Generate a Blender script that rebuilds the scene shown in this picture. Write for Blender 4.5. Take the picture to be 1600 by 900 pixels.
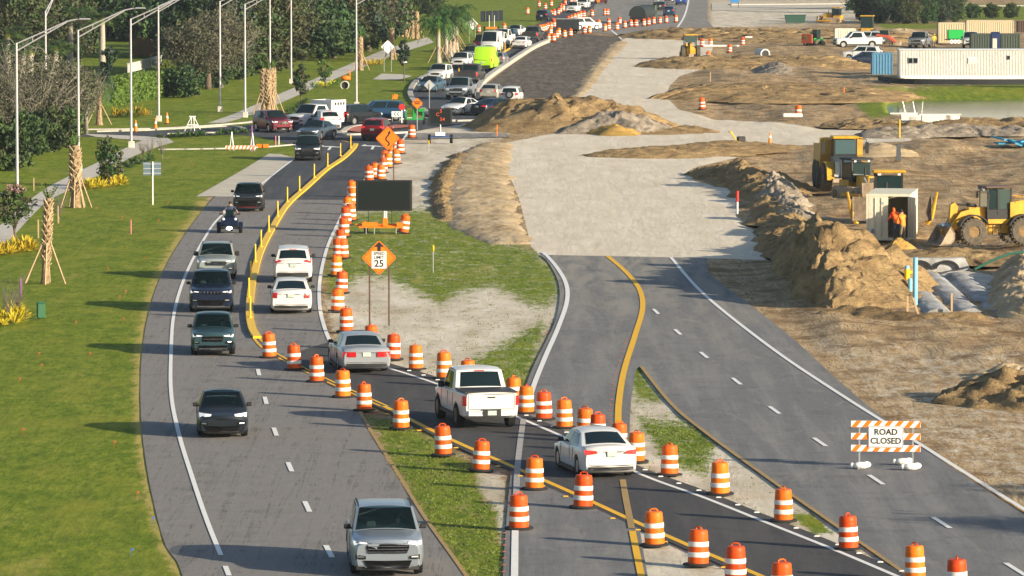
import bpy, bmesh, math, random
import numpy as np
from mathutils import Vector, Matrix, Euler

# ------------------------------------------------------------------ clear
for o in list(bpy.data.objects):
    bpy.data.objects.remove(o, do_unlink=True)
scene = bpy.context.scene
col = scene.collection
random.seed(7)
R = math.radians

# ------------------------------------------------------------------ camera
FPX, HCAM, YH = 8950.0, 18.65, -166.0          # focal length in photo pixels, camera height, horizon row
PITCH = math.atan((450.0 - YH) / FPX)
cam_d = bpy.data.cameras.new('camera')
cam_d.sensor_width = 36.0
cam_d.lens = FPX / 1600.0 * 36.0
cam_d.clip_start = 5.0
cam_d.clip_end = 60000.0
cam = bpy.data.objects.new('camera', cam_d)
col.objects.link(cam)
cam.location = (0, 0, HCAM)
cam.rotation_euler = (math.pi / 2 - PITCH, 0, 0)
scene.camera = cam

# ------------------------------------------------------------------ sky, sun, exposure
SUN_EL, SUN_AZ = 15.5, 124.0                    # azimuth clockwise from +Y: low sun behind the camera on the right
world = bpy.data.worlds.new('World')
scene.world = world
world.use_nodes = True
wn = world.node_tree
sky = wn.nodes.new('ShaderNodeTexSky')
sky.sky_type = 'NISHITA'
sky.sun_disc = False
sky.sun_elevation = R(SUN_EL)
sky.sun_rotation = R(SUN_AZ)
sky.air_density = 1.0
sky.dust_density = 1.2
sky.ozone_density = 1.5
wn.links.new(sky.outputs[0], wn.nodes['Background'].inputs[0])
wn.nodes['Background'].inputs[1].default_value = 0.085
sd = bpy.data.lights.new('sun', 'SUN')
sd.energy = 5.0
sd.angle = R(0.6)
sd.color = (1.0, 0.85, 0.63)
sun = bpy.data.objects.new('sun', sd)
col.objects.link(sun)
_sv = Vector((math.sin(R(SUN_AZ)) * math.cos(R(SUN_EL)), math.cos(R(SUN_AZ)) * math.cos(R(SUN_EL)), math.sin(R(SUN_EL))))
sun.rotation_euler = _sv.to_track_quat('Z', 'Y').to_euler()
scene.view_settings.view_transform = 'Standard'
scene.view_settings.look = 'None'
scene.view_settings.exposure = 0.88
scene.view_settings.gamma = 1.0
scene.view_settings.use_curve_mapping = False
scene.cycles.max_bounces = 6
scene.cycles.diffuse_bounces = 3
scene.cycles.glossy_bounces = 3
scene.cycles.transparent_max_bounces = 6
scene.cycles.volume_bounces = 0

# ------------------------------------------------------------------ where a photo pixel meets the ground
_cp, _sp = math.cos(PITCH), math.sin(PITCH)
def G(x, y, z=0.0):
    dx, dy = (x - 800.0) / FPX, -(y - 450.0) / FPX
    k = (HCAM - z) / (_sp - dy * _cp)
    return Vector((dx * k, (_cp + dy * _sp) * k, z))
def S(y):                                       # photo pixels per metre at ground row y
    dy = -(y - 450.0) / FPX
    return FPX / (HCAM / (_sp - dy * _cp))
def heading(a, b):                              # yaw whose local +Y runs from ground pixel a to ground pixel b
    d = G(*b) - G(*a)
    return math.atan2(-d.x, d.y)

# ------------------------------------------------------------------ numpy noise
def _hash(ix, iy, seed):
    h = (ix * 374761393 + iy * 668265263 + seed * 1442695041) & 0xffffffff
    h = ((h ^ (h >> 13)) * 1274126177) & 0xffffffff
    return ((h ^ (h >> 16)) & 0xffff) / 65535.0
def vnoise(x, y, seed=0):
    x = np.asarray(x, float); y = np.asarray(y, float)
    ix, iy = np.floor(x).astype(np.int64), np.floor(y).astype(np.int64)
    fx, fy = x - ix, y - iy
    fx, fy = fx * fx * (3 - 2 * fx), fy * fy * (3 - 2 * fy)
    a, b = _hash(ix, iy, seed), _hash(ix + 1, iy, seed)
    c, d = _hash(ix, iy + 1, seed), _hash(ix + 1, iy + 1, seed)
    return (a + (b - a) * fx) * (1 - fy) + (c + (d - c) * fx) * fy
def fbm(x, y, seed=0, octv=4, gain=.5):
    s, a, t = 0.0, 1.0, 0.0
    for k in range(octv):
        s = s + a * vnoise(x * 2 ** k, y * 2 ** k, seed + k * 17)
        t += a; a *= gain
    return s / t
def sdist(P, poly):                             # signed distance, positive inside; P (n,2)
    P = np.asarray(P, float); poly = np.asarray(poly, float)
    dmin = np.full(len(P), 1e18); ins = np.zeros(len(P), bool)
    n = len(poly)
    for i in range(n):
        a, b = poly[i], poly[(i + 1) % n]
        e = b - a; w = P - a
        t = np.clip((w @ e) / max(e @ e, 1e-12), 0, 1)
        q = w - t[:, None] * e
        dmin = np.minimum(dmin, (q * q).sum(1))
        c = ((a[1] > P[:, 1]) != (b[1] > P[:, 1]))
        with np.errstate(divide='ignore', invalid='ignore'):
            xi = (b[0] - a[0]) * (P[:, 1] - a[1]) / (b[1] - a[1] + 1e-30) + a[0]
        ins ^= c & (P[:, 0] < xi)
    d = np.sqrt(dmin)
    return np.where(ins, d, -d)
def sstep(a, b, x):
    t = np.clip((x - a) / (b - a), 0, 1)
    return t * t * (3 - 2 * t)

# ------------------------------------------------------------------ materials
MATS = {}
def pmat(name, color, rough=.6, metal=0.0, spec=.4, coat=0.0, emit=None, estr=0.0, var=0.0, vscale=3.0, bump=0.0, bscale=20.0, vcol=None, stretch=(1, 1, 1)):
    """Principled material whose base colour is broken up by object-space noise."""
    if name in MATS: return MATS[name]
    m = bpy.data.materials.new(name); m.use_nodes = True
    nt = m.node_tree; b = nt.nodes['Principled BSDF']
    b.inputs['Base Color'].default_value = (*color, 1)
    b.inputs['Roughness'].default_value = rough
    b.inputs['Metallic'].default_value = metal
    b.inputs['Specular IOR Level'].default_value = spec
    b.inputs['Coat Weight'].default_value = coat
    b.inputs['Coat Roughness'].default_value = .06
    if emit:
        b.inputs['Emission Color'].default_value = (*emit, 1)
        b.inputs['Emission Strength'].default_value = estr
    if var or bump:
        tc = nt.nodes.new('ShaderNodeTexCoord')
        mp = nt.nodes.new('ShaderNodeMapping'); mp.inputs['Scale'].default_value = stretch
        nt.links.new(tc.outputs['Object'], mp.inputs[0])
    if var:
        n = nt.nodes.new('ShaderNodeTexNoise'); n.inputs['Scale'].default_value = vscale; n.inputs['Detail'].default_value = 5; n.inputs['Roughness'].default_value = .65
        nt.links.new(mp.outputs[0], n.inputs['Vector'])
        r = nt.nodes.new('ShaderNodeValToRGB')
        r.color_ramp.elements[0].position = .3; r.color_ramp.elements[1].position = .7
        c2 = vcol or tuple(min(1, c * (1 + var)) for c in color)
        r.color_ramp.elements[0].color = (*[c * (1 - var) for c in color], 1)
        r.color_ramp.elements[1].color = (*c2, 1)
        nt.links.new(n.outputs['Fac'], r.inputs[0]); nt.links.new(r.outputs[0], b.inputs['Base Color'])
    if bump:
        n2 = nt.nodes.new('ShaderNodeTexNoise'); n2.inputs['Scale'].default_value = bscale; n2.inputs['Detail'].default_value = 6
        nt.links.new(mp.outputs[0], n2.inputs['Vector'])
        bp = nt.nodes.new('ShaderNodeBump'); bp.inputs['Strength'].default_value = bump; bp.inputs['Distance'].default_value = .1
        nt.links.new(n2.outputs['Fac'], bp.inputs['Height']); nt.links.new(bp.outputs[0], b.inputs['Normal'])
    MATS[name] = m
    return m
class NT:                                       # terse node building
    def __init__(s, name):
        s.m = bpy.data.materials.new(name); s.m.use_nodes = True
        s.t = s.m.node_tree; s.b = s.t.nodes['Principled BSDF']; MATS[name] = s.m
        s.b.inputs['Specular IOR Level'].default_value = .25
    def n(s, typ, **kw):
        d = s.t.nodes.new('ShaderNode' + typ)
        for k, v in kw.items():
            if k.startswith('i_'):
                key = k[2:]
                key = int(key) if key.isdigit() else key
                d.inputs[key].default_value = v
            else: setattr(d, k, v)
        return d
    def l(s, a, b): s.t.links.new(a, b)
    def pos(s, scale=(1, 1, 1), rot=(0, 0, 0)):
        g = s.n('NewGeometry'); mp = s.n('Mapping'); mp.inputs['Scale'].default_value = scale; mp.inputs['Rotation'].default_value = rot
        s.l(g.outputs['Position'], mp.inputs[0]); return mp.outputs[0]
    def noise(s, vec, scale, detail=5, rough=.6, dist=0.0):
        d = s.n('TexNoise', i_Scale=scale, i_Detail=detail, i_Roughness=rough, i_Distortion=dist); s.l(vec, d.inputs['Vector']); return d.outputs['Fac']
    def ramp(s, fac, *stops):
        d = s.n('ValToRGB'); e = d.color_ramp.elements
        while len(e) < len(stops): e.new(.5)
        for k, (p, c) in enumerate(stops):
            e[k].position = p; e[k].color = (*c, 1) if not isinstance(c, (int, float)) else (c, c, c, 1)
        s.l(fac, d.inputs[0]); return d.outputs[0]
    def mix(s, fac, a, b, mode='MIX'):
        d = s.n('Mix', data_type='RGBA', blend_type=mode)
        for v, i in ((fac, 0), (a, 6), (b, 7)):
            if isinstance(v, (int, float)): d.inputs[i].default_value = v
            elif isinstance(v, tuple): d.inputs[i].default_value = (*v, 1)
            else: s.l(v, d.inputs[i])
        return d.outputs[2]
    def math(s, op, a, b=0.0, c=0.0):
        d = s.n('Math', operation=op)
        for v, i in ((a, 0), (b, 1), (c, 2)):
            if isinstance(v, (int, float)): d.inputs[i].default_value = v
            else: s.l(v, d.inputs[i])
        return d.outputs[0]
    def rng(s, v, a, b, c=0.0, d=1.0):
        n = s.n('MapRange', interpolation_type='SMOOTHSTEP'); s.l(v, n.inputs[0])
        for i, q in ((1, a), (2, b), (3, c), (4, d)): n.inputs[i].default_value = q
        return n.outputs[0]
    def bump(s, h, strength=.5, dist=.1):
        d = s.n('Bump', i_Strength=strength, i_Distance=dist); s.l(h, d.inputs['Height']); s.l(d.outputs[0], s.b.inputs['Normal'])

# ------------------------------------------------------------------ mesh collecting
class MB:
    def __init__(s): s.v = []; s.f = []; s.mi = []; s.cur = 0; s.sm = []
    def add(s, vs, fs, smooth=False, M=None):
        o = len(s.v)
        s.v += [tuple(M @ Vector(p)) if M else tuple(p) for p in vs]
        for f in fs:
            s.f.append(tuple(i + o for i in f)); s.mi.append(s.cur); s.sm.append(smooth)
        return s
    def box(s, c, d, M=None, taper=(1, 1), bev=0.0):
        """box centred at c, size d; taper scales the top face; bev chamfers the vertical-plane outline"""
        x, y, z = d[0] / 2, d[1] / 2, d[2] / 2; tx, ty = taper
        if bev:
            def ring(k, zz, ax, ay):
                ax, ay = max(ax - k, .001), max(ay - k, .001); b = min(bev, ax * .9, ay * .9)
                return [(c[0] + p, c[1] + q, c[2] + zz) for p, q in ((-ax + b, -ay), (ax - b, -ay), (ax, -ay + b), (ax, ay - b), (ax - b, ay), (-ax + b, ay), (-ax, ay - b), (-ax, -ay + b))]
            b = min(bev, z * .9)
            rs = [ring(b, -z, x, y), ring(0, -z + b, x, y), ring(0, z - b, x * tx, y * ty), ring(b, z, x * tx, y * ty)]
            vs = sum(rs, []); fs = [tuple(range(7, -1, -1)), tuple(range(24, 32))]
            for k in range(3):
                for i in range(8):
                    j = (i + 1) % 8; fs.append((k * 8 + i, k * 8 + j, k * 8 + 8 + j, k * 8 + 8 + i))
            return s.add(vs, fs, False, M)
        vs = [(c[0] + a * x * (tx if e > 0 else 1), c[1] + b * y * (ty if e > 0 else 1), c[2] + e * z) for e in (-1, 1) for a, b in ((-1, -1), (1, -1), (1, 1), (-1, 1))]
        return s.add(vs, [(3, 2, 1, 0), (4, 5, 6, 7), (0, 1, 5, 4), (1, 2, 6, 5), (2, 3, 7, 6), (3, 0, 4, 7)], False, M)
    def cyl(s, p0, p1, r0, r1=None, n=10, caps=True, smooth=True, M=None):
        r1 = r0 if r1 is None else r1
        p0, p1 = Vector(p0), Vector(p1); d = (p1 - p0).normalized()
        a = d.orthogonal().normalized(); b = d.cross(a)
        vs = []
        for p, r in ((p0, r0), (p1, r1)):
            for i in range(n):
                t = 2 * math.pi * i / n; vs.append(p + (a * math.cos(t) + b * math.sin(t)) * r)
        s.add(vs, [(i, (i + 1) % n, n + (i + 1) % n, n + i) for i in range(n)], smooth, M)
        if caps:
            s.add(vs[:n], [tuple(range(n - 1, -1, -1))], False, M); s.add(vs[n:], [tuple(range(n))], False, M)
        return s
    def tube(s, pts, r, n=6, M=None):
        pts = [Vector(p) for p in pts]; rr = r if isinstance(r, (list, tuple)) else [r] * len(pts)
        vs = []; up = None
        for k, p in enumerate(pts):
            d = (pts[min(k + 1, len(pts) - 1)] - pts[max(k - 1, 0)]).normalized()
            a = d.orthogonal().normalized() if up is None else (up - d * up.dot(d)).normalized()
            up = a; b = d.cross(a)
            vs += [p + (a * math.cos(2 * math.pi * i / n) + b * math.sin(2 * math.pi * i / n)) * rr[k] for i in range(n)]
        fs = []
        for k in range(len(pts) - 1):
            fs += [(k * n + i, k * n + (i + 1) % n, k * n + n + (i + 1) % n, k * n + n + i) for i in range(n)]
        fs += [tuple(range(n - 1, -1, -1)), tuple(range((len(pts) - 1) * n, len(pts) * n))]
        return s.add(vs, fs, True, M)
    def lathe(s, prof, n=20, axis='Z', c=(0, 0, 0), M=None, close=False, smooth=True):
        """prof: (radius, height) pairs"""
        vs = []
        for r, h in prof:
            for i in range(n):
                t = 2 * math.pi * i / n; p = (r * math.cos(t), r * math.sin(t), h)
                if axis == 'X': p = (p[2], p[0], p[1])
                if axis == 'Y': p = (p[1], p[2], p[0])
                vs.append((p[0] + c[0], p[1] + c[1], p[2] + c[2]))
        fs = []; m = len(prof)
        for k in range(m - 1 + (1 if close else 0)):
            k2 = (k + 1) % m
            fs += [(k * n + i, k * n + (i + 1) % n, k2 * n + (i + 1) % n, k2 * n + i) for i in range(n)]
        if not close:
            if prof[0][0] > 1e-4: fs.append(tuple(range(n - 1, -1, -1)))
            if prof[-1][0] > 1e-4: fs.append(tuple(range((m - 1) * n, m * n)))
        return s.add(vs, fs, smooth, M)
    def prism(s, poly, a, b, axis='X', M=None):
        """2-D outline extruded from a to b along an axis; outline is (y,z), (x,z) or (x,y)"""
        def P(p, t): return {'X': (t, p[0], p[1]), 'Y': (p[0], t, p[1]), 'Z': (p[0], p[1], t)}[axis]
        n = len(poly)
        vs = [P(p, a) for p in poly] + [P(p, b) for p in poly]
        return s.add(vs, [tuple(range(n - 1, -1, -1)), tuple(range(n, 2 * n))] + [(i, (i + 1) % n, n + (i + 1) % n, n + i) for i in range(n)], False, M)
    def grid(s, fn, nu, nv, smooth=True, M=None):
        vs = [fn(i / nu, j / nv) for j in range(nv + 1) for i in range(nu + 1)]
        fs = [(j * (nu + 1) + i, j * (nu + 1) + i + 1, (j + 1) * (nu + 1) + i + 1, (j + 1) * (nu + 1) + i) for j in range(nv) for i in range(nu)]
        return s.add(vs, fs, smooth, M)
    def ball(s, c, r, n=10, m=7, M=None):
        r = r if isinstance(r, tuple) else (r, r, r)
        def f(u, v):
            a, b = 2 * math.pi * u, math.pi * (v - .5)
            return (c[0] + r[0] * math.cos(b) * math.cos(a), c[1] + r[1] * math.cos(b) * math.sin(a), c[2] + r[2] * math.sin(b))
        return s.grid(f, n, m, True, M)
    def mesh(s, name, mats, fix=True):
        me = bpy.data.meshes.new(name)
        me.from_pydata(s.v, [], s.f)
        for m in (mats if isinstance(mats, (list, tuple)) else [mats]): me.materials.append(m)
        me.polygons.foreach_set('material_index', s.mi)
        me.polygons.foreach_set('use_smooth', s.sm)
        if fix:
            b = bmesh.new(); b.from_mesh(me)
            bmesh.ops.remove_doubles(b, verts=b.verts, dist=1e-5)
            bmesh.ops.recalc_face_normals(b, faces=b.faces)
            for e in b.edges:
                if len(e.link_faces) == 2 and e.calc_face_angle(0) > R(38): e.smooth = False
            b.to_mesh(me); b.free()
        me.update()
        return me
    def build(s, name, mats, parent=None, fix=True):
        return obj(name, s.mesh(name, mats, fix), parent)
def obj(name, me, parent=None):
    o = bpy.data.objects.new(name, me); col.objects.link(o)
    if parent is not None: o.parent = parent
    return o
def tag(o, label=None, cat=None, group=None, kind=None):
    if label: o['label'] = label
    if cat: o['category'] = cat
    if group: o['group'] = group
    if kind: o['kind'] = kind
    return o
def thing(name, label, cat, loc=(0, 0, 0), rz=0.0, group=None):
    o = bpy.data.objects.new(name, None); o.empty_display_size = .3; col.objects.link(o)
    o.location = loc; o.rotation_euler = (0, 0, rz)
    return tag(o, label, cat, group)
KIDS = {}
def copy_tree(o, parent=None):
    c = o.copy(); col.objects.link(c)
    if parent is not None: c.parent = parent
    for ch in o.children: copy_tree(ch, c)
    return c
def place(proto, loc, rz=0.0, label=None, group=None, scale=None, first=[set()]):
    """the first call moves the prototype itself, later ones copy it with its parts"""
    if proto.name in first[0]: o = copy_tree(proto)
    else: first[0].add(proto.name); o = proto
    o.location = loc; o.rotation_euler = (0, 0, rz)
    if scale: o.scale = (scale,) * 3 if isinstance(scale, (int, float)) else scale
    if label: o['label'] = label
    if group: o['group'] = group
    return o
def struct(o, kind='structure'):
    o['kind'] = kind; return o
def text_mesh(body, size, mat, name='lettering', bold=0.0, extrude=.004, align='CENTER', sx=1.0):
    cu = bpy.data.curves.new(name, 'FONT'); cu.body = body; cu.size = size; cu.align_x = align; cu.align_y = 'CENTER'
    cu.extrude = extrude; cu.offset = bold; cu.resolution_u = 3
    t = bpy.data.objects.new(name, cu); col.objects.link(t)
    bpy.context.view_layer.update()
    me = bpy.data.meshes.new_from_object(t.evaluated_get(bpy.context.evaluated_depsgraph_get()))
    bpy.data.objects.remove(t, do_unlink=True); bpy.data.curves.remove(cu)
    me.materials.clear(); me.materials.append(mat); me.name = name
    if sx != 1.0:
        for v in me.vertices: v.co.x *= sx
    return me
def smooth_line(pts, n=8):                      # Catmull-Rom through ground points
    P = [Vector((p[0], p[1], 0)) for p in pts]
    if len(P) < 3: 
        return [P[0].lerp(P[-1], i / n) for i in range(n + 1)]
    out = []
    for i in range(len(P) - 1):
        p0, p1, p2, p3 = P[max(i - 1, 0)], P[i], P[i + 1], P[min(i + 2, len(P) - 1)]
        for k in range(n):
            t = k / n
            out.append(.5 * ((2 * p1) + (p2 - p0) * t + (2 * p0 - 5 * p1 + 4 * p2 - p3) * t * t + (3 * p1 - p0 - 3 * p2 + p3) * t ** 3))
    out.append(P[-1]); return out
def gline(px, n=8):                             # the same through photo pixels on the ground
    return smooth_line([G(*p) for p in px], n)
def ribbon(mb, line, w, z, h=0.0, off=0.0):
    """flat strip (or a kerb when h > 0) along a ground line"""
    L, Rr = [], []
    for k, p in enumerate(line):
        d = line[min(k + 1, len(line) - 1)] - line[max(k - 1, 0)]; d.z = 0; d.normalize()
        nrm = Vector((d.y, -d.x, 0))
        c = p + nrm * off
        L.append(c - nrm * w / 2); Rr.append(c + nrm * w / 2)
    n = len(line)
    if h <= 0:
        vs = [(p.x, p.y, z) for p in L] + [(p.x, p.y, z) for p in Rr]
        mb.add(vs, [(i, n + i, n + i + 1, i + 1) for i in range(n - 1)])
    else:
        vs = [(p.x, p.y, zz) for zz in (z, z + h) for p in L] + [(p.x, p.y, zz) for zz in (z, z + h) for p in Rr]
        fs = []
        for i in range(n - 1):
            fs += [(i, i + 1, n + i + 1, n + i), (n + i, n + i + 1, 3 * n + i + 1, 3 * n + i), (2 * n + i, 3 * n + i, 3 * n + i + 1, 2 * n + i + 1)]
        fs += [(0, n, 3 * n, 2 * n), (n - 1, 3 * n - 1, 4 * n - 1, 2 * n - 1)]
        mb.add(vs, fs)
# ================================================================== the ground: one sheet of grass, sand and dirt
P_GRASS = [
 [(-9000, 2200), (330, 2200), (308, 1000), (282, 892), (258, 852), (240, 786), (227, 716), (220, 646), (221, 560), (232, 490), (252, 430), (285, 372), (318, 326), (310, 306), (345, 284), (385, 260), (425, 240), (462, 234), (470, 226), (440, 212), (400, 200), (480, 192), (650, 186), (645, 160), (642, 148), (668, 116), (712, 98), (775, 64), (838, 40), (862, 15), (880, -20), (890, -162), (-9000, -162)],
 [(520, 470), (508, 430), (520, 385), (545, 330), (660, 325), (700, 340), (760, 372), (838, 390), (872, 430), (874, 462), (840, 478), (770, 445), (720, 455), (690, 472), (640, 450), (600, 430), (560, 432)],
 [(770, 545), (850, 500), (838, 556), (815, 612), (690, 592), (722, 572)],
 [(578, 652), (640, 662), (700, 700), (742, 733), (750, 770), (775, 800), (786, 850), (786, 900), (790, 1000), (780, 1000), (724, 893), (664, 806), (620, 738)],
 [(1000, 655), (1080, 658), (1118, 692), (1100, 742), (1040, 722)], [(982, 592), (1002, 580), (1035, 622), (1000, 628)], [(1230, 800), (1270, 800), (1300, 830), (1270, 830)],
 [(1322, 138), (1400, 134), (1600, 126), (1900, 122), (1900, 152), (1402, 154), (1388, 166), (1392, 182), (1360, 184), (1340, 166)],
 [(1470, 8), (1900, 4), (1900, 30), (1500, 32)], [(1370, 36), (1480, 36), (1470, 46), (1380, 46)], [(930, 12), (940, 10), (975, 30), (930, 32)], [(1010, 555), (1000, 562), (990, 575), (985, 590), (1000, 590)],
]
P_SAND = [
 [(510, 470), (560, 436), (650, 460), (700, 478), (760, 452), (840, 484), (872, 470), (850, 530), (818, 604), (780, 604), (700, 604), (640, 584), (560, 548), (525, 522)],
 [(640, 184), (780, 190), (795, 206), (770, 218), (705, 250), (684, 300), (660, 345), (560, 345), (545, 360), (540, 330), (600, 260), (625, 225)],
 [(560, 380), (610, 362), (700, 366), (760, 360), (770, 366), (700, 378), (620, 392), (560, 402)],
 [(982, 575), (1000, 570), (1102, 674), (1302, 817), (1420, 900), (1300, 850), (1100, 772), (1000, 726), (980, 690), (984, 640)],
 [(986, 815), (1112, 868), (1200, 912), (1300, 1000), (1020, 1000), (1005, 900)],
 [(740, 728), (785, 742), (790, 800), (790, 900), (780, 900), (772, 800), (745, 765)],
 [(1110, 0), (1340, 0), (1340, 32), (1200, 40), (1110, 58)],
 [(520, 350), (545, 325), (660, 325), (700, 340), (760, 372), (838, 390), (884, 440), (880, 500), (520, 480)],
 [(1186, 486), (1260, 510), (1380, 520), (1660, 545), (1700, 780), (1640, 830), (1500, 742), (1420, 686), (1330, 616), (1240, 534)],
]
P_LIME = [(765, 234), (774, 250), (800, 282), (812, 312), (822, 352), (830, 384), (845, 400), (1195, 404), (1204, 386), (1180, 356), (1150, 336), (1150, 310), (1136, 292), (1085, 282), (1082, 262), (1140, 246), (1240, 228), (1424, 221), (1424, 206), (1280, 198), (1200, 190), (1112, 183), (1060, 170), (1040, 150), (1046, 134), (1062, 118), (1096, 108), (1106, 92), (1114, 74), (1108, 54), (985, 54), (970, 64), (935, 100), (905, 142), (890, 165), (880, 205), (790, 222)]
P_DARK = [(740, 152), (758, 132), (792, 106), (832, 78), (858, 64), (905, 52), (975, 58), (935, 100), (900, 148), (880, 165), (790, 168)]
P_PIT = [(1378, 142), (1420, 136), (1600, 134), (2000, 132), (2000, 186), (1600, 186), (1440, 184), (1392, 172)]
P_POND = [(1340, 146), (2200, 140), (2200, 206), (1350, 206)]
P_POND_OLD = [(1394, 156), (1420, 152), (1600, 149), (2000, 147), (2000, 196), (1600, 193), (1440, 192), (1402, 180)]

gx = np.concatenate([np.linspace(-3000, -500, 24)[:-1], np.arange(-500, 2101, 5.0), np.linspace(2100, 4600, 24)[1:]])
gy = np.concatenate([np.array([-150, -140, -125, -100, -70, -45, -25]), np.arange(-12, 520, 2.0), np.arange(520, 1000, 3.0), np.linspace(1000, 2200, 30)])
GX, GY = np.meshgrid(gx, gy)
pp = np.stack([GX.ravel(), GY.ravel()], 1)
_dy = -(pp[:, 1] - 450.0) / FPX
_k = HCAM / (_sp - _dy * _cp)
WX = (pp[:, 0] - 800) / FPX * _k
WY = (_cp + _dy * _sp) * _k
def mask(polys, soft=7.0):
    m = np.full(len(pp), -1e9)
    for p in polys: m = np.maximum(m, sdist(pp, p))
    return np.clip(.5 + m / (2 * soft), 0, 1)
sd_lawn = sdist(pp, P_GRASS[0])
lawn_edge = np.clip(1.1 - np.maximum(sd_lawn, 0) / 26, 0, 1) * sstep(285, 330, pp[:, 1]) * (pp[:, 0] < 420)
m_grass, m_sand, m_lime, m_dark, m_pond = np.maximum.reduce([np.clip(.5 + (sd_lawn + 9) / 14, 0, 1), np.minimum(mask(P_GRASS[1:6], 20), .74), mask(P_GRASS[6:], 6)]), np.maximum(mask(P_SAND[:-1], 16), .40 * mask(P_SAND[-1:], 30)), mask([P_LIME], 4), mask([P_DARK], 4), mask([P_PIT], 9)
# grass thins out where sand has been spilled over it
zz = -.03 - .02 * fbm(WX * .25, WY * .25, 3) + .022 * sstep(0, 8, sd_lawn + 12)
zz = zz - 1.7 * sstep(.15, 1, m_pond)
# the lawn rises gently into the wood on the left, and rises beside the pond
zz = zz + sstep(0, 260, sdist(pp, [(-9000, 330), (0, 330), (60, 285), (130, 245), (150, 225), (120, 195), (330, 178), (420, 140), (560, 70), (640, 20), (700, -162), (-9000, -162)])) * .8
bumpy = np.clip(1 - np.maximum.reduce([mask([P_LIME], 10), m_grass, m_sand, m_dark]), 0, 1) * sstep(1060, 1110, pp[:, 0]) * (pp[:, 1] < 640)
bumpy = bumpy * sstep(0, 60, sdist(pp, [(1150, 0), (2100, 0), (2100, 700), (1420, 640), (1300, 580), (1180, 440), (1100, 380), (1060, 180), (1070, 100)]))
zz = zz + bumpy * (fbm(WX * .16, WY * .05, 11) - .45) * 1.1 + bumpy * (fbm(WX * .9, WY * .5, 5) - .5) * .25
me = bpy.data.meshes.new('ground')
nx, ny = len(gx), len(gy)
me.vertices.add(nx * ny)
me.vertices.foreach_set('co', np.stack([WX, WY, zz], 1).astype(np.float32).ravel())
ii = (np.arange(ny - 1)[:, None] * nx + np.arange(nx - 1)[None, :]).ravel()
quads = np.stack([ii, ii + nx, ii + nx + 1, ii + 1], 1).astype(np.int32)
me.loops.add(quads.size); me.polygons.add(len(quads))
me.loops.foreach_set('vertex_index', quads.ravel())
me.polygons.foreach_set('loop_start', np.arange(0, quads.size, 4, dtype=np.int32))
me.polygons.foreach_set('use_smooth', np.ones(len(quads), bool))
me.update(); me.validate()
for nm, arr in (('cover', (m_grass, m_sand, m_lime, m_dark)), ('verge', (lawn_edge, lawn_edge, lawn_edge, lawn_edge))):
    at = me.attributes.new(nm, 'FLOAT_COLOR', 'POINT')
    at.data.foreach_set('color', np.stack(arr, 1).astype(np.float32).ravel())
ground = struct(obj('ground', me))
if me.polygons[0].normal.z < 0: me.flip_normals()

g = NT('ground_cover')
P1 = g.pos(); PS = g.pos((1, .22, 1)); PT = g.pos((1, .1, 1), (0, 0, .25)); PT2 = g.pos((1, .12, 1), (0, 0, -.9))
at = g.n('Attribute', attribute_name='cover'); sep = g.n('SeparateColor'); g.l(at.outputs['Color'], sep.inputs[0])
nA, nB, nC = g.noise(P1, .35, 6, .65), g.noise(P1, 2.2, 6, .7), g.noise(P1, 9, 4, .7)
nS, nT, nT2 = g.noise(PS, .5, 6, .65), g.noise(PT, 1.3, 6, .7, .6), g.noise(PT2, 1.1, 6, .7, .8)
# dirt: tan to dark brown with wheel tracks
dirt = g.ramp(nA, (.34, (.19, .118, .056)), (.5, (.34, .228, .115)), (.66, (.52, .375, .205)))
dirt = g.mix(g.rng(nT, .52, .66, 0, .75), dirt, (.20, .14, .08))
dirt = g.mix(g.rng(nT2, .53, .68, 0, .6), dirt, (.64, .50, .33))
dirt = g.mix(g.rng(g.noise(g.pos((1, .09, 1), (0, 0, .7)), 1.6, 5, .7, 1.5), .58, .66, 0, .6), dirt, (.17, .12, .07))
d1, d2 = g.noise(g.pos((1, .3, 1)), .8, 7, .75, .4), g.noise(g.pos((1, .2, 1)), 4, 5, .75)
dirt = g.mix(g.rng(d1, .52, .66, 0, .7), dirt, (.20, .135, .075))
dirt = g.mix(g.rng(d1, .44, .30, 0, .5), dirt, (.62, .48, .30))
dirt = g.mix(g.rng(d2, .52, .68, 0, .7), dirt, (.15, .095, .05))
for sc_, ro_, wd_ in ((.45, .12, .014), (.7, -.5, .012), (1.1, .5, .012)):       # wheel ruts: wandering dark lines with pale shoulders
    k_ = g.math('ABSOLUTE', g.math('SUBTRACT', g.noise(g.pos((1, .07, 1), (0, 0, ro_)), sc_, 4, .6, .6), .5))
    dirt = g.mix(g.math('MULTIPLY', g.rng(k_, wd_ * 3, wd_, 0, .5), g.rng(nA, .40, .55)), dirt, (.62, .47, .28))
    dirt = g.mix(g.math('MULTIPLY', g.rng(k_, wd_, wd_ * .3, 0, .75), g.rng(nA, .40, .55)), dirt, (.14, .09, .05))
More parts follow.
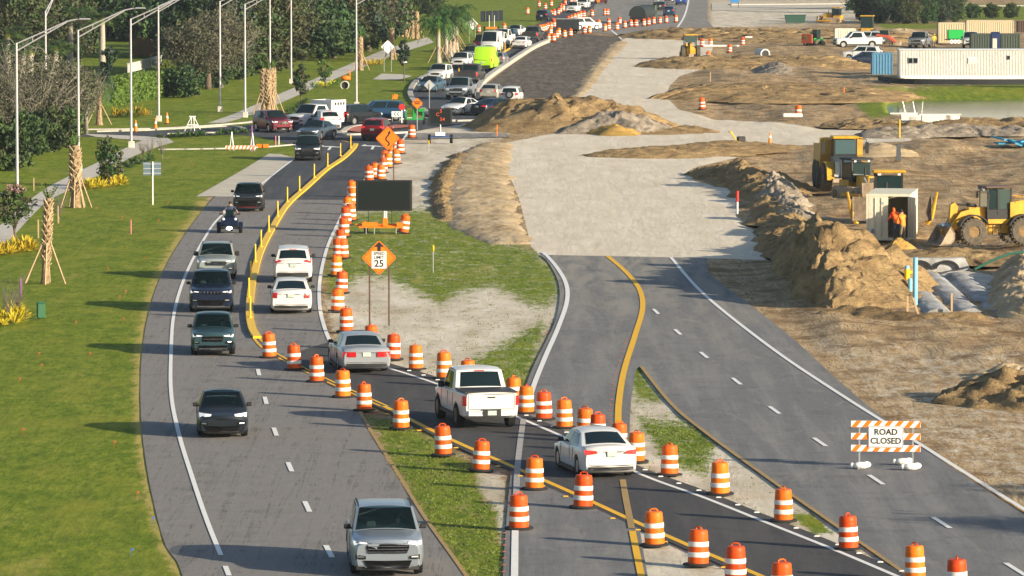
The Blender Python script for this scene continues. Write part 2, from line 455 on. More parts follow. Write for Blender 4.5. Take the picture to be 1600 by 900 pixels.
# grass: patchy lawn, straw spots
g1, g2, g3 = g.noise(g.pos((1, .30, 1)), 1.1, 7, .75), g.noise(g.pos((1, .22, 1)), 4.5, 5, .75), g.noise(g.pos((1, .4, 1)), .28, 5, .65)
gr = g.ramp(g1, (.30, (.070, .125, .007)), (.48, (.14, .20, .012)), (.66, (.25, .28, .03)))
gr = g.mix(g.rng(g2, .48, .66, 0, .65), gr, (.065, .10, .012))
gr = g.mix(g.rng(g2, .46, .30, 0, .5), gr, (.32, .31, .06))
gr = g.mix(g.rng(g3, .48, .66, 0, .42), gr, (.27, .265, .035))
gr = g.mix(g.rng(nS, .57, .72, 0, .55), gr, (.38, .32, .09))
fringe = g.math('MULTIPLY', g.rng(g.math('MULTIPLY_ADD', g.math('ADD', g2, g1), 1.6, g.n('Attribute', attribute_name='verge').outputs['Fac']), 2.0, 2.6), .85)
gr = g.mix(fringe, gr, (.46, .36, .11))
sand = g.ramp(nS, (.3, (.42, .36, .26)), (.5, (.60, .54, .43)), (.7, (.74, .69, .59)))
sand = g.mix(g.rng(d1, .54, .68, 0, .75), sand, (.33, .265, .165))
lime = g.ramp(nS, (.3, (.60, .52, .40)), (.5, (.70, .625, .50)), (.7, (.78, .71, .60)))
lime = g.mix(g.rng(g.noise(g.pos((1, .3, 1)), .5, 7, .72), .5, .68, 0, .35), lime, (.52, .45, .34))
lime = g.mix(g.rng(nT, .58, .72, 0, .3), lime, (.46, .40, .31))
for sc_, ro_, wd_ in ((.35, .06, .012), (.6, -.35, .010), (.5, 1.2, .010)):
    k_ = g.math('ABSOLUTE', g.math('SUBTRACT', g.noise(g.pos((1, .05, 1), (0, 0, ro_)), sc_, 3, .55, .4), .5))
    lime = g.mix(g.math('MULTIPLY', g.rng(k_, wd_ * 1.6, wd_ * .4, 0, .25), g.rng(nS, .42, .56)), lime, (.44, .375, .275))
lime = g.mix(g.rng(nC, .55, .8, 0, .25), lime, (.48, .43, .35))
dark = g.ramp(nT, (.3, (.075, .064, .054)), (.5, (.125, .108, .09)), (.7, (.23, .195, .155)))
jit = g.math('MULTIPLY_ADD', g.math('ADD', nB, nA), .9, -.9)
jit2 = g.math('MULTIPLY_ADD', g.math('ADD', g.noise(g.pos((1, .35, 1)), 1.6, 6, .75), nC), 1.0, -1.0)
def thr(ch, k=1.0, soft=.09):
    v = g.math('MULTIPLY_ADD', jit2 if k >= 1 else jit, k, ch)
    return g.rng(v, .5 - soft, .5 + soft)
c = g.mix(thr(sep.outputs[1], 1.3, .14), dirt, sand)
c = g.mix(thr(sep.outputs[0], 1.7, .16), c, gr)
c = g.mix(thr(at.outputs['Alpha'], .5), c, dark)
c = g.mix(thr(sep.outputs[2], .35), c, lime)
g.l(c, g.b.inputs['Base Color']); g.b.inputs['Roughness'].default_value = .95; g.b.inputs['Specular IOR Level'].default_value = .1
hgt = g.math('ADD', g.math('MULTIPLY', nB, .5), g.math('MULTIPLY', nC, .35))
g.bump(g.math('ADD', hgt, g.math('MULTIPLY', nT, .6)), .55, .12)
me.materials.append(g.m)

# ------------------------------------------------------------------ sheets: roads, paths, water
from mathutils.geometry import tessellate_polygon
def sheet(name, line, z, mat, kind='structure'):
    tris = tessellate_polygon([[Vector((p.x, p.y, 0)) for p in line]])
    mb = MB(); mb.add([(p.x, p.y, z) for p in line], [tuple(t) for t in tris])
    o = mb.build(name, mat); o['kind'] = kind
    if o.data.polygons[0].normal.z < 0: o.data.flip_normals()
    return o
def asphalt(name, lo, hi, tint, crack=0.0, worn=.4, dust=False):
    a = NT(name)
    p, pl, pl2 = a.pos(), a.pos((1, .05, 1), (0, 0, .06)), a.pos((1, .045, 1), (0, 0, .04))
    n1, n2, n3, n4 = a.noise(p, 14, 4, .75), a.noise(pl, 1.1, 5, .6, .3), a.noise(p, .6, 6, .7), a.noise(pl2, 2.2, 6, .72, .4)
    c = a.ramp(n1, (.25, lo), (.75, hi))
    c = a.mix(a.rng(n2, .42, .66, 0, worn), c, tint)
    c = a.mix(a.rng(n3, .5, .74, 0, .4), c, tuple(v * .62 for v in lo))
    fine = a.noise(a.pos((1, .13, 1)), 6, 5, .75)
    c = a.mix(a.rng(fine, .50, .72, 0, .28), c, tuple(v * .65 for v in lo)); c = a.mix(a.rng(fine, .46, .30, 0, .35), c, tuple(v * 1.25 for v in hi))
    if crack:                                            # tar lines wandering along the lane
        for sc_, wd in ((.8, .009), (1.6, .008)):
            k = a.noise(a.pos((1, .014, 1)), sc_, 7, .66)
            ln_ = a.rng(a.math('ABSOLUTE', a.math('SUBTRACT', k, .5)), 0, wd, 1, 0)
            c = a.mix(a.math('MULTIPLY', a.math('MULTIPLY', ln_, a.rng(n3, .40, .58)), crack), c, tuple(v * .32 for v in lo))
        c = a.mix(a.rng(n4, .56, .70, 0, crack * .55), c, tuple(v * .5 for v in lo))
    if dust:                                             # limerock tracked onto the road from its unpaved end
        sx_ = a.n('SeparateXYZ'); a.l(a.pos(), sx_.inputs[0])
        dz = a.math('MULTIPLY', a.rng(sx_.outputs[1], 205, 300), a.rng(a.noise(a.pos((1, .10, 1), (0, 0, -.1)), .8, 6, .7, .8), .40, .62))
        c = a.mix(a.math('MULTIPLY', dz, .75), c, (.34, .31, .26))
        c = a.mix(a.rng(a.noise(a.pos((1, .3, 1), (0, 0, .5)), .45, 6, .7, 2.5), .55, .68, 0, .5), c, (.29, .275, .245))
    a.l(c, a.b.inputs['Base Color']); a.b.inputs['Roughness'].default_value = .88
    a.bump(n1, .35, .02); a.b.inputs['Specular IOR Level'].default_value = .06
    return a.m
M_OLD = asphalt('worn_asphalt', (.182, .172, .164), (.276, .264, .254), (.246, .234, .222), .6)
M_NEW = asphalt('new_asphalt', (.055, .06, .07), (.092, .10, .115), (.13, .13, .135), 0, .5)
M_CON = asphalt('connector_asphalt', (.06, .06, .064), (.095, .095, .10), (.115, .112, .11), 0, .6)
M_NB = asphalt('closed_asphalt', (.14, .143, .148), (.218, .222, .226), (.268, .265, .255), .25, .6, True)
M_CONC = pmat('concrete', (.52, .49, .43), .9, var=.18, vscale=1.5, bump=.2, bscale=12)
M_PALE = pmat('pale_base_course', (.50, .46, .38), .95, var=.16, vscale=.8, bump=.3, bscale=6)
M_WHITE_P = pmat('white_road_paint', (.78, .78, .76), .7, var=.12, vscale=6)
M_WORN_P = pmat('worn_white_paint', (.36, .35, .34), .8, var=.3, vscale=4)
M_YEL_P = pmat('yellow_road_paint', (.80, .45, .012), .7, var=.12, vscale=5)
M_TAN_P = pmat('worn_yellow_paint', (.36, .24, .09), .8, var=.22, vscale=3)
def px_sheet(name, pts, z, mat, n=4): return sheet(name, gline(pts + [pts[0]], n)[:-1], z, mat)
def raw_sheet(name, pts, z, mat): return sheet(name, [G(*p) for p in pts], z, mat)
def two_edges(name, a, b, z, mat): return sheet(name, gline(a) + gline(b), z, mat)
two_edges('southbound_road', [(322, 1100), (308, 1000), (282, 890), (258, 850), (240, 785), (227, 715), (220, 645), (221, 560), (232, 490), (252, 430), (285, 372), (322, 322), (338, 306)],
          [(556, 306), (532, 345), (513, 385), (502, 430), (499, 470), (508, 515), (530, 548), (600, 590), (590, 625), (566, 650), (590, 695), (620, 745), (665, 812), (722, 895), (790, 1000), (860, 1100)], 0.0, M_OLD)
raw_sheet('turn_lane_base', [(306, 307), (338, 307), (396, 307), (410, 291), (440, 263), (460, 247), (440, 241), (420, 240), (385, 262), (345, 285)], .004, M_PALE)
two_edges('roundabout_road', [(120, 214), (260, 213), (360, 211), (400, 213), (440, 222), (466, 232), (466, 245), (440, 262), (410, 291), (393, 312)],
          [(553, 312), (572, 284), (597, 254), (622, 228), (632, 212), (660, 203), (720, 194), (790, 187), (830, 179), (818, 164), (788, 160), (750, 150), (760, 124), (800, 94), (850, 65), (872, 50), (902, 29), (930, 8), (944, -20), (960, -60), (930, -60), (892, -20), (880, 0), (866, 18), (840, 38), (800, 53), (770, 67), (738, 82), (712, 99), (690, 108), (668, 118), (650, 135), (642, 150), (650, 165), (665, 180), (640, 186), (560, 188), (430, 189), (380, 196), (260, 204), (120, 208)], .008, M_NEW)
raw_sheet('footway_asphalt', [(636, 208), (790, 208), (797, 214), (634, 218)], .004, M_NB)
two_edges('northbound_road', [(786, 1100), (784, 1000), (786, 900), (790, 830), (798, 740), (812, 645), (824, 596), (840, 558), (864, 510), (874, 470), (872, 440), (858, 412), (844, 398)],
          [(1104, 403), (1112, 430), (1180, 482), (1240, 530), (1330, 612), (1420, 682), (1500, 738), (1640, 830), (1760, 905), (2000, 1060), (1900, 1200), (1520, 965), (1414, 898), (1300, 820), (1200, 750), (1100, 677), (1050, 635), (1001, 574), (988, 612), (984, 680), (990, 770), (1000, 830), (1012, 900), (1032, 1000), (1060, 1100)], .0, M_NB)
two_edges('connector_road', [(440, 560), (520, 605), (600, 641), (700, 692), (800, 736), (900, 780), (1000, 826), (1100, 871), (1190, 910), (1320, 965), (1500, 1050)],
          [(1640, 1000), (1500, 934), (1400, 889), (1300, 846), (1200, 806), (1100, 766), (1000, 729), (900, 681), (820, 646), (690, 592), (610, 568), (545, 549), (520, 535), (480, 545)], .008, M_CON)
M_FARR = asphalt('far_asphalt', (.20, .19, .18), (.28, .265, .245), (.32, .30, .27), 0, .5)
two_edges('distant_road', [(902, 47), (925, 20), (930, 0), (940, -40)], [(1112, -40), (1106, 0), (1106, 30), (1112, 56), (985, 57)], .004, M_FARR)
raw_sheet('crossing_road', [(1112, 16), (1112, 5), (1230, 8), (1362, 7), (1362, 12), (1230, 14), (1160, 16)], .006, M_PALE)
pond = sheet('pond', [G(*p, -1.15) for p in P_POND], -1.15, None or pmat('pond_water', (.035, .05, .022), .10, spec=.22, bump=.05, bscale=1.2, stretch=(1, .3, 1)))
two_edges('sidewalk', [(-60, 398), (0, 352), (60, 302), (110, 274), (160, 250), (200, 229), (225, 218)], [(272, 222), (245, 230), (205, 246), (165, 268), (115, 294), (70, 318), (10, 380), (-40, 430)], .0, M_CONC)
two_edges('sidewalk', [(325, 192), (370, 176), (420, 154), (480, 128), (540, 103), (600, 78), (668, 58)], [(678, 66), (610, 88), (550, 112), (490, 138), (440, 160), (385, 182), (350, 192)], .0, M_CONC)
raw_sheet('sidewalk', [(583, 124), (596, 115), (628, 116), (645, 119), (620, 125)], .004, M_CONC)
raw_sheet('sidewalk', [(130, 209), (225, 213), (262, 216), (272, 222), (225, 220), (150, 214)], .012, M_CONC)
raw_sheet('traffic_island', [(538, 205), (552, 199), (575, 197), (640, 197), (640, 200), (585, 206), (560, 208)], .10, pmat('brick_pavers', (.42, .13, .09), .9, var=.2, vscale=6))

# ------------------------------------------------------------------ painted lines
def line_mark(px, w, mat, z=.016, offs=(0,), n=8):
    mb = MB()
    ln = gline(px, n)
    for o_ in offs: ribbon(mb, ln, w, z, 0, o_)
    return struct(mb.build('road_marking', mat))
WC = [(640, 203), (625, 225), (600, 252), (570, 281), (549, 306), (530, 345), (512, 385), (501, 430), (499, 470), (505, 505), (520, 540), (545, 554), (600, 573), (690, 603), (820, 657), (900, 692), (1000, 741), (1100, 778), (1200, 818), (1300, 858), (1390, 896), (1480, 935), (1600, 985)]
YC = [(400, 528), (420, 548), (470, 575), (520, 599), (600, 635), (700, 685), (800, 729), (900, 773), (1000, 819), (1100, 863), (1190, 901), (1300, 948)]
line_mark([(345, 868), (322, 810), (300, 745), (280, 680), (268, 620), (267, 560), (272, 490), (290, 430), (318, 375), (345, 338), (398, 296), (440, 263), (459, 249)], .145, M_WHITE_P)
line_mark([(358, 900), (352, 885)], .15, M_WHITE_P)
line_mark(WC, .17, M_WHITE_P)
line_mark(YC[:5], .11, M_YEL_P, offs=(-.12, .12))
line_mark(YC[4:], .22, M_YEL_P)
line_mark([(803, 1000), (804, 900), (805, 828)], .2, M_WHITE_P)
line_mark([(805, 826), (808, 740), (813, 690), (818, 655)], .2, M_WORN_P, .02)
line_mark([(822, 645), (834, 603), (852, 558), (873, 510), (886, 470), (884, 442), (868, 415), (849, 394)], .2, M_WHITE_P)
line_mark([(1015, 960), (1002, 900), (988, 830)], .2, M_YEL_P)
line_mark([(987, 826), (978, 780), (973, 750)], .2, M_TAN_P, .02)
line_mark([(966, 668), (967, 630), (975, 580), (992, 525), (1004, 482), (999, 452), (978, 425), (949, 400)], .24, M_YEL_P)
line_mark([(1414, 896), (1300, 817), (1200, 747), (1100, 674), (1050, 632), (1002, 573)], .15, M_TAN_P)
line_mark([(1800, 913), (1600, 796), (1440, 696), (1300, 608), (1200, 540), (1100, 460), (1048, 402)], .17, M_WHITE_P)
line_mark([(560, 640), (590, 690), (625, 745), (662, 806), (724, 893), (760, 950)], .12, M_TAN_P)
line_mark([(1047, 57), (1068, 28), (1076, 0), (1080, -30)], .3, M_WHITE_P)
line_mark([(905, 40), (945, 42), (972, 62)], .25, M_WHITE_P)
line_mark([(620, 213), (612, 221)], .12, M_WHITE_P)
line_mark([(506, 219), (528, 219), (545, 222)], .15, M_YEL_P)
for n_, cs in ((0, [(404, 582), (415, 626), (430, 675), (453, 730), (480, 792), (514, 862), (560, 945)]), (1, [(1025, 487), (1059, 519), (1100, 555), (1151, 596), (1210, 641), (1281, 691), (1369, 750), (1471, 817), (1587, 890)])):
    mb = MB()
    ln = [G(*p) for p in cs]
    for i, p in enumerate(ln):
        d = (ln[min(i + 1, len(ln) - 1)] - ln[max(i - 1, 0)]).normalized()
        ribbon(mb, [p - d * 1.5, p + d * 1.5], .16, .016)
    struct(mb.build('lane_dashes', M_WHITE_P))
mb = MB()                                        # turn arrows before the roundabout
for c_ in ((516, 231), (583, 230)):
    p = G(*c_)
    mb.add([(p.x + a, p.y + b, .02) for a, b in ((-.10, -4), (.10, -4), (.10, 1), (.75, 0), (.75, .8), (.08, 2.4), (-.5, 2.6), (-.75, 4.4), (-.95, 1.8), (-.10, 1))], [(0, 1, 2, 9), (2, 3, 4, 5), (9, 2, 5, 6), (9, 6, 7, 8)])
struct(mb.build('lane_arrows', M_WHITE_P))
def studs(px, off, step, mat, sz_=.17):                   # raised pavement markers
    ln = gline(px, 10); mb = MB(); acc = 0
    for a, b in zip(ln, ln[1:]):
        d = b - a; L = d.length; d.normalize(); nrm = Vector((d.y, -d.x, 0)); t = step - acc
        while t < L:
            p = a + d * t + nrm * off; mb.box((p.x, p.y, .022), (sz_, sz_, .025), None, (.7, .7)); t += step
        acc = (acc + L) % step
    return struct(mb.build('road_studs', mat))
studs([(600, 573), (690, 603), (820, 657), (900, 692), (1000, 741), (1100, 778), (1200, 818), (1300, 858), (1390, 896)], -.45, 2.2, M_WHITE_P)
studs(YC[4:], .45, 3.2, pmat('amber_stud', (.75, .42, .03), .5))
studs([(803, 1000), (804, 900), (805, 830)], -.3, 1.6, pmat('red_stud', (.32, .09, .06), .6), .10)
studs([(966, 668), (967, 630), (975, 580), (992, 525)], -.3, 2.2, MATS['red_stud'], .10)

# ------------------------------------------------------------------ kerbs
M_KERB = pmat('kerb_concrete', (.40, .385, .35), .9, var=.2, vscale=1.0)
def kerb(px, w=.35, h=.15, z=-.01, mat=None, n=8):
    mb = MB(); ribbon(mb, gline(px, n), w, z, h + .01); return struct(mb.build('kerb', mat or M_KERB))
kerb([(716, 100), (694, 108), (668, 118), (650, 128), (641, 146), (652, 164), (676, 182), (700, 189)], .5)
kerb([(130, 203), (260, 201), (375, 193), (402, 189), (430, 187)], .4, .10)
kerb([(150, 206), (225, 204), (300, 200), (360, 198), (382, 203), (360, 207), (260, 210)], .35, .10)
kerb([(560, 189), (640, 186), (672, 187), (720, 190)], .6)
kerb([(247, 234), (330, 233), (400, 231), (452, 227), (466, 226)], .35, .08)
kerb([(536, 207), (548, 200), (570, 197), (606, 196)], .5)
kerb([(528, 207), (536, 211), (566, 211), (640, 208)], .5)
kerb([(690, 190), (760, 189), (800, 186)], .6)
tag(struct(kerb([(746, 144), (757, 128), (790, 104), (830, 78), (856, 66)], .55, .42, -.01), 'thing'), 'long low white concrete barrier between the dark northern lane and milled ground', 'barrier').name = 'concrete_barrier'
kerb([(1140, 8), (1250, 7), (1352, 6)], 1.2)
kerb([(1500, 10), (1700, 9)], 2.0)

# ------------------------------------------------------------------ banks and heaps of spoil
d_ = NT('spoil_dirt')
p, p3 = d_.pos(), d_.pos((1, 1, 2.5))
n1, n2, n3 = d_.noise(p3, .5, 6, .65), d_.noise(p3, 2.2, 6, .72), d_.noise(p, 8, 4, .7)
c = d_.ramp(n1, (.28, (.17, .11, .055)), (.5, (.36, .25, .125)), (.72, (.52, .375, .185)))
c = d_.mix(d_.rng(n2, .48, .70, 0, .75), c, (.12, .085, .055))
c = d_.mix(d_.rng(n3, .58, .8, 0, .4), c, (.48, .37, .22))
d_.l(c, d_.b.inputs['Base Color']); d_.b.inputs['Roughness'].default_value = .95; d_.b.inputs['Specular IOR Level'].default_value = .1
d_.bump(d_.math('ADD', n2, d_.math('MULTIPLY', n3, .5)), .9, .25)
M_SPOIL = d_.m
M_TAN = pmat('tan_sand', (.44, .32, .17), .95, spec=.1, var=.3, vscale=.7, vcol=(.58, .46, .30), bump=.4, bscale=2.5, stretch=(1, .35, 1))
M_YSAND = pmat('yellow_sand', (.40, .255, .075), .95, spec=.1, var=.2, vscale=1.2, bump=.4, bscale=5)
M_GREYD = pmat('grey_dirt', (.22, .18, .14), .95, spec=.1, var=.4, vscale=.8, vcol=(.42, .36, .28), bump=.9, bscale=3)
def mound(name, label, cat, px, seed, mat, rough=.5, sharp=1.0, na=None, nb=26, group=None, base=-.08):
    """ridge of loose earth along ground pixels (x, y, height in m, half width in m[, half width of the left side])"""
    ln = gline([(q[0], q[1]) for q in px], 10)
    tt = np.linspace(0, len(px) - 1, len(ln)); k0 = range(len(px))
    hs = np.interp(tt, k0, [q[2] for q in px]); ws = np.interp(tt, k0, [q[3] for q in px]); wl = np.interp(tt, k0, [q[4] if len(q) > 4 else q[3] for q in px])
    cum = np.cumsum([0] + [(b - a).length for a, b in zip(ln, ln[1:])])
    na = na or int(min(420, max(30, cum[-1] / .24)))
    s = np.linspace(0, cum[-1], na + 1)
    X = np.interp(s, cum, [q.x for q in ln]); Y = np.interp(s, cum, [q.y for q in ln])
    H_, W_, WL = np.interp(s, cum, hs), np.interp(s, cum, ws), np.interp(s, cum, wl)
    tx, ty = np.gradient(X), np.gradient(Y); l_ = np.hypot(tx, ty) + 1e-9; nxx, nyy = ty / l_, -tx / l_
    e = np.linspace(-1, 1, nb * 2 + 1)
    endc = np.minimum(1, np.minimum(s, cum[-1] - s) / np.maximum(.9 * W_, .3)); endc = np.sqrt(np.clip(1 - (1 - endc) ** 2, 0, 1))
    edge = 1 + (fbm(np.add.outer(s * .35, e * 0), np.add.outer(s * 0, np.sign(e) * 7), seed + 31) - .5) * 1.1 * min(1, rough * 1.6)
    U = np.where(e[None, :] < 0, WL[:, None], W_[:, None]) * e[None, :] * (.35 + .65 * endc[:, None]) * edge
    PX = X[:, None] + nxx[:, None] * U; PY = Y[:, None] + nyy[:, None] * U
    prof = np.clip(1 - np.abs(e) ** (1.6 * sharp), 0, 1)[None, :]
    rid = 1 - np.abs(2 * fbm(PX * .9, PY * .6, seed + 4, 5, .6) - 1) * 2
    n_ = (fbm(PX * .4, PY * .3, seed) - .5) * 2.2 * rough + (fbm(PX * 1.6, PY * 1.2, seed + 5) - .5) * rough * 1.0 + (rid - .6) * rough * .45
    fine = np.clip(H_[:, None] * 1.1, .12, 1) * (fbm(PX * 3.2, PY * 2.6, seed + 2, 4, .7) - .5) * .34 * (.4 + rough) + np.clip(H_[:, None] * 1.1, .12, 1) * (fbm(PX * 8, PY * 8, seed + 9, 2) - .5) * .14 * (.4 + rough)
    Z = base + np.maximum(H_[:, None] * prof * endc[:, None] * np.maximum(1 + n_, .15) + fine * sstep(0, .2, prof * endc[:, None] + 0 * PX), -.05)
    PX = PX + (fbm(PX * .8, PY * .8, seed + 3) - .5) * .4 * rough * W_[:, None]
    m_, k_ = Z.shape
    me = bpy.data.meshes.new(name)
    ij = (np.arange(m_ - 1)[:, None] * k_ + np.arange(k_ - 1)[None, :]).ravel()
    q4 = np.stack([ij, ij + k_, ij + k_ + 1, ij + 1], 1)
    me.from_pydata(np.stack([PX, PY, Z], 2).reshape(-1, 3).tolist(), [], q4.tolist())
    me.polygons.foreach_set('use_smooth', np.ones(len(q4), bool)); me.materials.append(mat); me.update()
    o = obj(name, me)
    if sum(f.normal.z for f in me.polygons[:400]) < 0: me.flip_normals()
    return tag(o, label, cat, group)
GB = 'heaps and banks of spoil on the site'
mound('dirt_heap', 'largest brown dirt heap at the head of the pale lime rock road', 'dirt heap', [(770, 203, 1.2, 4), (820, 201, 2.2, 7), (865, 200, 2.7, 9), (905, 201, 2.3, 8), (940, 206, 1.2, 5)], 1, M_SPOIL, .42, group=GB)
mound('dirt_heap', 'smaller grey brown heap right beside the largest heap', 'dirt heap', [(915, 205, .8, 4), (945, 204, 1.75, 6), (970, 206, 1.4, 5), (1003, 209, .5, 4)], 21, M_GREYD, .45, group=GB)
mound('dirt_heap', 'small yellow sand heap at the foot of the two brown heaps', 'dirt heap', [(942, 210, .5, 2.5), (962, 209, .95, 4), (985, 210, .4, 2.5)], 31, M_YSAND, .3, group=GB)
mound('dirt_bank', 'low tongue of dirt running right from the foot of the heaps', 'dirt bank', [(990, 209, .25, 3), (1040, 207, .3, 3), (1080, 205, .55, 3), (1102, 204, .3, 2)], 41, M_SPOIL, .6, group=GB)
mound('dirt_bank', 'narrow flat dirt strip lying across the pale lime rock', 'dirt bank', [(968, 246, .45, 4), (1030, 241, .5, 5), (1100, 235, .5, 5), (1160, 229, .4, 5), (1200, 226, .3, 4)], 51, M_SPOIL, .4, 1.6, group=GB)
mound('dirt_bank', 'long rough dirt bank along the right edge of the pale lime rock', 'dirt bank', [(1255, 402, .9, 2.4, 2.0), (1240, 375, .8, 2.4, 2.0), (1222, 345, .55, 2.4, 1.8), (1205, 318, .6, 2.4, 1.8), (1185, 296, .9, 3.2, 2.0), (1150, 280, .9, 3.2, 2.4), (1105, 270, .7, 2.5, 2)], 61, M_SPOIL, .6, group=GB)
mound('dirt_bank', 'grey rubble bank with pale slabs right behind the long dirt bank', 'dirt bank', [(1250, 350, .7, 1.6), (1232, 330, .8, 1.6), (1212, 306, 1.0, 1.6), (1195, 290, .9, 1.6)], 66, M_GREYD, .7, group=GB)
mound('dirt_heap', 'tall brown heap with a steep dark face left of the blue pipes', 'dirt heap', [(1302, 486, .9, 3.2, .9), (1290, 470, 1.9, 4.4, 1.1), (1280, 450, 2.5, 4.6, 1.3), (1270, 425, 2.5, 4.2, 1.7), (1262, 402, 1.5, 3.4, 2.0), (1255, 385, .8, 2.5, 2.0)], 71, M_SPOIL, .55, group=GB)
mound('dirt_bank', 'broad trampled dirt bank in front of the open container', 'dirt bank', [(1330, 402, .45, 4), (1380, 402, .4, 4), (1420, 404, .45, 5), (1480, 405, .5, 5), (1540, 405, .55, 5), (1640, 406, .6, 5)], 81, M_SPOIL, .5, group=GB)
mound('dirt_bank', 'low dark earth edge in front of the buried arch pipes', 'dirt bank', [(1292, 492, .5, 2), (1350, 496, .5, 1.6), (1400, 500, .45, 1.5), (1480, 503, .45, 1.5), (1545, 503, .55, 1.6)], 91, M_SPOIL, .5, group=GB)
mound('dirt_bank', 'sloping tan bank right of the buried arch pipes', 'dirt bank', [(1610, 418, .8, 1.6), (1602, 440, .9, 1.6), (1600, 470, .9, 1.8), (1606, 497, .7, 2.0), (1660, 500, .8, 3)], 95, M_TAN, .5, group=GB)
mound('dirt_heap', 'broken clod heap at the right edge above the closed road', 'dirt heap', [(1530, 632, .6, 2.0), (1570, 622, 1.1, 2.8), (1610, 628, 1.3, 3), (1680, 640, 1.2, 3)], 101, M_SPOIL, .6, group=GB)
mound('dirt_heap', 'small light clod heap behind the broken heap at the right edge', 'dirt heap', [(1555, 595, .4, 1.6), (1590, 590, .7, 2), (1640, 592, .6, 2)], 105, M_TAN, .6, group=GB)
mound('dirt_bank', 'wide tan sand bank between the big message board and the lime rock', 'dirt bank', [(800, 381, .18, 1.2), (765, 356, .26, 2.1), (748, 325, .30, 2.6, 2.5), (744, 295, .30, 2.5), (745, 265, .28, 2.3), (758, 240, .25, 1.9), (775, 224, .2, 1.3)], 111, M_TAN, .3, 2.0, group=GB)
mound('dirt_bank', 'dark crumbling edge along the left side of the tan sand bank', 'dirt bank', [(698, 345, .2, .6), (692, 318, .32, .8), (692, 295, .36, .9), (702, 268, .32, .9), (722, 243, .28, .9)], 115, M_SPOIL, .6, group=GB)  # darker spoil: brown earth plus the slope's shade put into the colour
mound('dirt_plateau', 'flat topped brown dirt shelf right of the upper lime rock road', 'dirt bank', [(1085, 152, .9, 6), (1140, 150, 1.0, 11), (1220, 150, .9, 13), (1300, 160, .5, 9)], 121, M_SPOIL, .35, 4, group=GB)
mound('dirt_plateau', 'upper brown dirt shelf behind the yellow backhoe', 'dirt bank', [(1110, 62, .9, 9), (1170, 58, 1.0, 16), (1260, 60, .9, 16), (1310, 70, .5, 10)], 125, M_SPOIL, .45, 3.2, group=GB)
mound('dirt_plateau', 'middle brown dirt shelf around the concrete drain pipe', 'dirt bank', [(1108, 108, .7, 8), (1180, 103, 1.0, 12), (1260, 108, .8, 13)], 127, M_SPOIL, .45, 3.2, group=GB)
mound('dirt_bank', 'rough dirt bank under the white precast concrete blocks by the pond', 'dirt bank', [(1280, 196, .4, 3), (1360, 197, .6, 4), (1450, 201, .6, 4), (1540, 200, .7, 5), (1660, 200, .8, 5)], 131, M_SPOIL, .6, group=GB)
mound('dirt_bank', 'thin dirt ridge between two pale strips above the dump truck', 'dirt bank', [(1330, 213, .4, 3), (1400, 212, .6, 4), (1500, 208, .6, 4), (1640, 209, .6, 4)], 133, M_GREYD, .6, group=GB)
mound('dirt_heap', 'small ochre sand heap at the feet of the orange clad workers', 'dirt heap', [(1382, 386, .35, 1.0), (1402, 386, .7, 1.4), (1424, 387, .3, .9)], 135, M_YSAND, .3, group=GB)
mound('dirt_heap', 'tan sand heap just right of the articulated dump truck', 'dirt heap', [(1350, 243, .5, 3), (1378, 241, .9, 4), (1400, 243, .4, 3)], 137, M_TAN, .4, group=GB)
mound('dirt_heap', 'pale brown heap beyond the white and red skid steer loader', 'dirt heap', [(1395, 56, .5, 4), (1412, 55, 1.0, 6), (1425, 56, .4, 4)], 139, M_TAN, .4, group=GB)
mound('dirt_bank', 'tan verge along the left edge of the upper lime rock road', 'dirt bank', [(972, 64, .12, 1.2), (940, 99, .16, 1.0), (912, 138, .14, .8), (899, 152, .12, .7)], 143, M_TAN, .5, group=GB)
mound('dirt_bank', 'dark shaded hollow edge left of the upper dirt site', 'dirt bank', [(1207, 104, .5, 2), (1216, 110, .8, 2.6), (1212, 118, .4, 2)], 145, M_GREYD, .5, group=GB)

# ------------------------------------------------------------------ thin haze over the whole site
hz = MB(); hz.box((0, 5650, 10.5), (28000, 11700, 25.5))
M_HAZE = bpy.data.materials.new('thin_haze'); M_HAZE.use_nodes = True
_t = M_HAZE.node_tree; _t.nodes.remove(_t.nodes['Principled BSDF'])
_v = _t.nodes.new('ShaderNodeVolumePrincipled'); _v.inputs['Color'].default_value = (.70, .85, 1, 1); _v.inputs['Density'].default_value = .00005; _v.inputs['Anisotropy'].default_value = 0.0
_t.links.new(_v.outputs[0], _t.nodes['Material Output'].inputs['Volume'])
tag(hz.build('haze', M_HAZE), 'thin pale haze lying over the whole site', 'haze', None, 'stuff')
# ================================================================== vehicles
M_GLASS = pmat('dark_car_glass', (.006, .014, .017), .06, spec=.38)
M_SEAT = pmat('seat_fabric', (.10, .11, .11), .9)
_s = NT('windscreen_glass'); _tr = _s.n('BsdfTransparent', i_Color=(.62, .78, .78, 1)); _mx = _s.n('MixShader', i_0=.42); _s.b.inputs['Base Color'].default_value = (.006, .016, .02, 1); _s.b.inputs['Roughness'].default_value = .05; _s.b.inputs['Specular IOR Level'].default_value = .35
_s.l(_tr.outputs[0], _mx.inputs[1]); _s.l(_s.b.outputs[0], _mx.inputs[2]); _s.l(_mx.outputs[0], _s.t.nodes['Material Output'].inputs['Surface']); M_SCREEN = _s.m
M_TYRE = pmat('tyre_rubber', (.014, .014, .015), .85, spec=.2)
M_RIM = pmat('alloy_rim', (.42, .43, .45), .35, metal=.8)
M_RIMD = pmat('dark_rim', (.05, .05, .055), .4, metal=.6)
M_BLKP = pmat('black_plastic', (.018, .018, .02), .6)
M_GRL = pmat('grille_black', (.006, .006, .007), .9, spec=.08)
M_CHROME = pmat('chrome', (.72, .73, .75), .18, metal=1)
M_HEAD = pmat('headlamp_lit', (.8, .82, .85), .15, coat=.8, emit=(1, .97, .95), estr=.22)
